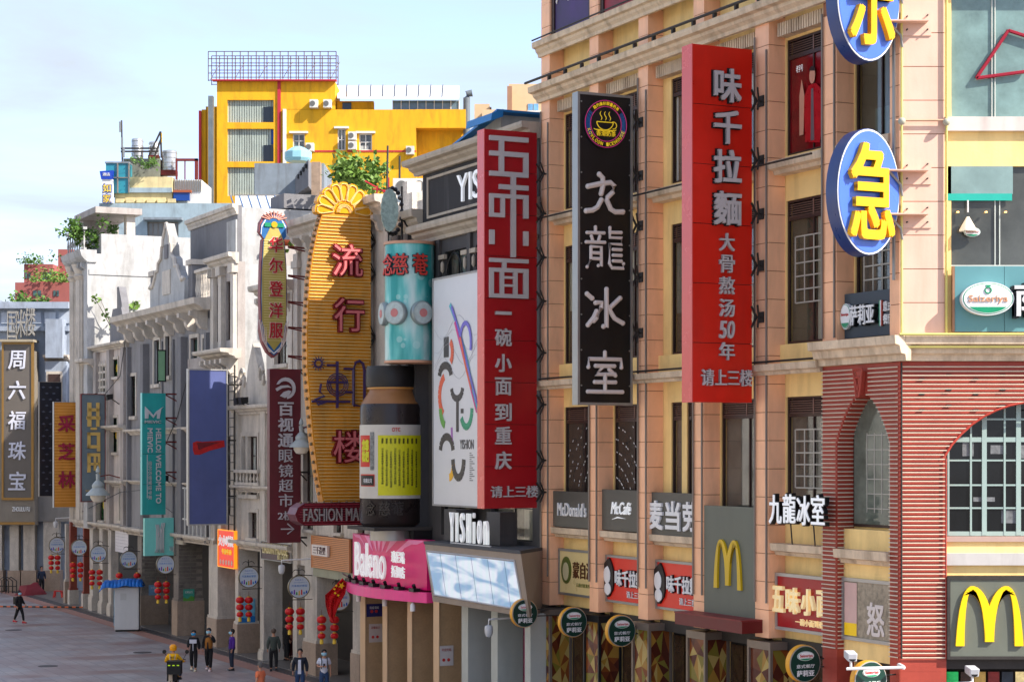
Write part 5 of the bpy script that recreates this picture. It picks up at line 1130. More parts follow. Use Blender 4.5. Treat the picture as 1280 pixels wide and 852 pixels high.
# scalloped disc on a post
ds = thing('scalloped_disc', 'weathered round scalloped disc on a pole above the teal drum', 'sign', F(28.9, .4, 16.6), ANG)
sE = 28.9; nE = N(486.5, sE); zE = Z(263, sE, nE); fe = Fr(F(sE, nE, 0), (-ES+EN*.9).normalized().cross(EZ)*-1, (-ES*.55+EN*.9).normalized())
fe = Fr(F(sE, nE, 0), Vector((1, .25, 0)).normalized()*.999, Vector((.25, -1, 0)).normalized())
mb = MB(fe); prs = []
for i in range(48):
    a = 2*math.pi*i/48; r = .72*(1+.06*abs(math.sin(a*9))); prs.append((r*.42*math.cos(a), zE+r*1.02*math.sin(a)))
mb.prism(prs, 1, -.0, .12); mb.obj('face', M('faded green stripes', (150, 170, 160), .6, var=.45, scale=7), ds)
mb = MB(fe)
for i in range(20): a = 2*math.pi*i/20; mb.ball((.16+.34*math.cos(a), -.2, zE+.82*math.sin(a)), .09, 6, 4)
mb.obj('bulb_ring', black, ds, kind='stuff')
MB(fe).tube([(-.02, -.05, zE-.7), (-.02, -.05, zd(306))], .03, 6).tube([(.5, -.2, zE+.9), (.5, -.2, zd(300))], .045, 6).tube([(.5, -.2, zE-.2), (1.3, -.2, zE-1.6)], .035, 5).obj('pole', black, ds)
# ---------------------------------------------------------------- golden sunburst blade
sF = 32.3; nl0 = N(384, sF); nr0 = N(463.5, sF); frb = face_s(sF, 0)
def fu(px): return -(N(px, sF))
def fz(y): return Z(y, sF, 1.2)
t = thing('sunburst_sign', 'golden half-oval vertical sign with a flower crest and dark red characters', 'sign', F(sF, nr0, fz(628)), ANG)
left = [(404, 266), (397, 290), (391, 320), (387, 350), (385, 385), (383.5, 420), (384, 460), (387, 500), (391, 545), (397, 590), (404, 627)]
outl = [(fu(x), fz(y)) for x, y in left]+[(fu(463.5), fz(627)), (fu(463.5), fz(268))]
goldp = M('golden sheet', (208, 136, 30), .45, var=.2, scale=1.6, streak=.5, grime=(110, 74, 30))
MB(frb).prism(outl, 1, -.55, 0).obj('face_panel', goldp, t)
# thin horizontal tubes across the face, one object each, shared by length
tm = {}
z_ = fz(624); tub = M('dull brass tube', (222, 190, 120), .35, var=.1)
while z_ < fz(270):
    for (x0, y0), (x1, y1) in zip(left, left[1:]):
        if fz(y1) <= z_ <= fz(y0): xl = fu(x0)+(fu(x1)-fu(x0))*((fz(y0)-z_)/(fz(y0)-fz(y1))); break
    Lg = round(fu(463)-xl-.06, 1)
    if Lg not in tm: tm[Lg] = shape(MB().tube([(0,0,0), (Lg,0,0)], .016, 5), 'neon_tube', tub, True)
    piece('neon_tube', tm[Lg], t, frb(xl+.04, .035, z_), math.atan2(frb.x.y, frb.x.x)); z_ += .125
bl = shape(MB().lathe([(.001, .12), (.06, .08), (.055, 0), (.03, -.02)], (0,0,0), 8), 'bulb', M('dusty bulb', (120, 100, 70), .4))
for i in range(len(left)-1):
    for q in range(4):
        f = q/4; x = fu(left[i][0]+(left[i+1][0]-left[i][0])*f); z = fz(left[i][1]+(left[i+1][1]-left[i][1])*f)
        if i or q: piece('bulb', bl, t, frb(x-.05, -.2, z), 0)
dm = M('dark red letter', (110, 16, 26), .35, var=.1); nt_m = M('pink tube', (206, 110, 110), .3)
for ch, xc, yc, w, h in (('流', 432, 326, 40, 42), ('行', 434, 394, 40, 44), ('楼', 434, 558, 42, 42)):
    u = fu(xc); ww = (fu(xc+w/2)-fu(xc-w/2)); hh_ = fz(yc-h/2)-fz(yc+h/2)
    text(t, ch, frb, u, fz(yc), ww, hh_, dm, d=.16, lift=.06, bold=.035, name='character'); text(t, ch, frb, u, fz(yc), ww*.93, hh_*.93, nt_m, d=.02, lift=.222, name='tube_outline')
# violet neon character built from tubes: sun, wave, cross and dome
vio = M('violet neon frame', (62, 44, 84), .4); u0 = fu(424); mb = MB(frb)
def q_(x, y): return (fu(x), .14, fz(y))
mb.tube([q_(400, 480), q_(398, 490), q_(404, 495), q_(392, 500), q_(396, 506), q_(408, 502)], .045, 5); mb.tube([q_(407, 457), q_(420, 457)], .05, 5); mb.tube([q_(420, 452), q_(420, 510)], .06, 5); mb.tube([q_(408, 478), q_(432, 478)], .05, 5); mb.tube([q_(388, 502), q_(436, 502)], .05, 5)
for r_ in (9, 11.5, 14): mb.tube([(fu(420)+r_/2500*75*math.cos(i*.4), .16, fz(481)+r_/2500*75*math.sin(i*.4)) for i in range(17)], .022, 5)
mb.tube([q_(440, 506), q_(440, 462), q_(443, 453), q_(448, 451), q_(452, 454), q_(454, 462), q_(454, 508), q_(440, 506)], .06, 5); mb.tube([q_(428, 461), q_(440, 461)], .05, 5); mb.tube([q_(430, 490), q_(440, 490)], .05, 5)
mb.obj('character', vio, t)
mb = MB(frb)
for i in range(14):
    a = i*2*math.pi/14; mb.tube([(fu(397)+.1*math.cos(a), .1, fz(455)+.1*math.sin(a)), (fu(397)+.27*math.cos(a+.2), .1, fz(455)+.27*math.sin(a+.2))], .018, 4)
mb.tube([(fu(397)+.15*math.cos(i*.42), .1, fz(455)+.15*math.sin(i*.42)) for i in range(16)], .03, 5); mb.obj('neon_sun', vio, t)
# petals
pc = (fu(430), fz(267))
gp = M('golden petal', (220, 154, 24), .3, var=.12, scale=3); gt = M('petal tube', (232, 196, 130), .3)
for k in range(9):
    a = math.pi*(k+.5)/9+.0; a = R_(4)+(math.pi-R_(8))*k/8; dx, dz = math.cos(a), math.sin(a); px_, pz_ = -dz, dx; L1, L2 = .34, 1.15
    pl_ = []
    for r_, w_ in ((L1, .07), (.6, .13), (.85, .19), (1.02, .19), (1.13, .12), (L2, .0), (1.13, -.12), (1.02, -.19), (.85, -.19), (.6, -.13), (L1, -.07)): pl_.append((pc[0]+dx*r_+px_*w_, pc[1]+.05+dz*r_*.98+pz_*w_))
    MB(frb).prism(pl_, 1, -.35-.01*(k % 2), .0+.01*(k % 2)).obj('petal', gp, t)
    c2 = (pc[0]+dx*.78, pc[1]+.05+dz*.78*.98); mb = MB(frb); mb.tube([(c2[0]+(p[0]-c2[0])*.78, .04, c2[1]+(p[1]-c2[1])*.78) for p in pl_+pl_[:1]], .022, 4); mb.obj('petal_tube', gt, t)
MB(frb).prism([(pc[0]+.34*math.cos(i*math.pi/12), pc[1]+.36*math.sin(i*math.pi/12)) for i in range(13)], 1, -.36, .05).obj('flower_eye', gp, t)
mb = MB(frb)
for r_ in (.29, .24, .2): mb.tube([(pc[0]+r_*math.cos(i*math.pi/12), .07, pc[1]+.03+r_*math.sin(i*math.pi/12)) for i in range(13)], .015, 4)
mb.obj('eye_tube', gt, t)
for y in (300, 340, 420, 470): truss(t, Fr(F(sF+.2, 0, 0), EN, ES), .1, -.3, nr0+.02, fz(y), .8)
# maroon name pill under it
sP = 32.0; u1, u2 = -(N(369, sP)), -(N(456, sP)); zc = Z(642, sP, 1.5); hp = 14/2500*DY(sP, 1.5); frp = face_s(sP, 0)
t = thing('name_pill_sign', 'maroon ribbed pill-shaped sign reading fashion market below the golden sign', 'sign', frp((u1+u2)/2, 0, zc-hp), ANG)
mr = M('maroon tube metal', (98, 18, 30), .35, var=.12)
MB(frp).prism([(u1+hp*.9, zc+hp), (u1+hp*.25, zc+hp*.6), (u1, zc), (u1+hp*.25, zc-hp*.6), (u1+hp*.9, zc-hp), (u2+.5, zc-hp), (u2+.5, zc+hp)], 1, -.9, 0).obj('body', mr, t)
for k in range(9): z_ = zc-hp*.85+k*hp*.2125; MB(frp).tube([(u1+.12+abs(k-4)*.06, .03, z_), (u2+.45, .03, z_)], .018, 5).obj('tube', M('maroon glass tube', (150, 50, 62), .3), t)
text(t, 'FASHION MAR', frp, (u1+u2)/2+.12, zc-.02, (u2-u1)*.88, hp*1.15, M('grey metal letters', (150, 142, 136), .4), d=.1, lift=.05, bold=.005)
piece_b = shape(MB().ball((0,0,0), .05, 6, 4), 'bulb', M('dusty bulb', (120, 100, 70), .4))
for k in range(9): piece('bulb', piece_b, t, frp(u1+.25+k*.3, -.1, zc+hp+.02), 0)
# ---------------------------------------------------------------- left-hand row of old arcade houses
def px_ops(lst, n=0):
    out = []
    for xl, xr, yt, yb in lst:
        s0_, s1_ = S(xr, n), S(xl, n); m = (s0_+s1_)/2; out.append((s0_, s1_, Z(yb, m, n), Z(yt, m, n)))
    return out
# cream house with low ornamental gable
b4 = fthing('arcade_house', 'cream arcade house with a small scrolled gable behind the maroon optician sign', 'building', 41.2)
h0, h1, h2 = S(370), S(333), S(297)
opA = px_ops([(344, 360, 385, 455), (342, 360, 520, 600)]); opB = px_ops([(310.5, 322.5, 545, 618), (303, 308, 545, 618), (312, 322, 640, 672)])
facade(F, h0, h1, 4.8, 15.9, opA, .35, b4, creamp, 'street_wall'); facade(F, h1, h2, 4.8, 11.0, opB, .35, b4, creamp, 'street_wall')
amass(b4, h0+.01, h1, -9, -.36, 15.7, whitep); amass(b4, h1, h2-.01, -9, -.36, 10.8, whitep)
for o in opA+opB: window(b4, F, *o, -.12, cols=2, rows=3, bar=.06); surround(b4, F, *o, t=.16)
band(b4, F, h0-.1, h1+.5, 15.7, 16.25, cor(.7), creamp); corbels(b4, F, h0, h1+.3, 14.9, 15.7, 5, .55, .3, creamp)
band(b4, F, h0, h2+.2, 10.75, 11.15, cor(.5), creamp)
mb = MB(F); c = (h1+h2)/2
mb.prism([(h1+.2, 11.15), (h1+.2, 12.0), (h1+.6, 12.2), (c-.9, 12.2), (c-.7, 12.9), (c-.3, 13.5), (c, 13.9), (c+.3, 13.5), (c+.7, 12.9), (c+.9, 12.2), (h2-.6, 12.2), (h2-.2, 12.0), (h2-.2, 11.15)], 1, -.35, -.05); mb.obj('gable', creamp, b4)
for q in (-1, 1): MB(F).tube([(c+q*1.35+.3*math.cos(a*.5), -.0, 12.35+.45*math.sin(a*.5)) for a in range(9)], .09, 6).obj('scroll', creamp, b4)
MB(F).box(h1-.3, h1+.3, -.1, .18, 4.8, 11).obj('pilaster', creamp, b4); MB(F).box(h2-.5, h2, -.1, .18, 4.8, 11).obj('pilaster', creamp, b4)
MB(F).box(h0, h0+.5, -.1, .18, 4.8, 15.7).obj('pilaster', creamp, b4)
band(b4, F, h0, h2+.2, 7.3, 7.6, cor(.35), creamp); band(b4, F, h0, h2+.2, 4.75, 5.15, cor(.4), creamp)
for q in range(3): balustrade(b4, F.at(0, .3, 0), h1+.3+q*0, h2-.4, 7.62, 8.3, 7, creamp) if q == 0 else None
# slatted roof screens
for (sa, sb, z0_, z1_, nn) in ((h0+.2, h1-.3, 16.3, 18.4, -1.5), (h1+.4, h1+2.2, 11.3, 14.6, -1.6)):
    t = fthing('slatted_screen', 'white horizontal slatted screen on the roof behind the %s' % ('blue neon clothes sign' if nn == -1.5 else 'scrolled cream gable'), 'screen', sa, nn, z0_)
    for q in range(11): z_ = z0_+(z1_-z0_)*(q+.5)/11; MB(F).box(sa, sb, nn-.04, nn, z_-.05, z_+.05).obj('slat', whitefr, t)
    for q in (0, .5, 1): MB(F).box(sa+(sb-sa)*q-.05, sa+(sb-sa)*q+.05, nn-.1, nn-.041, z0_, z1_).obj('post', whitefr, t)
# tall grey house: white pilastered front, grey block set back
b5 = fthing('arcade_house', 'tall grey house with a bright white side wall behind the navy billboard', 'building', 47.5)
g0, g1 = S(297), S(267)
opC = px_ops([(289, 296, 390, 455)]) ; opC = [(g0+3.0, g0+4.0, 14.2, 16.9), (g0+.6, g0+1.7, 14.2, 16.9), (g0+.6, g0+1.9, 6.2, 9.8), (g0+2.9, g0+4.1, 9.8, 13.0)]
facade(F, g0, g1, 4.8, 17.7, opC, .35, b5, greyp2, 'street_wall')
amass(b5, g0+.01, g1, -10, -.36, 17.6, whitep)
stg = M('stained green glass', (50, 130, 60), .2, var=.4, scale=6); sty = M('stained amber glass', (200, 170, 60), .2, var=.3, scale=6)
for o in opC: window(b5, F, *o, -.12, cols=2, rows=3, bar=.06, gmat=stg if o is opC[0] else glassd)
for q in (g0+.25, g0+2.1, g0+3.3, g1-.3): MB(F).box(q-.22, q+.22, 0, .2, 4.8, 17.2).obj('pilaster', creamp, b5); MB(F).box(q-.32, q+.32, 0, .3, 17.2, 17.6).obj('capital', creamp, b5)
band(b5, F, g0-.15, g1+.1, 17.6, 18.1, cor(.5), creamp); band(b5, F, g0-.5, g1+.2, 13.3, 13.75, cor(1.0), creamp); corbels(b5, F, g0-.3, g1, 12.5, 13.3, 5, .8, .25, creamp)
v0, v1 = S(297, -1.6), S(238, -1.6)
opC2 = 0
opD = [(v0+2.0, v0+2.7, 15.6, 18.0), (v0+5.6, v0+6.3, 15.3, 17.8)]
facade(F.at(0, -1.6, 0), v0, v1, 12, 20.9, opD, .2, b5, greyp, 'upper_wall')
for o in opD: window(b5, F.at(0, -1.6, 0), *o, -.1, cols=1, rows=1, fmat=M('brown sash', (96, 60, 50), .6), gmat=glassd)
mass(b5, F, v0+.01, v1, -10, -1.81, 12, 20.8, whitep, 'upper_mass')
band(b5, F.at(0, -1.6, 0), v0-.05, v1+.15, 20.45, 20.95, cor(.28), creamp); MB(F).box(v0-.02, v0+1.4, -1.58, -1.5, 12, 20.2).obj('corner_quoin', whitep, b5)
MB(F).box(v0+.2, v0+2.2, -7, -4, 20.9, 21.6).obj('roof_hump', greyp, b5)
# corbelled grey house with the curly gable
b6 = fthing('arcade_house', 'grey house with a deep corbelled eave and a white curly gable on top', 'building', 53)
k0, k1 = S(267), S(161)
opE = px_ops([(239, 248, 422, 500), (254, 262, 422, 500), (193, 200, 425, 480), (207, 213, 420, 470)])
opE += px_ops([(224, 231, 645, 675), (240, 249, 560, 600), (194, 201, 530, 585), (163, 170, 470, 520)])+[(k0+1.4, k0+2.6, 6.6, 9.4), (k0+9.5, k0+10.9, 7.0, 10.2)]
facade(F, k0, k1, 4.8, 15.4, opE, .3, b6, M('grey lilac plaster', (136, 135, 136), .85, var=.1, streak=.45, bump=.2), 'street_wall')
amass(b6, k0+.01, k1, -10, -.31, 15.3, whitep)
for o in opE: window(b6, F, *o, -.12, cols=1, rows=4, bar=.07, gmat=glass('bottle green glass', (50, 74, 62))); surround(b6, F, *o, t=.18)
band(b6, F, k0-.1, k1+.3, 15.75, 16.3, [(.5, 0), (.7, .3), (.95, .5), (1.0, 1)], creamp, 'eave'); corbels(b6, F, k0+.2, k1, 14.9, 15.75, 8, .85, .38, creamp)
for q, w in ((k0+.5, .3), (S(232), .7), (S(218), .12), (S(204), .1), (S(185), .5), (k1-.4, .25)): MB(F).box(q-w/2, q+w/2, 0, min(.35, w*.9), 4.8, 14.7).obj('pilaster', greyp, b6)
MB(F).box(S(247)-1.9, S(247)+1.5, .0, .05, 12.9, 13.6).obj('arched_panel', greyp2, b6)
band(b6, F, k0, k1, 10.0, 10.3, cor(.35), creamp); band(b6, F, k0, k1, 4.7, 5.1, cor(.45), creamp); band(b6, F, k0, k1, 7.4, 7.6, cor(.3), creamp)
balustrade(b6, F.at(0, -.2, 0), S(270), S(238), 16.35, 17.9, 16, creamp)
# curly gable
ga, gb_ = S(233), S(190); gc = (ga+gb_)/2; w = (gb_-ga)/2
prof_ = [(-1, 0), (-1, .36), (-.92, .40), (-.86, .36), (-.8, .4), (-.66, .52), (-.62, .6), (-.5, .6), (-.46, .72), (-.3, .78), (-.26, .95), (-.2, .97), (-.18, 1.08), (0, 1.3), (.18, 1.08), (.2, .97), (.26, .95), (.3, .78), (.46, .72), (.5, .6), (.62, .6), (.66, .52), (.8, .4), (.86, .36), (.92, .40), (1, .36), (1, 0)]
MB(F).prism([(gc+p[0]*w, 16.35+p[1]*3.25) for p in prof_], 1, -.3, .1).obj('curly_gable', whitep, b6)
mb = MB(F)
for sg_ in (-1, 1):
    mb.tube([(gc+sg_*abs(p[0])*w, (.12), 16.35+p[1]*3.25) for p in prof_[1:14]], .1, 6)
mb.obj('gable_moulding', creamp, b6)
MB(F).box(gc-.7, gc+.7, .1, .15, 17.0, 18.2).obj('gable_panel', creamp, b6); MB(F).box(gc-.3, gc+.3, .1, .16, 18.8, 19.5).obj('niche', greyp, b6)
for q in (ga-.3, gb_+.3): MB(F).box(q-.35, q+.35, -.7, -.1, 16.35, 18.2).obj('pier', greyp, b6); MB(F).box(q-.45, q+.45, -.8, -.0, 18.2, 18.45).obj('pier_cap', creamp, b6)
mb = MB(F)
for q in range(9): mb.prism([(x*.25+S(233)-3.5+q*.45, 19.2+.12*math.sin(x*math.pi)) for x in (0, .25, .5, .75, 1)]+[(S(233)-3.25+q*.45, 19.0)], 1, -5, -3)
mb.obj('roof_tile', M('orange clay tile', (190, 92, 52), .8, var=.3, scale=5), b6)
MB(F).box(S(233)-3.6, S(233)+1.2, -5, -3.1, 16.3, 18.99).obj('roof_wall', greyp2, b6)
# narrow house with stained glass
b6b = fthing('arcade_house', 'narrow pale house with green and yellow stained glass windows left of the corbelled house', 'building', 68.3)
m0, m1 = k1+.02, S(121)
opF = px_ops([(127, 133, 458, 490), (150, 156, 610, 650), (124, 131, 612, 650), (140, 148, 449, 471), (139, 147, 522, 565), (122, 128, 524, 570)])
facade(F, m0, m1, 4.8, Z(436, 71.5), opF, .3, b6b, M('warm pale plaster', (196, 186, 178), .85, var=.1, streak=.5, bump=.2), 'street_wall'); zt6 = Z(436, 71.5)
amass(b6b, m0, m1, -10, -.31, zt6-.1, whitep)
for o in opF:
    w_ = window(b6b, F, *o, -.12, cols=3, rows=2, bar=.07, gmat=stg, fmat=black); surround(b6b, F, *o, t=.15); MB(F).lathe([(.22, -.12), (.22, -.1)], ((o[0]+o[1])/2, 0, (o[2]+o[3])/2), 12, ax=1).obj('amber_light', sty, w_)
for z_, d_ in ((zt6-.05, .5), (Z(540, 71.5)-0, .0), (10.2, .6), (7.2, .4), (4.8, .5)):
    if d_: band(b6b, F, m0, m1+.2, z_, z_+.35, cor(d_), creamp)
for q in (m0+.5, (m0+m1)/2, m1-.4): MB(F).box(q-.3, q+.3, 0, .25, 4.8, zt6-.05).obj('pilaster', greyp2, b6b)
MB(F).prism([(m0+1, zt6+.3), (m0+1, zt6+1.3), (m0+1.6, zt6+2.2), (m0+3.4, zt6+2.2), (m0+4, zt6+1.3), (m0+4, zt6+.3)], 1, -.4, 0).obj('gable', greyp, b6b)
for q in range(8): MB(F).box(m0+4.4, m1, .02, .1, 11.0+q*.42, 11.12+q*.42).obj('lattice_slat', creamp, b6b)
for q in range(5): MB(F).box(m0+4.5+q*.65, m0+4.6+q*.65, .1, .14, 10.9, 14.2).obj('lattice_post', creamp, b6b)
# tall white corner house with fluted columns
b7 = fthing('arcade_house', 'tall white house with giant fluted columns and a heavy corner cornice', 'building', 75.4)
w0, w1 = S(120), S(97); zc7 = Z(318, 76)
opG = [(w0+1.0, w0+1.5, 12, 18.3), (w0+2.4, w0+3.0, 12, 18.3), (w0+1.2, w0+2.2, 6, 10)]
facade(F, w0, w1, 4.8, zc7, opG, .3, b7, whitep, 'street_wall'); amass(b7, w0+.01, w1, -14, -.31, zc7+1.15, whitep)
for o in opG: window(b7, F, *o, -.12, cols=2, rows=4, bar=.07)
for q in (w0+1.95, w0+3.5):
    fl_ = []
    for j in range(24): a = j*math.pi/12; r = .36+(.03 if j % 2 else 0); fl_.append((q+r*math.cos(a), .3+r*math.sin(a)))
    MB(F).prism(fl_, 2, 5.2, zc7-1.4).obj('fluted_column', creamp, b7, smooth=False); MB(F).lathe([(.38, 0), (.55, .25), (.42, .35), (.62, .8), (.66, .9)], (q, .3, zc7-1.4), 14).obj('capital', creamp, b7, smooth=True)
MB(F).box(w0-.0, w0+.9, 0, .5, 4.8, zc7-.5).obj('corner_pier', whitep, b7)
band(b7, F, w0-.1, w1+.3, zc7-.5, zc7+.2, [(.5, 0), (.75, .3), (.85, .5), (.95, 1)], whitep, 'cornice'); corbels(b7, F, w0+.1, w1, zc7-1.4, zc7-.5, 5, .75, .3, whitep)
MB(F).box(w0-.05, w0+.0, -14, .4, zc7-1.2, zc7-.9).obj('side_string_course', whitep, b7)
balustrade(b7, F.at(0, .7, 0), w0, w1, zc7+.2, zc7+1.5, 8, whitep)
MB(F).box(w0+.1, w0+.7, -2.3, -1.8, zc7+1.15, zc7+2.3).obj('pavilion_post', creamp, b7); MB(F).box(w1-.6, w1, -2.3, -.2, zc7+1.15, zc7+2.3).obj('pavilion_wall', greyp2, b7)
MB(F).box(w0-.3, w1+.4, -2.6, .1, zc7+2.3, zc7+2.65).obj('pavilion_roof', greyp2, b7)
band(b7, F, w0-.4, w0+1.6, Z(460, 76), Z(460, 76)+.5, cor(.9), creamp, 'balcony'); band(b7, F, w0, w1, 4.7, 5.2, cor(.5), creamp)
MB(F).prism([(w0-3.2, 13), (w0-3.2, 15.5), (w0-2.6, 17.5), (w0-2.0, 18.4), (w0-1.6, 18.4), (w0-1.6, 13)], 1, -1.2, -.8).obj('stepped_fin', greyp, b7)
# pale blue-grey block closing the street, facing the camera
E_ = Fr((0, 131, 0), (1, 0, 0), (0, -1, 0))
def ex(x): return K(x)*131
def ez(y): return 9-(y-567)/2500*131
b8 = thing('arcade_house', 'blue-grey block facing down the street at the far left with panelled parapet', 'building', E_(ex(45), 0, 0), 0)
bl8 = M('blue grey plaster', (150, 160, 174), .85, var=.14, streak=.5, bump=.2)
opH = [(ex(a), ex(b), ez(d), ez(c)) for a, b, c, d in ((-6, 4, 443, 475), (-6, 4, 482, 520), (-6, 4, 560, 590), (66, 80, 466, 540), (66, 80, 560, 600))]
facade(E_, ex(-40), ex(88), 4.9, ez(385), opH, .3, b8, bl8, 'street_wall'); mass(b8, E_, ex(-40), ex(88), -12, -.31, .05, ez(386), bl8, 'building_mass')
for o in opH: window(b8, E_, *o, -.12, cols=2, rows=2, bar=.08); surround(b8, E_, *o, t=.2)
MB(E_).box(ex(-40), ex(88), -.2, .6, ez(386), ez(378)).box(ex(-40), ex(88), -.1, .5, ez(414), ez(408)).obj('string_course', bl8, b8)
for q in range(7): MB(E_).box(ex(-34+q*18), ex(-20+q*18), 0, .12, ez(404), ez(390)).obj('parapet_panel', M('pale blue grey', (172, 180, 190), .85, streak=.4), b8)
MB(E_).box(ex(62), ex(83), 0, 1.2, ez(448), ez(400)).obj('bay_top', bl8, b8); band(b8, E_, ex(57), ex(88), ez(452), ez(444), cor(.9), M('dirty cream', (190, 178, 164), .8, streak=.6)); MB(E_).box(ex(60), ex(86), 0, .8, ez(560), ez(452)).obj('bay_wall', bl8, b8)
MB(E_).box(ex(64), ex(79), .8, .9, ez(520), ez(468)).obj('bay_window', frame, b8); surround(b8, E_.at(0, .8, 0), ex(65), ex(78), ez(520), ez(468), t=.18)
MB(E_).box(ex(8), ex(88), .0, .5, 4.6, 7.2).obj('fascia', M('grey fascia', (140, 136, 130), .7, streak=.3), b8)
for xl, xr, cc in ((14, 25, colstone), (31, 45, colstone), (56, 75, colstone), (-8, 4, colstone)): MB(E_).box(ex(xl), ex(xr), -.6, .4, 1.4, 4.6).obj('column', cc, b8); MB(E_).box(ex(xl)-.12, ex(xr)+.12, -.72, .52, .05, 1.4).obj('column_base', granite, b8)
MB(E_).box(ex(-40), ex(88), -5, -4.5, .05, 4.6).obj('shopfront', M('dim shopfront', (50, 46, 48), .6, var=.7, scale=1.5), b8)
MB(E_).box(ex(24), ex(56), -1.2, -1.0, 3.4, 4.4).obj('lit_sign_band', M('violet sign band', (60, 30, 120), .4, var=.6, scale=3, emit=.3), b8)
MB(E_).box(ex(88)+.01, ex(130), -12, -.6, .05, 17).obj('rear_wing', bl8, b8)
# ground-floor columns of the arcades
def column(b, xl, xr, xs, zt, mat, base=granite, bh=1.35, nf=0.12):
    s0_, s1_ = S(xr, nf), S(xl, nf); m = (s0_+s1_)/2; d = max(.4, nf-N(xs, s0_))
    MB(F).box(s0_, s1_, nf-d, nf, bh, zt).obj('column', mat, b); MB(F).box(s0_-.08, s1_+.08, nf-d-.08, nf+.08, .05, bh).obj('column_base', base, b)
    MB(F).box(s0_-.05, s1_+.05, nf-d-.05, nf+.05, bh, bh+.12).obj('column_plinth_trim', mat, b)
column(b3, 381, 396, 419, 4.8, colstone); column(b3, 441, 451, 452, 4.8, colstone)
column(b4, 366, 371, 382, 4.8, colstone, bh=.3); column(b4, 325, 330, 353, 4.8, colstone, colstone, .4); column(b4, 294, 298, 322, 4.8, colstone)
column(b5, 261, 272, 294, 4.8, colstone)
column(b6, 217, 223, 253, 4.8, greybrick, granite, 1.75); column(b6, 172, 177, 208, 4.8, greybrick, granite, 1.6)
brick_me = {}
# courses of brick on the two big grey brick piers (camera side)
for b, xr, xs in ((b6, 223, 253), (b6, 177, 208)):
    s_ = S(xr, .12); n1_ = N(xs, s_); L_ = .6
    if 'b' not in brick_me: brick_me['b'] = shape(MB().box(-.28, .28, -.03, .012, .014, .165), 'brick', M('pier brick', (112, 106, 98), .85, var=.5, scale=2.2, bump=.3))
    z_ = 1.85 if xr == 223 else 1.7; r_ = 0
    while z_ < 4.55:
        u = n1_+.3+(.3 if r_ % 2 else 0)
        while u < .1: piece('brick', brick_me['b'], b, F(s_-.0, min(u, -.18), z_), math.atan2(-EN.y, -EN.x)); u += L_
        z_ += .18; r_ += 1
redcol = M('red brown column', (136, 66, 50), .6, var=.1, streak=.2)
column(b6b, 135, 139, 144, 4.8, colstone, colstone, .6); column(b6b, 124, 128, 135, 4.8, colstone, colstone, .6)
column(b7, 112, 116, 124, 4.8, colstone, colstone, .8); column(b7, 103.5, 105, 111, 5.0, redcol, colstone, .9); column(b7, 86.5, 88, 93.5, 5.0, redcol, colstone, .9); column(b7, 81, 82.5, 86, 4.8, colstone)
for b, s0_, s1_ in ((b3, S(437), S(370)), (b4, S(370), S(297)), (b5, S(297), S(267)), (b6, S(267), S(161)), (b6b, S(161), S(121)), (b7, S(120), S(84))):
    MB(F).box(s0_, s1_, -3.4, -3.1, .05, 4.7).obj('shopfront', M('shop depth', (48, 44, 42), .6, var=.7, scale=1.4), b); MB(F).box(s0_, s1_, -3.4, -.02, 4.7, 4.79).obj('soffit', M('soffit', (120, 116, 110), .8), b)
# ---------------------------------------------------------------- buildings across the street (they light the shaded facades and fill the window reflections)
for q, (sa, sb, ht, c) in enumerate(((8, 30, 17, (222, 214, 198)), (30.2, 52, 14, (226, 222, 214)), (52.2, 80, 18, (214, 204, 186)), (80.2, 112, 15, (222, 218, 208)))):
    t = fthing('arcade_house', ['cream three storey house across the street seen only in reflections', 'white low house across the street seen only in reflections', 'tall sand coloured house across the street seen only in reflections', 'far ivory house across the street seen only in reflections'][q], 'building', sa, 23)
    G_ = Fr(F(sa, 23.5, 0), ES, -EN); op = [(1.2+i*3.1, 2.9+i*3.1, z_, z_+2.6) for i in range(int((sb-sa-1)/3.1)) for z_ in (5.6, 9.8) if z_+3 < ht]
    mm_ = M('opposite plaster %d' % q, c, .85, var=.08, streak=.3)
    facade(G_, 0, sb-sa, 4.6, ht, op, .4, t, mm_, 'street_wall'); mass(t, G_, 0, sb-sa, -8, -.41, .05, ht-.1, mm_, 'building_mass')
    for o in op: MB(G_).box(o[0], o[1], -.39, -.3, o[2], o[3]).obj('window', glassd, t)
    band(t, G_, 0, sb-sa, ht-.6, ht, cor(.6), mm_)
# ---------------------------------------------------------------- blade signs of the left-hand row
def blade(xl, xr, yt, yb, lab, mat, th=.25, nr=.6, name='blade_sign', edge=0, em=None, s_=None, npan=0, cat='sign'):
    s_ = s_ or S(xr, nr); nl_, nr_ = N(xl, s_), N(xr, s_); fr = face_s(s_, (nl_+nr_)/2); hw = (nl_-nr_)/2; nm = (nl_+nr_)/2
    zf = lambda y: Z(y, s_, nm); uf = lambda x: -(N(x, s_)-nm)
    t = board(name, lab, cat, fr, -hw+edge, hw-edge, zf(yb)+edge, zf(yt)-edge, th, mat, edge=edge or None, em=em, npan=npan)
    return t, fr, uf, zf, hw, s_, nr_
def struts(t, s_, nr_, zf, ys, mat=rust):
    for y in ys: MB(F).tube([(s_+.1, -.1, zf(y)), (s_+.1, nr_+.05, zf(y))], .04, 4).tube([(s_+.1, 0, zf(y)-.35), (s_+.1, nr_+.05, zf(y))], .03, 4).obj('strut', mat, t)
mar = M('maroon panel', (96, 32, 42), .4, var=.12, streak=.25, bump=.04, bscale=3)
t, fr, uf, zf, hw, s_, nr_ = blade(337, 376, 461, 678, 'maroon vertical optician sign with a swirl logo and a right-pointing arrow', mar, .3, .3)
lg = M('pale grey letters', (186, 182, 186), .4)
mb = MB(fr)
cx, cz = uf(357), zf(485)
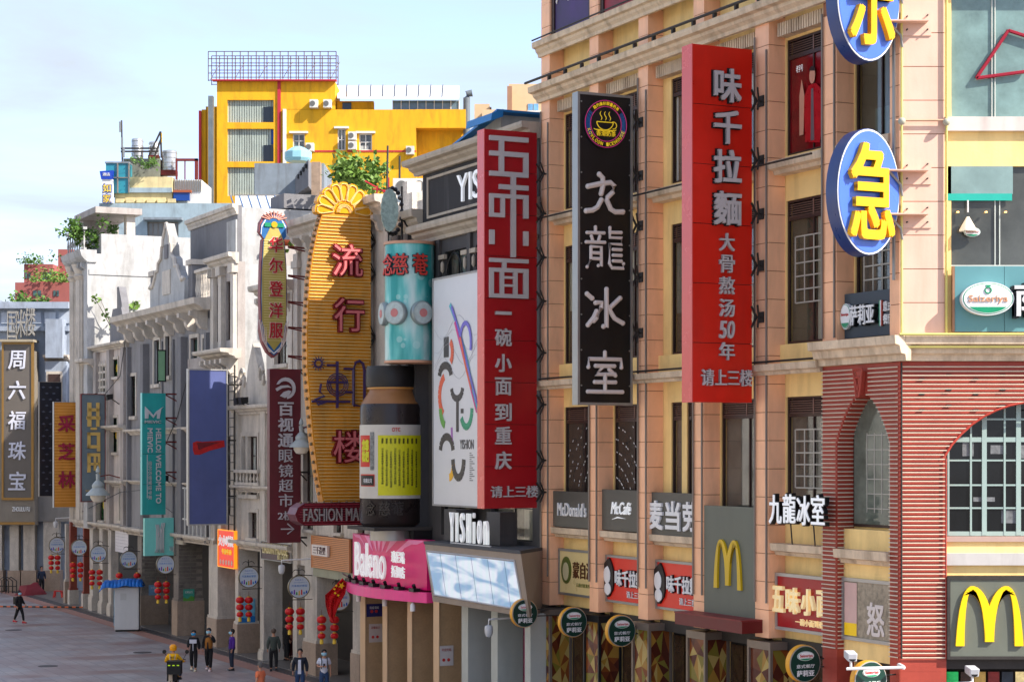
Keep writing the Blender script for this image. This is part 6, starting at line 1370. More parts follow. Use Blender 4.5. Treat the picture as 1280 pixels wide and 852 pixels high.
def swirl(pl): MB(fr).prism([(cx+p[0]*.42, cz+p[1]*.42) for p in pl], 1, .004, .06).obj('logo_swirl', lg, t)
swirl([(math.cos(a), 1.05*math.sin(a)) for a in [R_(160-i*22) for i in range(12)]]+[(.78*math.cos(a)-.08, .75*math.sin(a)-.05) for a in [R_(-75+i*22) for i in range(11)]])
swirl([(-1.05, -.05), (-.5, .25), (.2, .3), (.6, .05), (.2, .08), (-.4, 0), (-.9, -.3)]); swirl([(-.6, -.75), (-.2, -.35), (.3, -.2), (.55, -.3), (.3, -.7), (-.1, -.95)])
for k, ch in enumerate('百视通'): text(t, ch, fr, cx, zf(511+k*19.5), .66, .56, lg, d=.06, bold=.025, name='character')
for k, ch in enumerate('眼镜超市'): text(t, ch, fr, cx, zf(569.5+k*18.5), .6, .52, lg, d=.06, bold=.004, name='character')
text(t, '2楼', fr, cx, zf(644), .68, .36, lg, d=.06, bold=.01); mb = MB(fr); mb.box(uf(351), uf(366), .004, .05, zf(661.5), zf(660)); mb.tube([(uf(359), .03, zf(654)), (uf(367), .03, zf(661)), (uf(359), .03, zf(667))], .03, 4); mb.obj('arrow', lg, t)
struts(t, s_, nr_, zf, (462, 590, 672), iron)
# ornate blue neon clothes sign
sH = 40.2; nm = (N(323, sH)+N(361, sH))/2; fr = face_s(sH, nm); zf = lambda y: Z(y, sH, nm); uf = lambda x: -(N(x, sH)-nm)
t = thing('neon_sign', 'ornate narrow blue-rimmed neon sign with red characters and a crested top', 'sign', F(sH, nm, zf(447)), ANG)
def outline(k, top=265, bot=447): 
    L_ = [(342, top), (331, top+4), (325, top+14), (324, top+25), (330, top+33), (328, 300), (326, 330), (325, 370), (326, 400), (325, 412), (328, 428), (334, 440), (342, bot)]
    pts = L_+[(684-x, y) for x, y in L_[::-1][1:-1]]; c = (342, 356); return [(uf(c[0]+(x-c[0])*k), zf(c[1]+(y-c[1])*(k*.5+.5))) for x, y in pts]
rim = M('neon sign blue rim', (36, 96, 150), .4, var=.2, scale=5)
MB(fr).prism(outline(1), 1, -.3, 0).obj('casing', M('casing rust red', (130, 60, 60), .5), t); MB(fr).prism(outline(.94), 1, 0.001, .03).obj('rim_band', rim, t)
MB(fr).prism(outline(.90), 1, .03, .035).obj('white_line', white, t); MB(fr).prism(outline(.86), 1, .036, .045).obj('rim_inner', rim, t)
ol = M('olive gold face', (168, 152, 78), .5, var=.15, scale=2); MB(fr).prism([(uf(x), zf(y)) for x, y in ((337, 285), (347, 285), (354, 300), (357, 340), (357, 400), (352, 425), (342, 438), (332, 425), (327, 400), (327, 340), (330, 300))], 1, .046, .06).obj('face_panel', ol, t)
for k in range(40): MB(fr).box(uf(329), uf(355), .061, .067, zf(300+k*3.2), zf(301+k*3.2)).obj('face_tube', M('face tube', (196, 182, 120), .4), t)
for k, ch in enumerate('华尔登洋服'):
    text(t, ch, fr, uf(344), zf((306, 332, 361, 388, 413)[k]), .62, .66, M('neon letter edge', (226, 196, 180), .4), d=.04, lift=.07, bold=.035, name='character_edge'); text(t, ch, fr, uf(344), zf((306, 332, 361, 388, 413)[k]), .58, .62, M('crimson letter', (166, 26, 36), .4), d=.03, lift=.112, bold=.015, name='character')
MB(fr).box(uf(330), uf(354), .062, .09, zf(284), zf(279)).obj('crest_bar', M('crest green', (20, 130, 90), .4), t); MB(fr).lathe([(.13, .06), (.13, .11)], (uf(342), 0, zf(281)), 12, ax=1).obj('crest_boss', gold, t)
mb = MB(fr)
for k in range(9): a = R_(20+k*17.5); mb.tube([(uf(342)+.2*math.cos(a), .05, zf(276)+.1*math.sin(a)), (uf(342)+.58*math.cos(a), .05, zf(276)+.4*math.sin(a))], .03, 4)
mb.obj('crest_feather', M('feather peach', (206, 150, 130), .4), t)
for sx in (-1, 1):
    for k in range(4): MB(fr).tube([(sx*(.62-.09*k), .05, zf(400+k*3)), (sx*(.5-.06*k), .07, zf(425+k*3)), (sx*(.2-.02*k), .07, zf(440))], .02, 4).obj('tail_tube', M('tail tube', (210, 190, 180), .4), t)
for y in (309, 345, 378, 410, 446): MB(F).tube([(sH+.1, -.6, zf(y)), (sH+.1, N(361, sH), zf(y-2))], .035, 4).tube([(sH+.1, -.6, zf(y+6)), (sH+.1, N(361, sH), zf(y-1))], .03, 4).obj('strut', rust, t)
MB(F).box(sH, sH+.15, -.72, -.6, zf(450), zf(300)).obj('mast', rust, t)
# navy billboard with a red brush stroke
nv = M('navy vinyl', (80, 90, 138), .5, var=.1, streak=.12, bump=.15, bscale=1.5)
t, fr, uf, zf, hw, s_, nr_ = blade(235, 284.5, 461, 656, 'tall navy blue billboard in a pale frame with one red brush stroke', nv, .25, .6, 'billboard', .06, alu, cat='billboard')
sw = [(241, 553), (246, 551), (253, 552), (280, 550), (281, 558), (262, 563), (250, 568), (243, 568), (241, 562)]
MB(fr).prism([(uf(x), zf(y)) for x, y in sw], 1, .004, .012).obj('brush_stroke', M('brush red', (176, 24, 24), .5, var=.3, scale=6), t)
MB(fr).prism([(uf(x), zf(y)) for x, y in [(246, 553), (276, 552), (256, 559), (248, 562)]], 1, .013, .018).obj('brush_shadow', M('brush dark red', (110, 20, 30), .5, var=.4, scale=8), t)
for k in range(3): conduit(t, F, [(s_+.1, -.1, zf(480+70*k)), (s_+.1, nr_, zf(480+70*k))], .04, iron, 'strut')
# scaffold ladder between navy billboard and wall
ld = fthing('wall_ladder', 'rusty caged ladder on the wall right of the navy billboard', 'ladder', S(292, .25), .2, 5.5)
l0 = S(293, .3)
for q in (0, .9): MB(F).box(l0+q, l0+q+.06, .25, .31, 5.5, 13).obj('rail', iron, ld)
for k in range(18): MB(F).box(l0+.06, l0+.9, .26, .30, 5.8+k*.4, 5.84+k*.4).obj('rung', iron, ld)
# turquoise welcome sign
tq = M('turquoise panel', (36, 152, 146), .4, var=.08, streak=.25, bump=.05, bscale=3)
t, fr, uf, zf, hw, s_, nr_ = blade(178, 207, 491, 643, 'turquoise vertical sign reading hello and welcome', tq, .3, .6, npan=4)
MB(fr).box(-hw-.02, -hw-.002, -.3, 0, zf(643), zf(491)).obj('edge_sheen', M('aqua painted sheen', (96, 196, 190), .3), t)  # street side painted lighter than the face, its brightness put into the colour
gm_ = M('sign silver', (190, 190, 190), .4)
MB(fr).prism([(uf(181), zf(523)), (uf(181), zf(508)), (uf(188), zf(515)), (uf(191.5), zf(519)), (uf(195), zf(514)), (uf(204), zf(508)), (uf(201), zf(511)), (uf(199), zf(523)), (uf(196), zf(523)), (uf(196), zf(516)), (uf(191.5), zf(522)), (uf(185.5), zf(516)), (uf(185), zf(523))], 1, .004, .08).obj('logo', gm_, t)
text(t, 'MIEVIC', fr, uf(191), zf(527), .82, .14, gm_, d=.05, bold=.02)
text(t, 'HELLO! WELCOME TO', fr, uf(198), zf(582), 3.7, .26, gm_, d=.05, rot=-math.pi/2, bold=.03); text(t, 'MIEVIC', fr, uf(187.5), zf(550), 1.2, .26, gm_, d=.05, rot=-math.pi/2, bold=.03)
text(t, '您的衣橱管理专家', fr, uf(187.5), zf(600), 1.9, .18, gm_, d=.03, rot=-math.pi/2); MB(fr).box(uf(184)-.015, uf(184)+.015, .004, .03, zf(622), zf(568)).obj('rule', gm_, t)
struts(t, s_, nr_-.0, zf, (492, 522, 552, 590), rust)
t, fr, uf, zf, hw, s_, nr_ = blade(181, 217, 647, 694, 'square aqua sign with a ribbed silver letter below the turquoise welcome sign', M('aqua panel', (120, 204, 192), .4, var=.05, streak=.1), .3, .25)
for k in range(3):
    d_ = k*.07; MB(fr).tube([(-.16+d_, .06, -.0+zf(686)), (-.16+d_, .06, zf(661)), (-.19+d_, .06, zf(655))], .025, 5).obj('letter_tube', gm_, t); MB(fr).tube([(.2-d_, .06, zf(686)), (.2-d_, .06, zf(661)), (.26-d_, .06, zf(653))], .025, 5).obj('letter_tube', gm_, t)
MB(fr).tube([(-.1, .06, zf(661)), (0, .06, zf(674)), (.12, .06, zf(661))], .03, 5).obj('letter_tube', gm_, t); text(t, '米薇', fr, 0, zf(688), .5, .2, gm_, d=.05); text(t, '可', fr, .62, zf(686), .24, .24, gm_, d=.05)
# gold on slate numeral sign
t, fr, uf, zf, hw, s_, nr_ = blade(101, 132, 492, 627, 'slate vertical sign with a sideways gold number logo', M('slate panel', (104, 118, 124), .4, var=.1, streak=.3), .25, .3, edge=.05, em=rust)
gd = M('pale gold letter', (204, 168, 92), .4)
bar = lambda x0, y0, x1, y1, k=.004: MB(fr).box(uf(x0), uf(x1), k, k+.07, zf(y1), zf(y0)).obj('numeral_bar', gd, t)
for q in ((109, 503, 114, 533), (120, 503, 124, 533), (110, 510, 124, 514), (108, 520, 125, 524), (109, 540, 125, 544), (109, 540, 113, 560), (121, 544, 125, 564), (109, 556, 121, 560), (109, 566, 125, 570), (109, 566, 113, 590), (117, 570, 120, 588), (122, 570, 125, 592), (109, 578, 125, 581), (113, 534, 121, 537)): bar(*q)
text(t, 'SHANG HAI LU', fr, uf(117), zf(613), .9, .1, gd, d=.02)
# orange-gold herb sign and dark patterned panel, grey jewellery sign
og = M('ochre slat sheet', (200, 132, 44), .4, var=.1, streak=.25, grime=(90, 50, 20))
t, fr, uf, zf, hw, s_, nr_ = blade(67, 98, 502, 634, 'ochre vertical sign with three crimson brush characters', og, .25, .3, edge=.03, em=alu)
for k in range(34): MB(fr).box(-hw+.04, hw-.04, .004, .03, zf(506+k*3.7), zf(505+k*3.7)).obj('slat', M('ochre slat', (222, 160, 76), .4), t)
for k, ch in enumerate('采芝林'): text(t, ch, fr, uf(83), zf(529+k*35), .98, .98, M('brush crimson', (150, 26, 60), .4), d=.08, lift=.03, bold=.02, name='character')
t, fr, uf, zf, hw, s_, nr_ = blade(49, 77, 477, 620, 'narrow black panel with a faint scale pattern beside the jewellery sign', M('midnight panel', (18, 20, 32), .35, var=.2), .25, .4, edge=.03, em=pipe)
mb = MB(fr)
for r_ in range(18):
    for c in range(4): x = -hw+.25+c*.42+(.2 if r_ % 2 else 0); z_ = zf(484+r_*7.6); x < hw-.1 and mb.quad((x-.12, .01, z_), (x, .01, z_-.05), (x+.12, .01, z_), (x, .03, z_+.07))
mb.obj('scale_pattern', M('scale grey', (70, 74, 90), .4), t, kind='stuff')
jz = M('warm grey sheet', (96, 90, 84), .4, var=.06, streak=.15)
t = thing('jewellery_sign', 'big grey vertical sign with a bronze frame and five silver brush characters, far left', 'sign', E_(ex(32), .9, ez(655)), 0)
fr = E_.at(0, 1.6, 0); MB(fr).box(ex(5), ex(50), -1.2, -.1, ez(655), ez(440)).obj('pylon', M('taupe pylon', (128, 120, 108), .5, streak=.3), t)
MB(fr).box(ex(12), ex(47), -.09, 0, ez(622), ez(432)).obj('face_panel', jz, t)
br = M('bronze frame', (140, 108, 58), .35, .4)
for a in ((ex(10), ex(12.5), ez(624), ez(429)), (ex(46.5), ex(49.5), ez(624), ez(429))): MB(fr).box(a[0], a[1], -.1, .06, a[2], a[3]).obj('frame_side', br, t)
for a in ((ez(432), ez(429)), (ez(624), ez(621))): MB(fr).box(ex(12.5), ex(46.5), -.1, .06, *a).obj('frame_rail', br, t)
for k, ch in enumerate('周六福珠宝'): text(t, ch, fr, ex(29), ez(451+k*37.3), 1.15, 1.2, M('pearl lettering', (200, 202, 214), .4), d=.08, bold=.012, name='character', shear=.08)
text(t, 'ZHOULIU FU', fr, ex(34), ez(635), 1.15, .3, white, d=.05, bold=.02); MB(fr).box(ex(5), ex(51), -.1, .08, ez(654), ez(651)).obj('lower_trim', br, t)
# glittering characters and a finial on top of it
t2 = thing('rooftop_letters', 'glittering frame letters on the ledge above the jewellery sign', 'sign', E_(ex(32), 1, ez(428)), 0)
for k, ch in enumerate('国米楼'): text(t2, ch, E_.at(0, 1.2, 0), ex(22+k*11), ez(408-k*2), .62, 1.8, M('glitter letters', (150, 146, 138), .35, .3, var=.4, scale=9), d=.3, name='character')
MB(E_).box(ex(8), ex(50), .3, 1.9, ez(429), ez(426)).obj('ledge', M('ledge', (150, 140, 120), .8), t2)
# small shop signs
def facebd(xl, xr, yt, yb, n, lab, mat, cat='sign', name='shop_board', edge=.04, em=None, th=.12):
    s0_, s1_ = S(xr, n), S(xl, n); m = (s0_+s1_)/2; fr = face_n(m, n); w = (s1_-s0_)/2; z0_, z1_ = Z(yb, m, n), Z(yt, m, n)
    return board(name, lab, cat, fr, -w, w, z0_, z1_, th, mat, edge=edge, em=em), fr, w, z0_, z1_
t, fr, w, z0_, z1_ = facebd(273, 293, 663, 708, .3, 'small glowing red sign with white and yellow characters between two columns', M('sign scarlet', (214, 50, 20), .4, var=.1, emit=.25), em=M('orange bulbs', (226, 140, 30), .4, emit=.4))
text(t, '火小时候', fr, 0, z0_+(z1_-z0_)*.72, w*1.8, .5, whitel, d=.04, bold=.02); text(t, '牛杂牛杂', fr, .1, z0_+(z1_-z0_)*.42, w*1.2, .26, neony, d=.03, bold=.02)
for k in range(5): MB(fr).lathe([(.12, 0), (.12, .02)], (-w*.7+k*w*.35, 0, z0_+.2), 8, ax=1).obj('printed_face', M('printed face', (224, 190, 170), .5), t)
t, fr, w, z0_, z1_ = facebd(327, 364, 678, 700, .2, 'dark shop board with cream serif lettering left of the maroon sign foot', M('brown grey board', (84, 66, 66), .5, var=.2), edge=.03)
text(t, 'LASUN HOUSE', fr, 0, (z0_+z1_)/2+.1, w*1.7, .45, M('cream serif', (222, 208, 150), .4), d=.06, bold=.01); text(t, '良上良品', fr, w*.5, z0_+.15, w*.7, .2, M('cream serif', (222, 208, 150), .4), d=.05)
t, fr, w, z0_, z1_ = facebd(144, 160, 656, 690, .1, 'white printed notice grid on a pale column', M('notice white', (206, 202, 206), .5), edge=0, name='notice_board', th=.04)
for k in range(9): MB(fr).box(-w+.1, w-.1, .004, .01, z0_+.15+k*.17, z0_+.165+k*.17).obj('printed_rule', M('rule grey', (150, 146, 156), .5), t)
for (xl, xr, yt, yb, s__, lab, c1) in ((229, 243, 736, 753, S(223, .12)-.06, 'small green and teal poster on the grey brick pier', (60, 150, 130)), (186, 201, 731, 752, S(177, .12)-.06, 'pale blue poster on the brick pier by the white kiosk', (120, 160, 190)), (299, 319, 748, 778, S(298, .12)-.06, 'light blue poster with a swan shape on a stone column', (110, 176, 206))):
    fr = face_s(s__, 0); u0_, u1_ = -N(xl, s__), -N(xr, s__); t = board('poster', lab, 'poster', fr, u0_, u1_, Z(yb, s__), Z(yt, s__), .015, M('poster '+lab[:12], c1, .5, var=.25, scale=4)); zc_ = (Z(yb, s__)+Z(yt, s__))/2
    MB(fr).prism([(u0_+(u1_-u0_)*a, Z(yb, s__)+.02+b) for a, b in ((.0, 0), (1, 0), (1, .25), (.7, .32), (.4, .18), (0, .25))], 1, .002, .006).obj('printed_wave', M('poster green', (90, 150, 60), .5) if 'green' in lab else M('poster blue', (30, 110, 180), .5), t); text(t, '文明出行', fr, (u0_+u1_)/2, Z(yt, s__)-.15, (u1_-u0_)*.7, .12, white, d=.004)
# pink/blue notices on the wood columns
for xl, xr, yt, yb, lab, c1, tx, xe in ((458, 478, 754, 770, 'dark blue notice high on the leftmost wood column', (36, 38, 100), '防疫须知', 456.6), (461, 478, 779, 802, 'white notice with small red figures on the leftmost wood column', (190, 176, 170), '温馨提示', 456.6), (549.5, 567, 806, 831, 'white poster with two cartoon red figures on the rightmost wood column', (206, 198, 194), '欢迎光临', 549)):
    s__ = S(xe, .55)-.0; fr = face_s(s__+.035-.02, 0); t = board('notice', lab, 'notice', fr, -N(xl+.5, s__), -N(xr, s__), Z(yb, s__), Z(yt, s__), .01, M('notice '+lab[:9], c1, .5, var=.1))
    text(t, tx, fr, -N((xl+xr)/2, s__), Z(yt, s__)-.14, .36, .1, white if c1[0] < 60 else redc, d=.004)
    for q in (-.1, .08): MB(fr).lathe([(.06, 0), (.06, .006)], (-N((xl+xr)/2, s__)+q, 0, Z(yb, s__)+.2), 8, ax=1).obj('printed_figure', M('figure red', (190, 50, 46), .5), t)
# ---------------------------------------------------------------- round community boards with lantern strings
face = M('board print', (206, 214, 222), .4, var=.05)
lan_me = shape(MB().lathe([(.06, -.15), (.15, -.13), (.2, -.06), (.212, 0), (.2, .06), (.15, .13), (.06, .15)], (0,0,0), 14), 'lantern_body', lantr, True)
cap_me = shape(MB().lathe([(.07, 0), (.07, .035)], (0,0,0), 10), 'gold_cap', gold, True); tas_me = shape(MB().lathe([(.02, 0), (.07, -.06), (.075, -.2), (.05, -.22)], (0,0,0), 8), 'tassel', M('gold tassel', (222, 186, 60), .6), True)
disc_proto = None
bx = [(71, 681, 10), (99, 684, 10), (123, 692, 10.5), (161, 699, 10.8), (207, 705, 11.8), (311, 721, 13.3), (374, 733, 14.5), (424, 748, 15)]
att = [81, 110, 136, 175, 219.5, 327, 390, 441]
where = ['by the leftmost plain column, farthest', 'between the two red columns', 'left of the blue-topped kiosk', 'above the blue tarp of the kiosk', 'in front of the aqua sign', 'beside the light blue swan poster', 'right of the white dome camera', 'behind the red flag']
lants = [((64, 72), 694), ((91, 100.5), 703), ((115, 124.5), 712), ((149, 171.5), 716), ((197.5, 208), 727), ((300, 311), 746), ((362, 375.5), 760), ((402, 418), 770)]
def lantern(x, s__, ytop, ztop, k, side):
    n_ = N(x, s__)
    t = thing('lantern_string', '%s red lantern string of the pair %s' % (side, where[k]), 'lantern', F(s__, n_, ztop), ANG, 'red lantern strings')
    MB(F).tube([(s__, n_, ztop+.25), (s__, n_, ztop-1.05)], .008, 4).obj('cord', rust, t)
    for q in range(3): sc = (.9, .83, .73)[q]; z_ = ztop-.12-q*.31; o = piece('lantern_body', lan_me, t, F(s__, n_, z_)); o.scale = (sc, sc, sc); piece('gold_cap', cap_me, t, F(s__, n_, z_+.145*sc)); q == 2 and piece('tassel', tas_me, t, F(s__, n_, z_-.1))
pc_ = [(36, 90, 190), (120, 60, 170), (40, 150, 70), (230, 180, 30), (210, 60, 50), (40, 140, 200)]
for k, (x, y, r) in enumerate(bx):
    s__ = S(att[k], .12)-.1; n_ = N(x, s__); zc_ = Z(y, s__, n_); rr = r/2500*DY(s__, n_); fr = face_s(s__, n_)
    t = thing('round_notice', 'round white printed board %s' % where[k], 'notice board', fr(0, 0, zc_-rr), ANG, 'round community boards along the arcade')
    MB(fr).lathe([(rr, -.1), (rr, .02), (rr*.93, .02), (rr*.93, -.02)], (0, 0, zc_), 28, ax=1).obj('rim', M('bronze rim', (128, 116, 84), .4, .4), t, smooth=True)
    MB(fr).lathe([(rr*.93, -.03), (rr*.93, -.004)], (0, 0, zc_), 28, ax=1).obj('face', face, t)
    if r > 9:
        mb = MB(fr)
        for q in range(7): u = (-.66+q*.22)*rr; h_ = .28*rr*(1+.4*math.sin(q*2.1)); mb.prism([(u-.07*rr, zc_-.72*rr+.12*rr*abs(q-3)**1.3*.3), (u+.07*rr, zc_-.72*rr+.12*rr*abs(q-3)**1.3*.3), (u+.05*rr, zc_-.72*rr+h_+.1*rr), (u, zc_-.6*rr+h_), (u-.05*rr, zc_-.72*rr+h_+.1*rr)], 1, -.003, .003+.0004*q, mi=q % 6)
        mb.obj('printed_figures', [M('figure %d' % i, c, .5) for i, c in enumerate(pc_)], t)
        text(t, '社会主义', fr, 0, zc_+.62*rr, rr*.8, .12*rr, M('print blue', (40, 100, 190), .5), d=.004, lift=0); text(t, '共建美好家园', fr, 0, zc_+.1*rr, rr*1.4, .2*rr, M('print mid blue', (50, 130, 200), .5), d=.004, lift=0); text(t, '你我同行', fr, .1*rr, zc_+.38*rr, rr*1.2, .09*rr, M('print pale', (110, 150, 200), .5), d=.004, lift=0)
    a_ = n_-rr
    mb = MB(F); mb.tube([(s__+.05, a_-.25, zc_+rr*.9), (s__+.05, a_-.25, zc_-rr*1.1), (s__+.05, n_+rr*.6, zc_-rr*1.1)], .018, 4).tube([(s__+.05, a_-.25, zc_+rr*.9), (s__+.05, n_, zc_+rr*1.05)], .018, 4); mb.obj('bracket_frame', iron, t)
    mb = MB(fr)
    for sgn in (-1, 1): mb.tube([(sgn*(.1+.12*math.cos(i*.7))*1.2, -.04, zc_+rr*1.12+.12*math.sin(i*.7)+.05) for i in range(8)], .016, 4)
    mb.tube([(0, -.04, zc_+rr), (0, -.04, zc_+rr+.3)], .02, 4); mb.obj('scroll_crest', iron, t)
    xs_, yt_ = lants[k]; s2 = s__-.02
    for x_, sd_ in zip(xs_, ('left', 'right')): lantern(x_, s2, yt_, Z(yt_, s2, N(x_, s2)), k, sd_)
# street lamps, cameras
for x, y, xa, lab in ((122.5, 613, 150, 'white teardrop street lamp on an iron arm below the slate numeral sign'), (376.5, 553, 390, 'white teardrop street lamp on an iron arm right of the maroon sign')):
    s__ = S(xa, 0); n_ = N(x, s__); z_ = Z(y, s__, n_); t = thing('street_lamp', lab, 'street lamp', F(s__, n_, z_), ANG); C2 = (s__, n_, 0); k = DY(s__)/86
    MB(F).lathe([(.10*k, z_+.72*k), (.08*k, z_+.45*k), (.22*k, z_+.30*k), (.26*k, z_+.22*k), (.24*k, z_+.12*k), (.50*k, z_-.14*k), (.52*k, z_-.2*k), (.3*k, z_-.2*k)], C2, 20).obj('hood', M('lamp green grey', (164, 172, 170), .4, streak=.2), t, smooth=True)
    MB(F).lathe([(.33*k, z_-.2*k), (.33*k, z_-.3*k), (.22*k, z_-.46*k), (.001, z_-.52*k)], C2, 16).obj('globe', M('lamp globe', (214, 206, 190), .3), t, smooth=True); MB(F).lathe([(.03, z_+.72*k), (.1*k, z_+.8*k), (.08*k, z_+.92*k), (.001, z_+1.1*k)], C2, 12).obj('finial', M('lamp green grey'), t, smooth=True)
    conduit(t, F, [(s__, n_, z_+.6*k), (s__, n_/2, z_+.68*k), (s__, 0, z_+.55*k)], .035, rust, 'arm')
for x, y, xa, lab in ((69.5, 653, 82, 'white dome camera hanging from a grey arm at the far left'), (352, 708, 384, 'white dome camera on a long white arm above the stone column'), (611, 784, 645, 'grey dome camera on a white arm in front of the video screen columns')):
    s__ = S(xa, .3); n_ = N(x, s__); z_ = Z(y, s__, n_); t = thing('dome_camera', lab, 'security camera', F(s__, n_, z_), ANG)
    MB(F).lathe([(.04, z_+.09), (.12, z_+.06), (.135, z_-.02), (.13, z_-.16), (.09, z_-.27), (.001, z_-.31)], (s__, n_, 0), 16).obj('dome', M('camera white', (196, 198, 200), .35), t, smooth=True); conduit(t, F, [(s__, n_, z_+.1), (s__, n_, z_+.26), (s__, 0, z_+.30)], .035, white, 'arm')
# bullet cameras by the corner
for x, y, lab in ((1064, 819, 'white bullet camera on a long white arm below the red pillar'), (1216, 838, 'grey bullet camera under the golden arches panel at the bottom edge')):
    fr = Fr(RW(0, .6, 0), (1, 0, 0), (0, -1, 0)); Yc = 45.4; X_ = K(x)*Yc-8.92; z_ = PZ(y, Yc); t = thing('bullet_camera', lab, 'security camera', fr(X_, 0, z_), 0)
    MB(fr).hexa([(X_-.12, -.3, z_-.07), (X_+.12, -.3, z_-.07), (X_+.1, .16, z_-.12), (X_-.1, .16, z_-.12), (X_-.12, -.3, z_+.1), (X_+.12, -.3, z_+.1), (X_+.11, .22, z_+.07), (X_-.11, .22, z_+.07)]).obj('housing', M('camera white', (196, 198, 200), .35), t, bevel=.02); MB(fr).lathe([(.085, .16), (.085, .18)], (X_, 0, z_-.03), 14, ax=1).obj('lens', black, t)
    xr_ = X_+1.2 if x < 1100 else X_-.5; MB(fr).tube([(min(X_-.1, xr_), -.05, z_-.3), (max(X_, xr_), -.05, z_-.27)], .035, 8).tube([(X_, -.05, z_-.28), (X_, -.05, z_-.1)], .03, 6).obj('arm', white, t); x < 1100 and MB(fr).tube([(xr_, -.05, z_-.27), (xr_, -.6, z_-.27)], .05, 6).obj('mount', white, t)
# ---------------------------------------------------------------- buildings behind the row
def cam_fr(Y): return Fr((0, Y, 0), (1, 0, 0), (0, -1, 0))
# yellow building
Yb = 180; G = cam_fr(Yb); gx = lambda x: K(x)*Yb; gz = lambda y: 9-(y-567)/2500*Yb
by = thing('yellow_building', 'bright yellow building with red corner stripes and grey shutters behind the row', 'building', (gx(400), Yb, 0))
yl_ = M('yellow paint', (222, 164, 18), .8, var=.12, scale=.3, streak=.5, bump=.15, grime=(120, 80, 30)); rdp = M('red paint stripe', (176, 40, 52), .7, var=.1)
x0, x1 = gx(271), gx(347)
facade(G, x0, x1, 20, gz(102), [(gx(284), gx(342), gz(153), gz(125)), (gx(284), gx(342), gz(202), gz(161)), (gx(284), gx(342), gz(245), gz(209))], .5, by, yl_, 'wall_left'); mass(by, G, x0, x1, -12, -.51, .05, gz(102)-.1, yl_, 'left_mass')
sht = M('grey corrugated shutter', (160, 170, 160), .6, var=.1, streak=.4)
for a, b in ((153, 125), (202, 161), (245, 209)):
    for q in range(19): MB(G).box(gx(284)+q*.22, gx(284)+q*.22+.16, -.4, -.28, gz(a), gz(b)).obj('shutter_rib', sht, by)
    MB(G).box(gx(284), gx(342), -.5, -.41, gz(a), gz(b)).obj('shutter_sheet', sht, by)
for a, b in ((152, 133), (201, 181)): MB(G).box(gx(329), gx(342), -.27, -.2, gz(a), gz(b)).obj('window', glassk, by)
MB(G).box(gx(339), gx(342), -.27, -.19, gz(180), gz(162)).obj('blue_strip', M('blue paint', (20, 70, 150), .6), by)
x2, x3 = gx(352), gx(420)
opy = [(gx(366), gx(381), gz(185), gz(167)), (gx(422), gx(432), gz(188), gz(161)), (gx(449), gx(465), gz(188), gz(167))]
facade(G, x1, gx(520), 20, gz(137), opy, .4, by, yl_, 'wall_right'); mass(by, G, x1, gx(582), -14, -1.6, .05, gz(138), yl_, 'right_mass'); mass(by, G, x1, gx(520)-.01, -1.6, -.42, .05, gz(138)-.03, yl_, 'right_bay')
MB(G).box(gx(520), gx(582), -1.6, .0, gz(160), gz(137)+.02).obj('overhang', yl_, by); MB(G).box(x1, gx(419), -5, -.02, gz(137)+.03, gz(102)).obj('upper_block', yl_, by)
for o in opy: window(by, G, *o, -.15, cols=2, rows=2, bar=.1, fmat=whitefr); MB(G).box(o[0]-.3, o[1]+.3, 0, .25, o[3], o[3]+.18).obj('hood', whitefr, by)
MB(G).box(gx(347), gx(351), 0, .12, 20, gz(102)).obj('red_corner_stripe', rdp, by); MB(G).box(gx(266), gx(421), -.2, .5, gz(102), gz(100.5)).obj('coping', rdp, by)
MB(G).box(gx(351.5), gx(420), 0, .05, gz(190), gz(188)).obj('red_line', rdp, by); MB(G).box(gx(434), gx(520), 0, .05, gz(190), gz(188)).obj('red_line', rdp, by); MB(G).box(gx(354), gx(358), 0, .3, gz(240), gz(137)).obj('drain_pipe', whitefr, by)
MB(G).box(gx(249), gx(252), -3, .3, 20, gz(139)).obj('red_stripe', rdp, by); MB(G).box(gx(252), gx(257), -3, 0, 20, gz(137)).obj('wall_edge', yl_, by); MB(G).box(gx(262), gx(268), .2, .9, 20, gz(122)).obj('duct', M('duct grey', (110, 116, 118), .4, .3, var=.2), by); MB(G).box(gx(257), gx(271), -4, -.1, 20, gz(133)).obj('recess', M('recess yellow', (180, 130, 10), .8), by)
# white roof terrace with glazing
MB(G).hexa([(gx(422),.3,gz(124)),(gx(574),.3,gz(125)),(gx(574)*1.055,-10,PZ(109,190)),(gx(422)*1.055,-10,PZ(109,190)),(gx(422),.3,gz(122)),(gx(574),.3,gz(123)),(gx(574)*1.055,-10,PZ(107,190)),(gx(422)*1.055,-10,PZ(107,190))]).obj('white_roof', M('white sheet roof', (216, 216, 212), .6, var=.05), by)
for q in range(9): MB(G).tube([(gx(434+q*15), .35, gz(121)), (gx(434+q*15)*1.055, -10, PZ(106,190))], .05, 4).obj('roof_seam', M('seam grey', (130, 126, 120), .6), by)
MB(G).box(gx(420), gx(466), -2, -1, gz(138), gz(124)).obj('terrace_wall', yl_, by); MB(G).box(gx(490), gx(574), -.8, -.7, gz(136), gz(124)).obj('terrace_glass', glass('terrace glass', (90, 110, 120)), by)
for q in range(9): MB(G).box(gx(490+q*10.4), gx(491+q*10.4), -.7, -.6, gz(136), gz(124)).obj('mullion', whitefr, by)
MB(G).box(gx(427), gx(438), -.99, -.9, gz(135), gz(126)).obj('window', glassk, by)
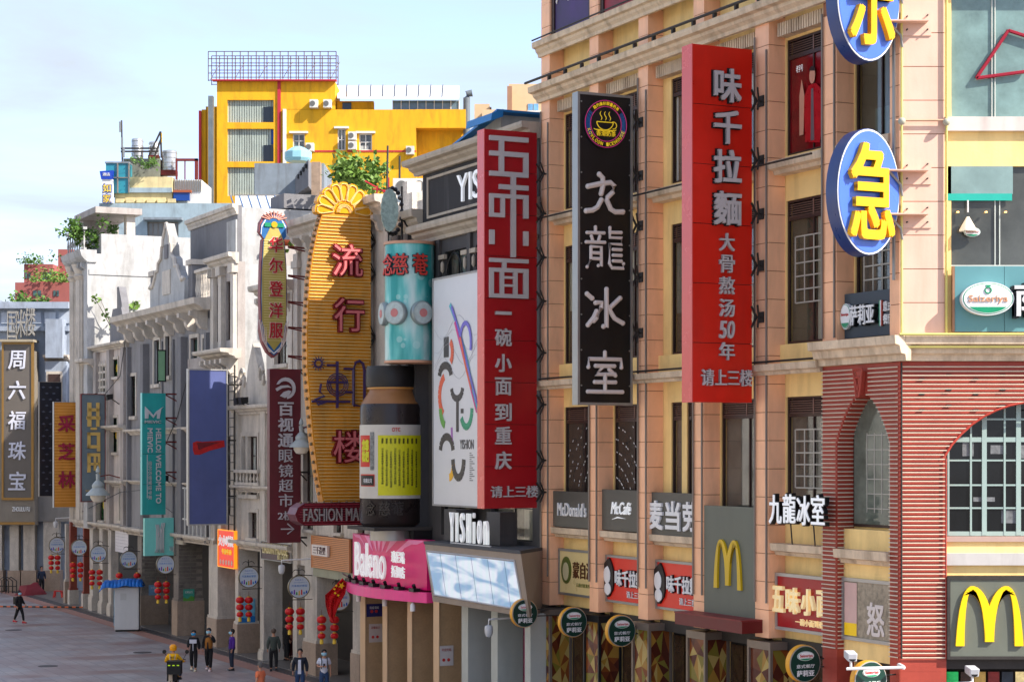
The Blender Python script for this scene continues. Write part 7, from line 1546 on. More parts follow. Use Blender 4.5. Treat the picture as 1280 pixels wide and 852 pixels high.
for x, y in ((393, 136), (410, 136), (388, 190), (441, 188), (441, 176), (513, 194)): MB(G).box(gx(x-5), gx(x+5), .0, .7, gz(y), gz(y-10)).obj('air_conditioner_casing', M('ac casing'), by); MB(G).lathe([(.24, .7), (.24, .74)], (gx(x-1.5), 0, gz(y-5)), 14, ax=1).obj('fan_grille', M('ac grille'), by)
sc = thing('roof_scaffold', 'empty billboard scaffold of thin rusty bars on top of the yellow building', 'scaffold', G(gx(340), -1, gz(101)))
def bars(mb, y):
    for q in range(17): x = 260+q*10; mb.tube([(gx(x), y, gz(101)), (gx(x), y, gz(64))], .045, 4)
    for q in range(5): mb.tube([(gx(260), y, gz(64+q*9)), (gx(420), y, gz(64+q*9))], .04, 4)
for y in (-.2, -2.2):
    mb = MB(G); bars(mb, y); mb.obj('bar_grid', M('scaffold rust', (92, 76, 80), .7), sc)
for q in range(6): MB(G).tube([(gx(262+q*30), -.2, gz(100)), (gx(272+q*30), -2.2, gz(72))], .04, 4).obj('brace', M('scaffold rust'), sc)
fp = thing('chimney_flue', 'bent grey chimney flue at the right end of the yellow building', 'chimney', G(gx(585), 0, 20)); MB(G).tube([(gx(583), -1, 20), (gx(583), -1, gz(120)), (gx(584), -1, gz(115)), (gx(590), -1, gz(114))], .32, 10).obj('pipe', M('flue grey', (100, 108, 112), .5), fp, smooth=True)
wt = thing('water_tank', 'pale blue water tank in front of the yellow wall', 'tank', (gx(371)*.9, Yb*.9, gz(200)*.9+.9)); W_ = cam_fr(162); MB(W_).lathe([(.95, PZ(200, 162)), (1.1, PZ(196, 162)), (1.1, PZ(188, 162)), (.6, PZ(183, 162)), (.3, PZ(181, 162))], (PX(371, 162), -1, 0), 10).obj('shell', M('tank blue', (140, 190, 200), .5, streak=.2), wt)
# grey concrete roofs between the row and the yellow building
Y2 = 140; H_ = cam_fr(Y2); hx = lambda x: K(x)*Y2; hz = lambda y: 9-(y-567)/2500*Y2; conc = M('blue grey concrete', (124, 134, 142), .9, var=.15, streak=.5, bump=.3)
gr = thing('concrete_block', 'blue grey concrete stair tower in front of the yellow building', 'building', H_(hx(350), 0, 0)); MB(H_).box(hx(318), hx(405), -6, 0, .05, hz(204)).obj('wall', conc, gr)
mb = MB(H_); mb.hexa([(hx(370), -2, hz(245)), (hx(391), .5, hz(240)), (hx(391), 3, hz(240)), (hx(370), .4, hz(245)), (hx(370), -2, hz(222)), (hx(391), .5, hz(207)), (hx(391), 3, hz(207)), (hx(370), .4, hz(222))]); mb.obj('stair_wall', greyp, gr)
for q in range(4): MB(H_).box(hx(374+q*4), hx(376+q*4), .9+q*.55, 1.2+q*.55, hz(226-q*3), hz(221-q*3)).obj('opening', black, gr)
MB(H_).box(hx(391), hx(402), .0, 1, .05, hz(205)).obj('brick_pier', M('old brick', (150, 130, 112), .9, var=.25, scale=3), gr)
# glass/white sheet roof
sk = thing('sheet_roof', 'white sheet roof with diagonal blue bars above the grey houses', 'roof', F(47, -4, 15)); Y3 = 118; J = cam_fr(Y3); jx = lambda x: K(x)*Y3; jz = lambda y: 9-(y-567)/2500*Y3
MB(J).hexa([(jx(294), 0, jz(270)), (jx(388), 0, jz(270)), (PX(386,125), -7, PZ(247,125)), (PX(294,125), -7, PZ(247,125)), (jx(294), 0, jz(269)), (jx(388), 0, jz(269)), (PX(386,125), -7, PZ(245,125)), (PX(294,125), -7, PZ(245,125))]).obj('sheet', M('white sheet roof'), sk)
for q in range(9): MB(J).hexa([(jx(296+q*11), .02, jz(270.5)), (jx(297+q*11), .02, jz(270.5)), (PX(289+q*11,125), -7, PZ(247,125)), (PX(288+q*11,125), -7, PZ(247,125)), (jx(296+q*11), .02, jz(268)), (jx(297+q*11), .02, jz(268)), (PX(289+q*11,125), -7, PZ(244,125)), (PX(288+q*11,125), -7, PZ(244,125))]).obj('bar', M('blue bar', (60, 96, 140), .5), sk)
MB(J).box(PX(294,125), PX(390,125), -7.4, -7.1, PZ(248,125), PZ(243,125)).obj('ridge', M('seam grey'), sk); MB(J).box(jx(293), jx(389), -7, -.1, .05, jz(271)).obj('walls', whitep, sk)
# hotel stack with tanks at the left
Y4 = 160; L4 = cam_fr(Y4); lx = lambda x: K(x)*Y4; lz = lambda y: 9-(y-567)/2500*Y4
ht = thing('hotel_building', 'stacked blue grey and cream rooftop building with a turquoise box, upper left', 'building', L4(lx(180), 0, 0))
bp_ = M('pale blue render', (146, 164, 172), .85, var=.12, streak=.45, bump=.2); crm2 = M('cream render', (206, 190, 142), .85, var=.12, streak=.4)
facade(L4, lx(124), lx(300), 10, lz(254), [(lx(184), lx(223), lz(295), lz(277))], .4, ht, bp_, 'lower_wall'); mass(ht, L4, lx(124), lx(300), -8, -.41, .05, lz(254)-.02, bp_, 'lower_mass'); window(ht, L4, lx(184), lx(223), lz(295), lz(277), -.2, cols=6, rows=1, bar=.1, fmat=pipe, gmat=glass('curtain grey', (120, 120, 116))); MB(L4).box(lx(181), lx(229), 0, .8, lz(276), lz(273)).obj('hood', conc, ht)
MB(L4).box(lx(142), lx(214), -7, -.5, lz(254), lz(220)).obj('cream_storey', crm2, ht); MB(L4).box(lx(142), lx(214), -.49, -.3, lz(240), lz(234)).obj('blue_band', bp_, ht); MB(L4).box(lx(150), lx(196), -5, -1.4, lz(220), lz(195)).obj('grey_storey', M('weathered grey', (120, 122, 112), .9, var=.3, streak=.6), ht)
for q in range(6): MB(L4).box(lx(144+q*13), lx(154+q*13), -.48, -.2, lz(253), lz(248)).obj('parapet_panel', crm2, ht)
tb = M('turquoise glass box', (44, 130, 146), .3, var=.12)
MB(L4).box(lx(132), lx(161), -3, -.1, lz(241), lz(204)).obj('turquoise_box', tb, ht); MB(L4).box(lx(131), lx(161.5), -3.1, .0, lz(204), lz(202)).obj('box_cap', conc, ht)
for x in (147, 161): MB(L4).box(lx(x)-.05, lx(x)+.05, -.1, .02, lz(241), lz(204)).obj('box_mullion', pipe, ht)
MB(L4).box(lx(132), lx(161), -.1, .02, lz(222.5), lz(221.5)).obj('box_mullion', pipe, ht); MB(L4).box(lx(215), lx(250), -6, -.8, lz(254), lz(223)).obj('white_fence_storey', M('white fence sheet', (206, 206, 200), .7), ht)
for q in range(12): MB(L4).box(lx(216+q*3), lx(217+q*3), -.8, -.7, lz(238), lz(223)).obj('fence_rib', pipe, ht)
MB(L4).box(lx(216), lx(236), -.69, -.3, lz(250), lz(240)).obj('blue_tarp', blue, ht); MB(L4).box(lx(216), lx(238), -.69, -.2, lz(240), lz(237)).obj('rust_eave', M('rust eave', (150, 80, 50), .8), ht)
hs = thing('hotel_sign', 'blue and white rooftop sign with two green-yellow characters', 'sign', L4(lx(135), .5, lz(254))); MB(L4).prism([(lx(126), lz(215)), (lx(143), lz(214)), (lx(141.5), lz(225)), (lx(128), lz(225))], 1, 0, .5).obj('blue_cap', M('sign blue', (24, 60, 160), .4), hs); MB(L4).box(lx(129), lx(142), 0, .4, lz(254), lz(225)).obj('face_panel', white, hs)
fr = L4.at(0, .4, 0); text(hs, '如', fr, lx(135), lz(236), .75, .8, M('sign blue'), d=.04, bold=.04, name='character'); text(hs, '家', fr, lx(135), lz(249), .75, .8, M('sign blue'), d=.04, bold=.04, name='character'); text(hs, '如', fr, lx(135), lz(236), .62, .66, neony, d=.03, lift=.05, name='character'); text(hs, '家', fr, lx(135), lz(249), .62, .66, neony, d=.03, lift=.05, name='character'); text(hs, '酒店', fr.at(0, .1, 0), lx(134.5), lz(219), .6, .25, white, d=.03)
for x, r, yt, yb, lab in ((166, .47, 169, 194, 'leftmost stainless rooftop tank'), (187, .42, 173, 190, 'small middle stainless rooftop tank behind the crane arm'), (206.5, .62, 184, 209, 'largest stainless rooftop tank, on the right')):
    t = thing('water_tank', lab, 'tank', L4(lx(x), -2, lz(yb)), 0, 'stainless rooftop tanks'); MB(L4).lathe([(r, lz(yb)), (r, lz(yt+1)), (r*.9, lz(yt)), (.01, lz(yt)+.1)], (lx(x), -2, 0), 18).obj('shell', M('stainless', (186, 188, 188), .3, .7, var=.1), t, smooth=True)
    for q in range(4): z_ = lz(yb)+(lz(yt)-lz(yb))*(q+.5)/4; MB(L4).lathe([(r, z_-.03), (r+.025, z_), (r, z_+.03)], (lx(x), -2, 0), 18).obj('rib', steel, t)
    MB(L4).box(lx(x)-r, lx(x)+r, -2.4, -1.6, lz(yb)-.4, lz(yb)).obj('stand', rust, t)
at_ = thing('antenna_mast', 'grey aerial mast with panel antennas left of the steel tanks', 'antenna', L4(lx(150), -1, lz(197)))
MB(L4).tube([(lx(150), -1, lz(200)), (lx(149), -1, lz(148))], .07, 5).obj('pole', iron, at_)
for x, y in ((147.5, 150), (150, 170), (152, 182)): MB(L4).box(lx(x)-.08, lx(x)+.08, -.9, -.8, lz(y+13), lz(y)).obj('panel_antenna', steel, at_)
cr2 = thing('hoist_frame', 'dark steel hoist frame with a small yellow flag between the roof tanks', 'hoist', L4(lx(195), -1, lz(205)))
for a in (((184, 192), (198, 162)), ((198, 162), (199, 195)), ((190, 195), (199, 170)), ((148, 187), (195, 187)), ((148, 183), (195, 183))): MB(L4).tube([(lx(p[0]), -1, lz(p[1])) for p in a], .08, 5).obj('member', iron, cr2)
MB(L4).box(lx(198), lx(200), -1, -.95, lz(176), lz(164)).obj('flag_cloth', gold, cr2)
rf_ = thing('roof_frame', 'rusty red steel frame on the roof beside the yellow building', 'frame', L4(lx(230), -1, lz(223)))
for a in ((217, 245, 196, 199), (241, 245, 196, 222), (217, 219, 199, 222), (228, 229, 199, 222)): MB(L4).box(lx(a[0]), lx(a[1]), -1.2, -.9, lz(a[3]), lz(a[2])).obj('member', rust, rf_)
# red-brown towers far left, beige towers
Y5 = 300; Q = cam_fr(Y5); qx = lambda x: K(x)*Y5; qz = lambda y: 9-(y-567)/2500*Y5
rb = thing('brick_tower', 'far red brown apartment tower with roof greenery at the left', 'building', Q(qx(60), 0, 0)); rbm = M('red brown render', (150, 86, 80), .85, var=.08, streak=.15)
for a in ((65, 84, 308, -4), (30, 66, 330, 0), (25, 95, 355, 3)): MB(Q).box(qx(a[0]), qx(a[1]), -14, a[3], .05, qz(a[2])).obj('wall', rbm, rb)
for a in ((69, 83, 317, 323, -4), (31, 39, 341, 348, 0), (53, 65, 340, 350, 0), (47, 58, 365, 372, 3), (72, 80, 365, 372, 3)):
    n_ = max(2, int((a[1]-a[0])/4))
    for q in range(n_): w_ = (a[1]-a[0])/n_; MB(Q).box(qx(a[0]+q*w_)+.08, qx(a[0]+(q+1)*w_)-.08, a[4], a[4]+.1, qz(a[3]), qz(a[2])).obj('window', glass('far glass', (60, 90, 90)), rb)
plant('roof_shrubs', 'green shrubs along the roof ledge of the red brown tower', 'plant', (qx(75), Y5-4, qz(355)), 1.2, 5, 500, .5, leaf2); plant('roof_shrubs', 'thin line of shrubs on the lower left roof of the red brown tower', 'plant', (qx(45), Y5-1, qz(330)), .8, 4, 300, .4)
for nm, parts, lab in (('a', ((636, 690, 105, 0), (634, 640, 113, 3)), 'sand coloured tower with blue windows beside the peach building, far behind'), ('b', ((593, 612, 130, 0), (600, 614, 129, -3), (603, 634, 142, 3)), 'lower brown and sand towers right of the yellow building, far behind')):
    t = thing('apartment_tower', lab, 'building', (PX(parts[0][0], 260), 260, 0)); T = cam_fr(260)
    for i, a in enumerate(parts): MB(T).box(PX(a[0], 260), PX(a[1], 260), -10, a[3], .05, PZ(a[2], 260)).obj('wall', M('sand render', (206, 176, 138), .85, var=.05) if i != 1 else M('brown render', (156, 116, 90), .85), t)
    if nm == 'a':
        for y in (130, 144, 158):
            for x in (660, 667): MB(T).box(PX(x, 260), PX(x+6, 260), 0, .1, PZ(y+8, 260), PZ(y, 260)).obj('window', glass('sky blue glass', (110, 160, 200)), t)
            MB(T).box(PX(659, 260), PX(676, 260), 0, .5, PZ(y+11, 260), PZ(y+9, 260)).obj('ledge', whitefr, t)
    else:
        for y in (150, 160): MB(T).box(PX(621, 260), PX(626, 260), 3, 3.1, PZ(y+5, 260), PZ(y, 260)).obj('window', glass('far glass', (60, 90, 90)), t)
# rooftop clutter behind the golden sign
for k, (x, y, lab) in enumerate(((505, 243, 'larger white rooftop cooling unit left of the charcoal building'), (527, 243, 'second rooftop cooling unit tucked against the charcoal building'))):
    Yk = 88; T = cam_fr(Yk); t = thing('air_conditioner', lab, 'air conditioner', T(PX(x, Yk), 0, PZ(y, Yk)), 0, 'rooftop cooling units')
    w_ = .48 if k == 0 else .32; MB(T).box(PX(x, Yk)-w_, PX(x, Yk)+w_, -.3, .2, PZ(y, Yk), PZ(y, Yk)+.68).obj('casing', M('ac casing'), t, bevel=.02); MB(T).lathe([(.24, .2), (.24, .23)], (PX(x, Yk)-.1, 0, PZ(y, Yk)+.34), 18, ax=1).obj('fan_grille', M('ac grille'), t)
    MB(T).box(PX(x, Yk)-w_, PX(x, Yk)+w_, -.3, .2, PZ(y, Yk)-.5, PZ(y, Yk)).obj('stand', conc, t)
T = cam_fr(92); t = thing('roof_wall', 'pale crumbling rooftop wall behind the teal drum', 'wall', T(PX(500, 92), 0, 15)); mb = MB(T)
for q in range(16): mb.box(PX(392+q*9, 92), PX(400.8+q*9, 92), -1.2, -.8+.05*(q % 3), 14, PZ(244+5*math.sin(q*1.7), 92))
mb.obj('masonry', M('rubble plaster'), t, kind='stuff')
t = thing('red_scaffold', 'small red metal frame and pole on the roof behind the golden flower crest', 'frame', T(PX(485, 92), 0, 18)); rp_ = M('red frame paint', (190, 40, 50), .5)
for a in (((462, 246), (494, 246)), ((466, 236), (492, 240)), ((486, 250), (486, 222)), ((470, 250), (472, 232)), ((456, 226), (488, 244))): MB(T).tube([(PX(p[0], 92), 0, PZ(p[1], 92)) for p in a], .035, 5).obj('member', rp_, t)
MB(T).tube([(PX(484, 92), .2, PZ(250, 92)), (PX(485, 92), .2, PZ(183, 92))], .05, 5).obj('mast', iron, t); MB(T).tube([(PX(499.5, 92), .2, PZ(262, 92)), (PX(500, 92), .2, PZ(196, 92))], .05, 5).obj('mast', iron, t)
# vegetation
plant('frangipani_tree', 'leafy green tree on the roof behind the golden flower crest', 'tree', (PX(452, 96), 96, PZ(240, 96)), 1.4, 1.5, 1100, .30, leaf2, stems=9)
plant('potted_shrub', 'green bush spilling over the balustrade of the white corner house', 'plant', tuple(F(76.5, .2, zc7+.4)), 1.5, 1.25, 900, .24, tree_leaf, stems=8)
plant('wall_plant', 'weedy plant growing out of the sunlit white side wall', 'plant', tuple(F(75.2, -.9, 16.0)), 1.9, .9, 130, .26, leaf2, stems=4)
plant('climbing_plant', 'climbing vine on the slatted roof screen right of the blue neon sign', 'plant', tuple(F(42, -1.3, 16.3)), 2.2, 1.0, 420, .24, leaf2, stems=5)
plant('roof_tree', 'round-leaved tree rising over the parapet at the far left', 'tree', (ex(33), 134, ez(384)), 1.4, .9, 150, .34, tree_leaf, stems=5)
plant('roof_shrubs', 'low dark bushes at the extreme left behind the parapet', 'plant', (ex(12), 134, ez(386)), .9, 2.2, 380, .3, tree_leaf)
plant('roof_weeds', 'small green weeds on the roof edge near the red clay tiles', 'plant', tuple(F(58, -4, 19.9)), 1.0, 1.4, 220, .22, leaf2)
plant('potted_shrub', 'small plant between the roof tanks of the stacked building', 'plant', (lx(178), Y4, lz(212)), .9, 1.3, 260, .22, tree_leaf)
# ---------------------------------------------------------------- street clutter
def gp(x, y): Y = 22500/(y-567); return (K(x)*Y, Y)
kx, ky = gp(158, 789); t = thing('kiosk', 'white drinks kiosk cabinet with a blue tarp roof on the pavement', 'kiosk', (kx, ky, 0), 0); T = Fr((kx, ky, 0), Vector((1, .12, 0)).normalized(), Vector((.12, -1, 0)).normalized())
cab = M('cabinet white', (196, 198, 198), .4, var=.03, streak=.1); MB(T).box(-.6, .62, -1.1, 0, .1, 2.25).obj('cabinet', cab, t, bevel=.02); MB(T).box(-.55, .57, -1.0, -.05, .0, .1).obj('feet', black, t)
MB(T).box(-.64, -.602, -1.0, -.1, .3, 2.1).obj('glass_door', glass('cooler glass', (90, 150, 180)), t); MB(T).box(-.3, .0, .001, .012, 1.6, 1.95).obj('vent_plate', M('plate', (180, 182, 180), .5), t)
mb = MB(T); nx_ = 12
for i in range(nx_):
    for j in range(5):
        def tp(i, j): u = -1.35+2.2*i/nx_; v = -1.5+1.9*j/5; return (u, v, 2.62-.10*abs(u-.1)+.02*math.sin(i*1.3+j)-.28*(1 if (j == 5 or i in (0, nx_)) else 0)-(.15 if i == 0 else 0))
        mb.quad(tp(i, j), tp(i+1, j), tp(i+1, j+1), tp(i, j+1))
o = mb.obj('tarp', M('tarp blue', (14, 104, 190), .5, var=.15, scale=3), t, smooth=True); sl = o.modifiers.new('thickness', 'SOLIDIFY'); sl.thickness = .02
for a, b in ((-.95, .3), (.85, .3)): MB(T).tube([(a*.6, b*.2-.2, 2.2), (a, b*.2, 2.4)], .03, 5).obj('tarp_post', steel, t)
hx0, hy0 = gp(39, 743); t = thing('tarp_heap', 'dark red tarpaulin heap against the far left columns', 'tarpaulin', (hx0, hy0, 0)); mb = MB(Fr((hx0, hy0, 0), (1,0,0), (0,1,0)))
prof_h = [(1.25, 0), (1.1, .3), (.8, .62), (.45, .8), (.15, .9), (.001, .92)]; vs = []; 
mb.lathe([(r*.78, h*.85) for r, h in prof_h], (0, 0, 0.005), 18)
mb.v = [Vector((v.x+.12*math.sin(v.z*9+v.y*3), v.y+.1*math.sin(v.x*7), v.z*(1+.15*math.sin(v.x*5+v.y*4)))) for v in mb.v]; mb.obj('cloth', M('tarp dark red', (120, 30, 36), .7, var=.15), t, smooth=True)
sx_, sy_ = gp(73, 747); t = thing('plastic_stool', 'bright red plastic stool beside the far left column', 'stool', (sx_, sy_, 0)); T = Fr((sx_, sy_, 0), (1,0,0), (0,1,0)); rs = M('stool red', (200, 24, 30), .35); MB(T).box(-.25, .25, -.2, .2, .42, .47).obj('seat', rs, t)
for a in (-1, 1):
    for b in (-1, 1): MB(T).hexa([(a*.27-.04, b*.2-.03, .05), (a*.27+.04, b*.2-.03, .05), (a*.27+.04, b*.2+.03, .05), (a*.27-.04, b*.2+.03, .05), (a*.2-.04, b*.16-.03, .42), (a*.2+.04, b*.16-.03, .42), (a*.2+.04, b*.16+.03, .42), (a*.2-.04, b*.16+.03, .42)]).obj('leg', rs, t)
b0, b1_ = gp(-5, 760), gp(104, 761); t = thing('barrier_rope', 'low orange and black striped rope barrier across the far street', 'barrier', (b0[0], b0[1], 0)); nseg = 24
for q in range(nseg):
    p = [b0[i]+(b1_[i]-b0[i])*q/nseg for i in (0, 1)]; r = [b0[i]+(b1_[i]-b0[i])*(q+1)/nseg for i in (0, 1)]; MB().tube([(p[0], p[1], .12), (r[0], r[1], .12)], .05, 5).obj('segment', M('rope orange', (214, 110, 60), .6) if q % 2 else iron, t)
for q in range(3):
    p = gp(4+q*5, 741); t = thing('bicycle_rack', 'dark metal bicycle stand at the far left edge, %s' % ('outermost', 'middle of three', 'nearest the red heap')[q], 'bicycle rack', (p[0], p[1], 0), 0, 'dark bicycle stands'); MB().tube([(p[0]-.35, p[1], .01), (p[0]-.35, p[1], .8), (p[0], p[1], 1.05), (p[0]+.35, p[1], .8), (p[0]+.35, p[1], .01)], .04, 5).obj('hoop', iron, t); MB().tube([(p[0]-.35, p[1], .45), (p[0]+.35, p[1], .45)], .03, 5).obj('crossbar', iron, t)
# national flag on a slanting pole
sf_ = S(437, .8); nf_ = N(434, sf_); zf_ = Z(719, sf_, nf_); t = thing('flag', 'red flag with yellow stars hanging from a slanted pole by the pink ledge', 'flag', F(sf_, nf_, zf_), ANG)
frf = face_s(sf_, nf_); Zp_ = lambda x, y: (-(N(x, sf_)-nf_), Z(y, sf_, nf_))
edgeL = [(428, 722), (416, 733), (406, 742), (407, 756), (411, 768), (416, 776)]; edgeR = [(433, 727), (431, 741), (426, 750), (422, 760), (419, 770), (418, 778)]
def fpt(i, j):
    n_ = len(edgeL)-1; f = i/4; q = min(int(f), n_-1); f -= q
    a = [edgeL[q][k]+(edgeL[q+1][k]-edgeL[q][k])*f for k in (0, 1)]; b = [edgeR[q][k]+(edgeR[q+1][k]-edgeR[q][k])*f for k in (0, 1)]
    x, y = [a[k]+(b[k]-a[k])*j/8 for k in (0, 1)]; u, z_ = Zp_(x, y); return (u, .06*math.sin(j*1.6+i*.25), z_)
mb = MB(frf)
for i in range(20):
    for j in range(8): mb.quad(fpt(i, j), fpt(i+1, j), fpt(i+1, j+1), fpt(i, j+1))
o = mb.obj('cloth', M('flag red', (196, 10, 14), .6, var=.08), t, smooth=True); o.modifiers.new('thickness', 'SOLIDIFY').thickness = .008
sty_ = M('star yellow', (240, 200, 30), .5)
for x, y, r in ((426, 731, .14), (419.5, 731, .06), (417, 735, .06), (418, 740, .06), (422, 743, .06)):
    u, z_ = Zp_(x, y); MB(frf).prism([(u+(r if i % 2 == 0 else r*.42)*math.sin(i*math.pi/5+.5), z_+(r if i % 2 == 0 else r*.42)*math.cos(i*math.pi/5+.5)) for i in range(10)], 1, .065, .085).obj('star', sty_, t)
MB(F).tube([(sf_+.0, .2, Z(735, sf_, .3)), (sf_, nf_+.2, zf_+.1)], .025, 6).obj('pole', steel, t)
# spot lamps and wires on the facades
for k, (x, y, lab) in enumerate(((118, 497, 'black floodlight on the narrow pale house'), (138, 468+30, 'second floodlight left of the turquoise sign'), (300, 503, 'floodlight pair on the cream gable ledge'), (306, 503, 'outer floodlight on the cream gable ledge'), (207, 600, 'floodlight on a bracket right of the turquoise sign'))):
    s__ = S(x, .5); z_ = Z(y, s__, .5); t = thing('floodlight', lab, 'floodlight', F(s__, .5, z_), ANG, 'black floodlights on the arcade houses'); MB(F).hexa([(s__-.2,.4,z_),(s__+.2,.4,z_),(s__+.2,.7,z_-.1),(s__-.2,.7,z_-.1),(s__-.2,.4,z_+.25),(s__+.2,.4,z_+.25),(s__+.2,.75,z_+.2),(s__-.2,.75,z_+.2)]).obj('head', black, t); MB(F).tube([(s__, 0, z_-.3), (s__, .45, z_)], .03, 5).obj('arm', iron, t)
for k, pts in enumerate((((101, 640), (150, 615), (178, 612), (215, 640)), ((108, 520), (150, 470), (158, 415)), ((205, 560), (222, 520), (235, 470)))):
    t = fthing('cable', ('sagging black cable along the arcade houses near the slate sign', 'thin wire rising to the corbelled eave', 'thin diagonal wire beside the turquoise sign')[k], 'cable', S(pts[0][0], .3), .3, 6); conduit(t, F, [(S(p[0], .4), .4, Z(p[1], S(p[0], .4), .4)) for p in pts], .02, black, 'wire')
# green framed light box on the corbelled house
t, fr, uf, zf, hw, s_, nr_ = blade(196, 207.5, 437, 477, 'small black framed green glass box sign on the corbelled house', M('green glass box', (130, 170, 130), .2, var=.1), .12, .45, edge=.06, em=black)
# iron balcony with bars by the red sign
t = fthing('balcony_grille', 'white barred balcony grille left of the glowing red sign', 'grille', S(245), .2, 4.9); s0_, s1_ = S(268, .3), S(226, .3)
for q in range(9): MB(F).box(s0_+(s1_-s0_)*q/8-.03, s0_+(s1_-s0_)*q/8+.03, .27, .33, 5.0, 7.4).obj('bar', whitefr, t)
for z_ in (5.0, 5.8, 7.3): MB(F).box(s0_, s1_, .24, .269, z_, z_+.08).obj('rail', whitefr, t)
# ---------------------------------------------------------------- people
def skinned(name, chains, mat, parent, T, root=0, sub=1, extra=None):
    """chains: list of polylines [(x,y,z,r),...]; the first point of later chains may repeat an earlier point exactly"""
    idx = {}; vs = []; rs = []; es = []
    for ch in chains:
        prev = None
        for p in ch:
            k = tuple(round(q, 4) for q in p[:3])
            if k not in idx: idx[k] = len(vs); vs.append(p[:3]); rs.append(p[3])
            if prev is not None and prev != idx[k]: es.append((prev, idx[k]))
            prev = idx[k]
    me = bpy.data.meshes.new(name); me.from_pydata(vs, es, []); ob = bpy.data.objects.new(name, me); COL.objects.link(ob)
    m = ob.modifiers.new('skin', 'SKIN'); m.use_smooth_shade = True
    for i, r in enumerate(rs): sv = me.skin_vertices[0].data[i]; sv.radius = (r, r) if not isinstance(r, tuple) else r; sv.use_root = (i == root)
    if sub: s2 = ob.modifiers.new('sub', 'SUBSURF'); s2.levels = s2.render_levels = sub
    dg = bpy.context.evaluated_depsgraph_get(); dg.update(); ev = bpy.data.meshes.new_from_object(ob.evaluated_get(dg))
    bpy.data.objects.remove(ob)
    if extra:
        import bmesh
        bm = bmesh.new(); bm.from_mesh(ev); off = [bm.verts.new(v) for v in extra.v]; 
        for f in extra.f: bm.faces.new([off[i] for i in f])
        bm.to_mesh(ev); bm.free(); ev.polygons.foreach_set('use_smooth', [True]*len(ev.polygons))
    ev.name = name; ev.materials.clear(); ev.materials.append(mat); o = bpy.data.objects.new(name, ev); COL.objects.link(o); o.parent = parent
    return o
def lp(name, mb, mat, parent, smooth=True): return _lp(name, mb, mat, parent, smooth)
def _lp(name, mb, mat, parent, smooth): o = bpy.data.objects.new(name, shape(mb, name, mat, smooth)); COL.objects.link(o); o.parent = parent; return o
cloth = lambda n, c: M('cloth '+n, c, .85, var=.12, scale=6, bump=.15)
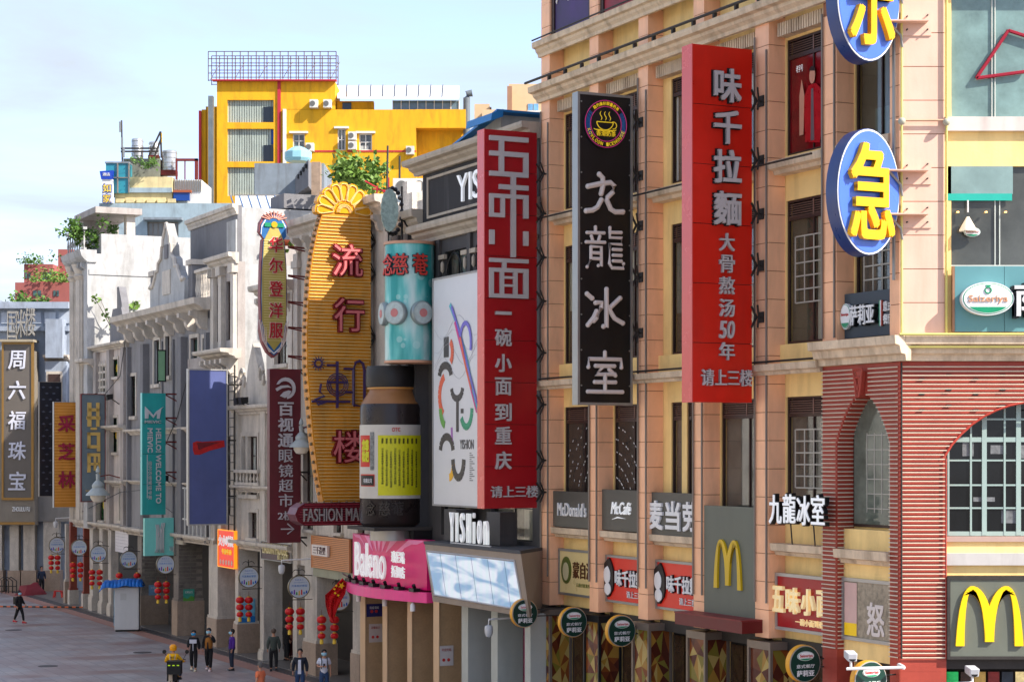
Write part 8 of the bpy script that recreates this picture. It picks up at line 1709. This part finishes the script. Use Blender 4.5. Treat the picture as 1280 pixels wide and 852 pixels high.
def person(lab, xy, face_deg, top, bottom, shoe, hair=hairm, mask=None, h=1.7, stride=0., arms=('down', 'down'), seated=False, sleeves=True, bag=None, coat=None, inner=None, cap=None, long=False, wide=1., group=None, z=0.009, zoff=0):
    t = thing('person', lab, 'person', (xy[0], xy[1], z+zoff), R_(face_deg), group); k = h/1.7; P_ = lambda x, y, z, r: (x*k, y*k, z*k, r*k)
    hip = .93 if not seated else .80; W2 = .165*wide
    # legs (y = forward)
    legs = []
    for sx, ph in ((-1, stride), (1, -stride)):
        if seated: kn = (sx*.2, .42, hip-.03); an = (sx*.2, .38, .35); to = (sx*.2, .55, .29)
        else:
            kn = (sx*.1, ph*.55+.03, .5); an = (sx*.095, ph-.02 if ph < 0 else ph*.95, .09+(.06 if ph < 0 else 0)); to = (an[0]+sx*.02, an[1]+.15, .04)
        legs.append((sx, kn, an, to))
    ch = [[P_(0, 0, hip, .115), P_(0, .01, hip+.17, .115), P_(0, 0, hip+.36, .125), P_(0, -.01, hip+.49, .075), P_(0, 0, hip+.56, .048), P_(0, .012, hip+.64, .075), P_(0, .012, hip+.72, .088), P_(0, .005, hip+.775, .062)]]
    arm_pts = []
    for sx, st_ in zip((-1, 1), arms):
        sh = (sx*W2, -.01, hip+.44)
        if st_ == 'down': el = (sx*(W2+.07), -.03, hip+.18); ha = (sx*(W2+.07), .05, hip-.05)
        elif st_ == 'phone': el = (sx*(W2+.08), 0, hip+.2); ha = (sx*.05, .24, hip+.22)
        elif st_ == 'back': el = (sx*(W2+.06), -.12, hip+.2); ha = (sx*(W2+.08), -.1, hip-.03)
        elif st_ == 'fwd': el = (sx*(W2+.06), .06, hip+.2); ha = (sx*(W2+.04), .24, hip+.06)
        elif st_ == 'face': el = (sx*(W2+.10), .1, hip+.25); ha = (sx*.12, .16, hip+.52)
        elif st_ == 'ride': el = (sx*(W2+.14), .18, hip+.2); ha = (sx*.36, .42, hip+.16)
        arm_pts.append((sx, sh, el, ha)); c_ = ch[0][2]
        ch.append([c_, P_(*sh, .06), P_(*el, .04), P_(*ha, .026)])
    for sx, kn, an, to in legs: ch.append([ch[0][0], P_(sx*.09, .02, hip-.06, .09), P_(*kn, .06), P_(*an, .04), P_(*to, .035)])
    fin = MB(Fr((0,0,0), (1,0,0), (0,1,0)))
    for sx, sh, el, ha in arm_pts:
        d = (Vector(ha)-Vector(el)).normalized(); u = d.cross(Vector((1, 0, 0))).normalized(); w = Vector(ha)
        fin.tube([tuple((w-d*.01)*k), tuple((w+d*.07)*k)], .024*k, 6, r2=.03*k)
        for q in range(4): b = w+d*.06+u*(q-1.5)*.018; L_ = (.06, .075, .07, .055)[q]; fin.tube([tuple(b*k), tuple((b+d*L_*.5)*k), tuple((b+d*L_+Vector((-sx*.015, 0, 0)))*k)], .009*k, 5)
        b = w+d*.01-u*.03; fin.tube([tuple(b*k), tuple((b-u*.03+d*.03)*k), tuple((b-u*.035+d*.06)*k)], .01*k, 5)
    hz_ = hip+.70
    fin.hexa([tuple(Vector(p)*k) for p in ((-.016,.09,hz_-.04),(.016,.09,hz_-.04),(.01,.122,hz_-.035),(-.01,.122,hz_-.035),(-.008,.09,hz_+.02),(.008,.09,hz_+.02),(.005,.104,hz_+.018),(-.005,.104,hz_+.018))])
    for sx in (-1, 1): fin.ball((sx*.092*k, .01*k, (hz_-.01)*k), .022*k, 6, 4)
    skinned('body', ch, skin, t, None, extra=fin)
    # face
    mb = MB()
    for sx in (-1, 1): mb.ball((sx*.033*k, .092*k, (hz_+.012)*k), .011*k, 6, 4)
    lp('eyes', mb, black, t); lp('mouth', MB().box(-.025*k, .025*k, .085*k, .1*k, (hz_-.066)*k, (hz_-.056)*k), M('lip', (150, 84, 76), .6), t, False)
    if mask: lp('face_mask', MB().lathe([(.055, -.05), (.078, -.02), (.082, .02), (.068, .045)], (0, 0, 0), 12, a0=0, a1=math.pi), mask, t); o = [c for c in t.children if c.name.startswith('face_mask')][-1]; o.location = (0, .028*k, (hz_-.045)*k); o.scale = (k*1.3, k*1.42, k*1.2)
    # hair cap
    mb = MB(); mb.lathe([(.097, -.03), (.106, .02), (.10, .06), (.075, .098), (.035, .118), (.001, .122)], (0, -.008*k, (hz_+.01)*k) if k == 1 else (0, -.008*k, (hz_+.01)*k), 14)
    mb.v = [Vector((v.x*k, v.y*k if True else 0, v.z)) if False else Vector((v.x, v.y-(.012 if v.z > 0 else 0), v.z)) for v in mb.v]
    if hair is not None and not cap:
        mb.v = [Vector((v.x, min(v.y, .062*k), v.z)) for v in mb.v]; lp('hair', mb, hair, t)
        if long: lp('hair_length', MB().lathe([(.06, -.2), (.1, -.1), (.1, .02)], (0, -.035*k, (hz_-.02)*k), 12, a0=math.pi, a1=2*math.pi), hair, t)
        else: lp('nape_hair', MB().lathe([(.08, -.07), (.098, -.02), (.1, .03)], (0, -.005*k, hz_*k), 12, a0=math.pi*1.03, a1=math.pi*1.97), hair, t)
    if cap: lp('helmet', MB().lathe([(.125, -.09), (.14, -.02), (.145, .04), (.12, .11), (.07, .15), (.001, .165)], (0, 0, (hz_+.01)*k), 18), cap, t)
    # clothes as shells over the body
    g = .022; top_ch = [[P_(0, 0, hip-.10, .14+g), P_(0, 0, hip+.02, .14+g), P_(0, .01, hip+.17, .13+g), P_(0, 0, hip+.36, .15+g), P_(0, -.01, hip+.485, .09)]]
    for sx, sh, el, ha in arm_pts:
        e = [top_ch[0][3], P_(*sh, .07+g), P_(*el, .052+g)]
        if sleeves: hm = tuple(el[i]+(ha[i]-el[i])*.88 for i in range(3)); e.append(P_(*hm, .03+g*.7))
        else: el2 = tuple(sh[i]+(el[i]-sh[i])*.75 for i in range(3)); e = [top_ch[0][3], P_(*sh, .07+g), P_(*el2, .06+g)]
        top_ch.append(e)
    if long and coat: top_ch[0].insert(0, P_(0, 0, hip-.25, .13+g))
    skinned('jacket' if sleeves else 'shirt', top_ch, top, t, None)
    tr = [[P_(0, 0, hip+.16, .125), P_(0, 0, hip-.02, .14)]]
    for sx, kn, an, to in legs: tr.append([tr[0][1], P_(sx*.09, .02, hip-.08, .112), P_(*kn, .085), P_(an[0], an[1], an[2]+.03, .066)])
    skinned('trousers', tr, bottom, t, None)
    for sx, kn, an, to in legs:
        mb = MB(); x, y, z_ = an[0]*k, an[1]*k, (an[2]-.085)*k
        mb.hexa([(x-.05*k, y-.08*k, z_), (x+.05*k, y-.08*k, z_), (x+.055*k, y+.2*k, z_), (x-.055*k, y+.2*k, z_), (x-.045*k, y-.07*k, z_+.1*k), (x+.045*k, y-.07*k, z_+.1*k), (x+.04*k, y+.17*k, z_+.055*k), (x-.04*k, y+.17*k, z_+.055*k)]); lp('shoe', mb, shoe, t, False)
    if inner: lp('shirt_front', MB().hexa([tuple(Vector(p)*k) for p in ((-.06,.1,hip-.02),(.06,.1,hip-.02),(.06,.185,hip-.08),(-.06,.185,hip-.08),(-.05,.05,hip+.44),(.05,.05,hip+.44),(.05,.175,hip+.40),(-.05,.175,hip+.40))]), inner, t, False)
    if bag == 'backpack': lp('backpack', MB().box(-.14*k, .14*k, -.3*k, -.13*k, (hip+.08)*k, (hip+.48)*k), black, t, False); [lp('strap', MB().tube([(sx*.1*k, -.12*k, (hip+.47)*k), (sx*.11*k, .02*k, (hip+.545)*k), (sx*.1*k, .15*k, (hip+.4)*k), (sx*.12*k, .12*k, (hip+.12)*k)], .017*k, 5), black, t) for sx in (-1, 1)]
    if bag == 'cross': lp('shoulder_bag', MB().box(.13*k, .33*k, .02*k, .12*k, (hip-.1)*k, (hip+.1)*k), black, t, False); lp('bag_strap', MB().tube([(-.1*k, .0, (hip+.52)*k), (.05*k, .16*k, (hip+.3)*k), (.2*k, .08*k, (hip+.1)*k)], .012*k, 5), black, t)
    if arms[1] == 'phone': lp('phone', MB().box(.0, .07*k, .28*k, .29*k, (hip+.2)*k, (hip+.33)*k), black, t, False)
    return t
def gh(x, ytop, h): Y = (9-h)*2500/(ytop-567); return (K(x)*Y, Y)
blk = cloth('black', (22, 22, 25)); jean = cloth('denim', (44, 66, 100)); jeand = cloth('dark denim', (34, 42, 60)); cyan_m = M('cyan mask', (40, 150, 200), .6); pale_m = M('pale mask', (150, 196, 214), .6); wht = cloth('white', (200, 202, 212))
A0 = 180  # facing the camera
p = person('person in black with red shoes and a backpack walking alone at the far left', gp(24, 778.5), -118, blk, blk, M('shoe red', (170, 30, 50), .5), mask=pale_m, stride=.24, bag='backpack', arms=('fwd', 'down'), h=1.68)
p = person('person in a black and white track jacket with a bright cyan mask', gp(242, 838), A0, blk, blk, M('shoe cream', (200, 190, 160), .6), mask=cyan_m, stride=.1, arms=('down', 'fwd'), h=1.63)
k_ = 1.63/1.7; lp('jacket_yoke', MB().box(-.15*k_, .15*k_, .05, .178*k_, 1.2*k_, 1.36*k_), wht, p, False); lp('jacket_zip', MB().box(-.012, .012, .1, .18, .88*k_, 1.2*k_), wht, p, False)
p = person('person in a tan vest over black sleeves raising one hand to the mask', gp(261, 838), A0-6, blk, blk, M('shoe pale pink', (196, 180, 180), .6), mask=pale_m, stride=.12, arms=('face', 'down'), h=1.72)
tanv = cloth('tan', (150, 96, 36)); vest = skinned('vest', [[(0, .0, .80, .19), (0, .01, 1.1, .185), (0, 0, 1.31, .19), (0, -.01, 1.42, .11)]], tanv, p, None); lp('vest_opening', MB().prism([(-.05, .84), (.05, .84), (.015, 1.2), (-.015, 1.2)], 1, .13, .2), blk, p, False)
p = person('person in a purple jacket and jeans with a black shoulder bag, facing left', gp(290, 837.5), 110, cloth('purple', (72, 32, 128)), jeand, black, mask=pale_m, bag='cross', h=1.67, arms=('down', 'down'))
p = person('person with a shaved head in an olive grey jacket walking away along the arcade', gp(342, 839), 10, cloth('olive grey', (66, 74, 68)), blk, black, hair=M('cropped hair', (90, 76, 66), .8), stride=.16, h=1.73, arms=('down', 'down'))
p = person('grey-haired person in an orange shirt, cut by the bottom edge', gh(325, 829, 1.62), 60, cloth('orange', (226, 122, 80)), jeand, black, hair=M('grey hair', (96, 92, 88), .8), h=1.62, sleeves=False, bag='cross')
p = person('person in an open navy jacket over a white shirt walking towards the camera', gh(375, 812, 1.74), A0, cloth('navy', (26, 32, 44)), jean, black, inner=wht, h=1.74, stride=.1, wide=1.1)
p = person('person in a white T-shirt with a backpack looking down at a phone', gh(405, 813, 1.72), A0+14, wht, jean, black, mask=pale_m, h=1.72, sleeves=False, bag='backpack', arms=('down', 'phone'))
p = person('long-haired person in a dark green coat between the wood columns', gh(516, 820, 1.62), -80, cloth('dark green', (46, 58, 50)), blk, black, mask=pale_m, h=1.62, long=True)
p = person('person all in black standing in the shade behind the stone column', gp(358, 826), -60, blk, blk, black, h=1.74)
p = person('person in a salmon top half hidden in the arcade', gp(364.5, 823), 60, cloth('salmon', (200, 120, 100)), cloth('burgundy', (96, 30, 44)), black, h=1.6, arms=('face', 'down'))
p = person('person whose black-haired head shows at the bottom edge by the pale columns', gh(650, 842, 1.64), A0, blk, blk, black, h=1.64)
p = person('person in dark red and black inside the shop behind the wood columns', gh(574, 786, 1.68), -150, cloth('dark red', (90, 26, 30)), blk, black, h=1.68)
p = person('person in dark blue standing between the far left columns', gp(52, 741), A0+30, cloth('night blue', (36, 46, 66)), blk, black, h=1.7)
# courier on a scooter, seen from behind
rx, ry = gh(217, 806, 1.62); yel = cloth('courier yellow', (236, 178, 14))
sco = thing('scooter', 'electric scooter with a black delivery box ridden away from the camera', 'scooter', (rx, ry, .009), 0); lb_ = lambda nm, mb, mat, par=sco, sm=False: _lp(nm, mb, mat, par, sm)
lb_('body_shell', MB().hexa([(-.16, -.6, .3), (.16, -.6, .3), (.14, .1, .3), (-.14, .1, .3), (-.14, -.65, .72), (.14, -.65, .72), (.13, .12, .74), (-.13, .12, .74)]), black); lb_('seat', MB().box(-.15, .15, -.55, .12, .74, .82), M('seat vinyl', (30, 28, 28), .5)); lb_('footboard', MB().box(-.16, .16, .1, .6, .28, .34), black)
lb_('front_shield', MB().hexa([(-.2, .6, .3), (.2, .6, .3), (.2, .66, .3), (-.2, .66, .3), (-.15, .5, 1.0), (.15, .5, 1.0), (.15, .56, 1.0), (-.15, .56, 1.0)]), M('shield gold', (190, 150, 50), .4))
for y_ in (-.45, .72):
    w_ = lb_('wheel', MB().lathe([(.1, -.05), (.25, -.055), (.28, 0), (.25, .055), (.1, .05)], (0, y_, .28), 18, ax=0), black, sm=True); o = lb_('rim', MB().lathe([(.16, -.058), (.16, .058)], (0, y_, .28), 12, ax=0), steel); o.parent = w_
lb_('handlebar', MB().tube([(-.4, .42, 1.02), (-.1, .52, 1.04), (.1, .52, 1.04), (.4, .42, 1.02)], .018, 6), black)
for sx in (-1, 1): m_ = lb_('mirror_arm', MB().tube([(sx*.3, .46, 1.04), (sx*.42, .48, 1.26)], .01, 5), black); o = lb_('mirror', MB().lathe([(.08, 0), (.08, .03)], (sx*.44, .47, 1.32), 12, ax=1), black); o.parent = m_
lb_('fender', MB().box(-.07, .07, -.72, -.6, .2, .6), M('fender pale', (196, 180, 160), .5)); lb_('tail_lamp', MB().box(-.06, .06, -.72, -.66, .62, .68), rs)
p = person('courier in a yellow jacket and yellow helmet seated on the scooter, seen from behind', (rx, ry-.1), 0, yel, jean, black, cap=M('helmet yellow', (240, 160, 10), .3), h=1.7, seated=True, arms=('ride', 'ride'), z=.009)
for a, b in ((1.35, 1.31), ): pass
lp('reflective_band', MB().lathe([(.146, 1.0), (.148, 1.05)], (0, .0, 0), 16), M('reflective', (190, 192, 190), .3), p)
lp('reflective_yoke', MB().tube([(-.11, -.1, 1.28), (-.09, -.155, 1.15), (-.1, -.15, 1.02)], .014, 5), M('reflective'), p); lp('reflective_yoke', MB().tube([(.11, -.1, 1.28), (.09, -.155, 1.15), (.1, -.15, 1.02)], .014, 5), M('reflective'), p)
text(p, '美团', Fr((rx, ry-.27, 0), (1, 0, 0), (0, -1, 0)), 0, 1.18, .16, .09, black, d=.01)
bxx = thing('delivery_box', 'black cube delivery box with three lime strips strapped behind the courier', 'box', (rx+.16, ry-.72, .60), 0)
_lp('box_body', MB().box(-.26, .26, -.25, .25, 0, .46), M('box nylon', (24, 26, 28), .7, var=.2, scale=6), bxx, False); _lp('lid', MB().box(-.27, .27, -.26, .26, .46, .5), M('box nylon'), bxx, False)
for q in (-.17, 0, .17): _lp('lime_strip', MB().box(q-.045, q+.045, -.262, -.252, .33, .37), M('lime', (180, 220, 20), .5, emit=.1), bxx, False)
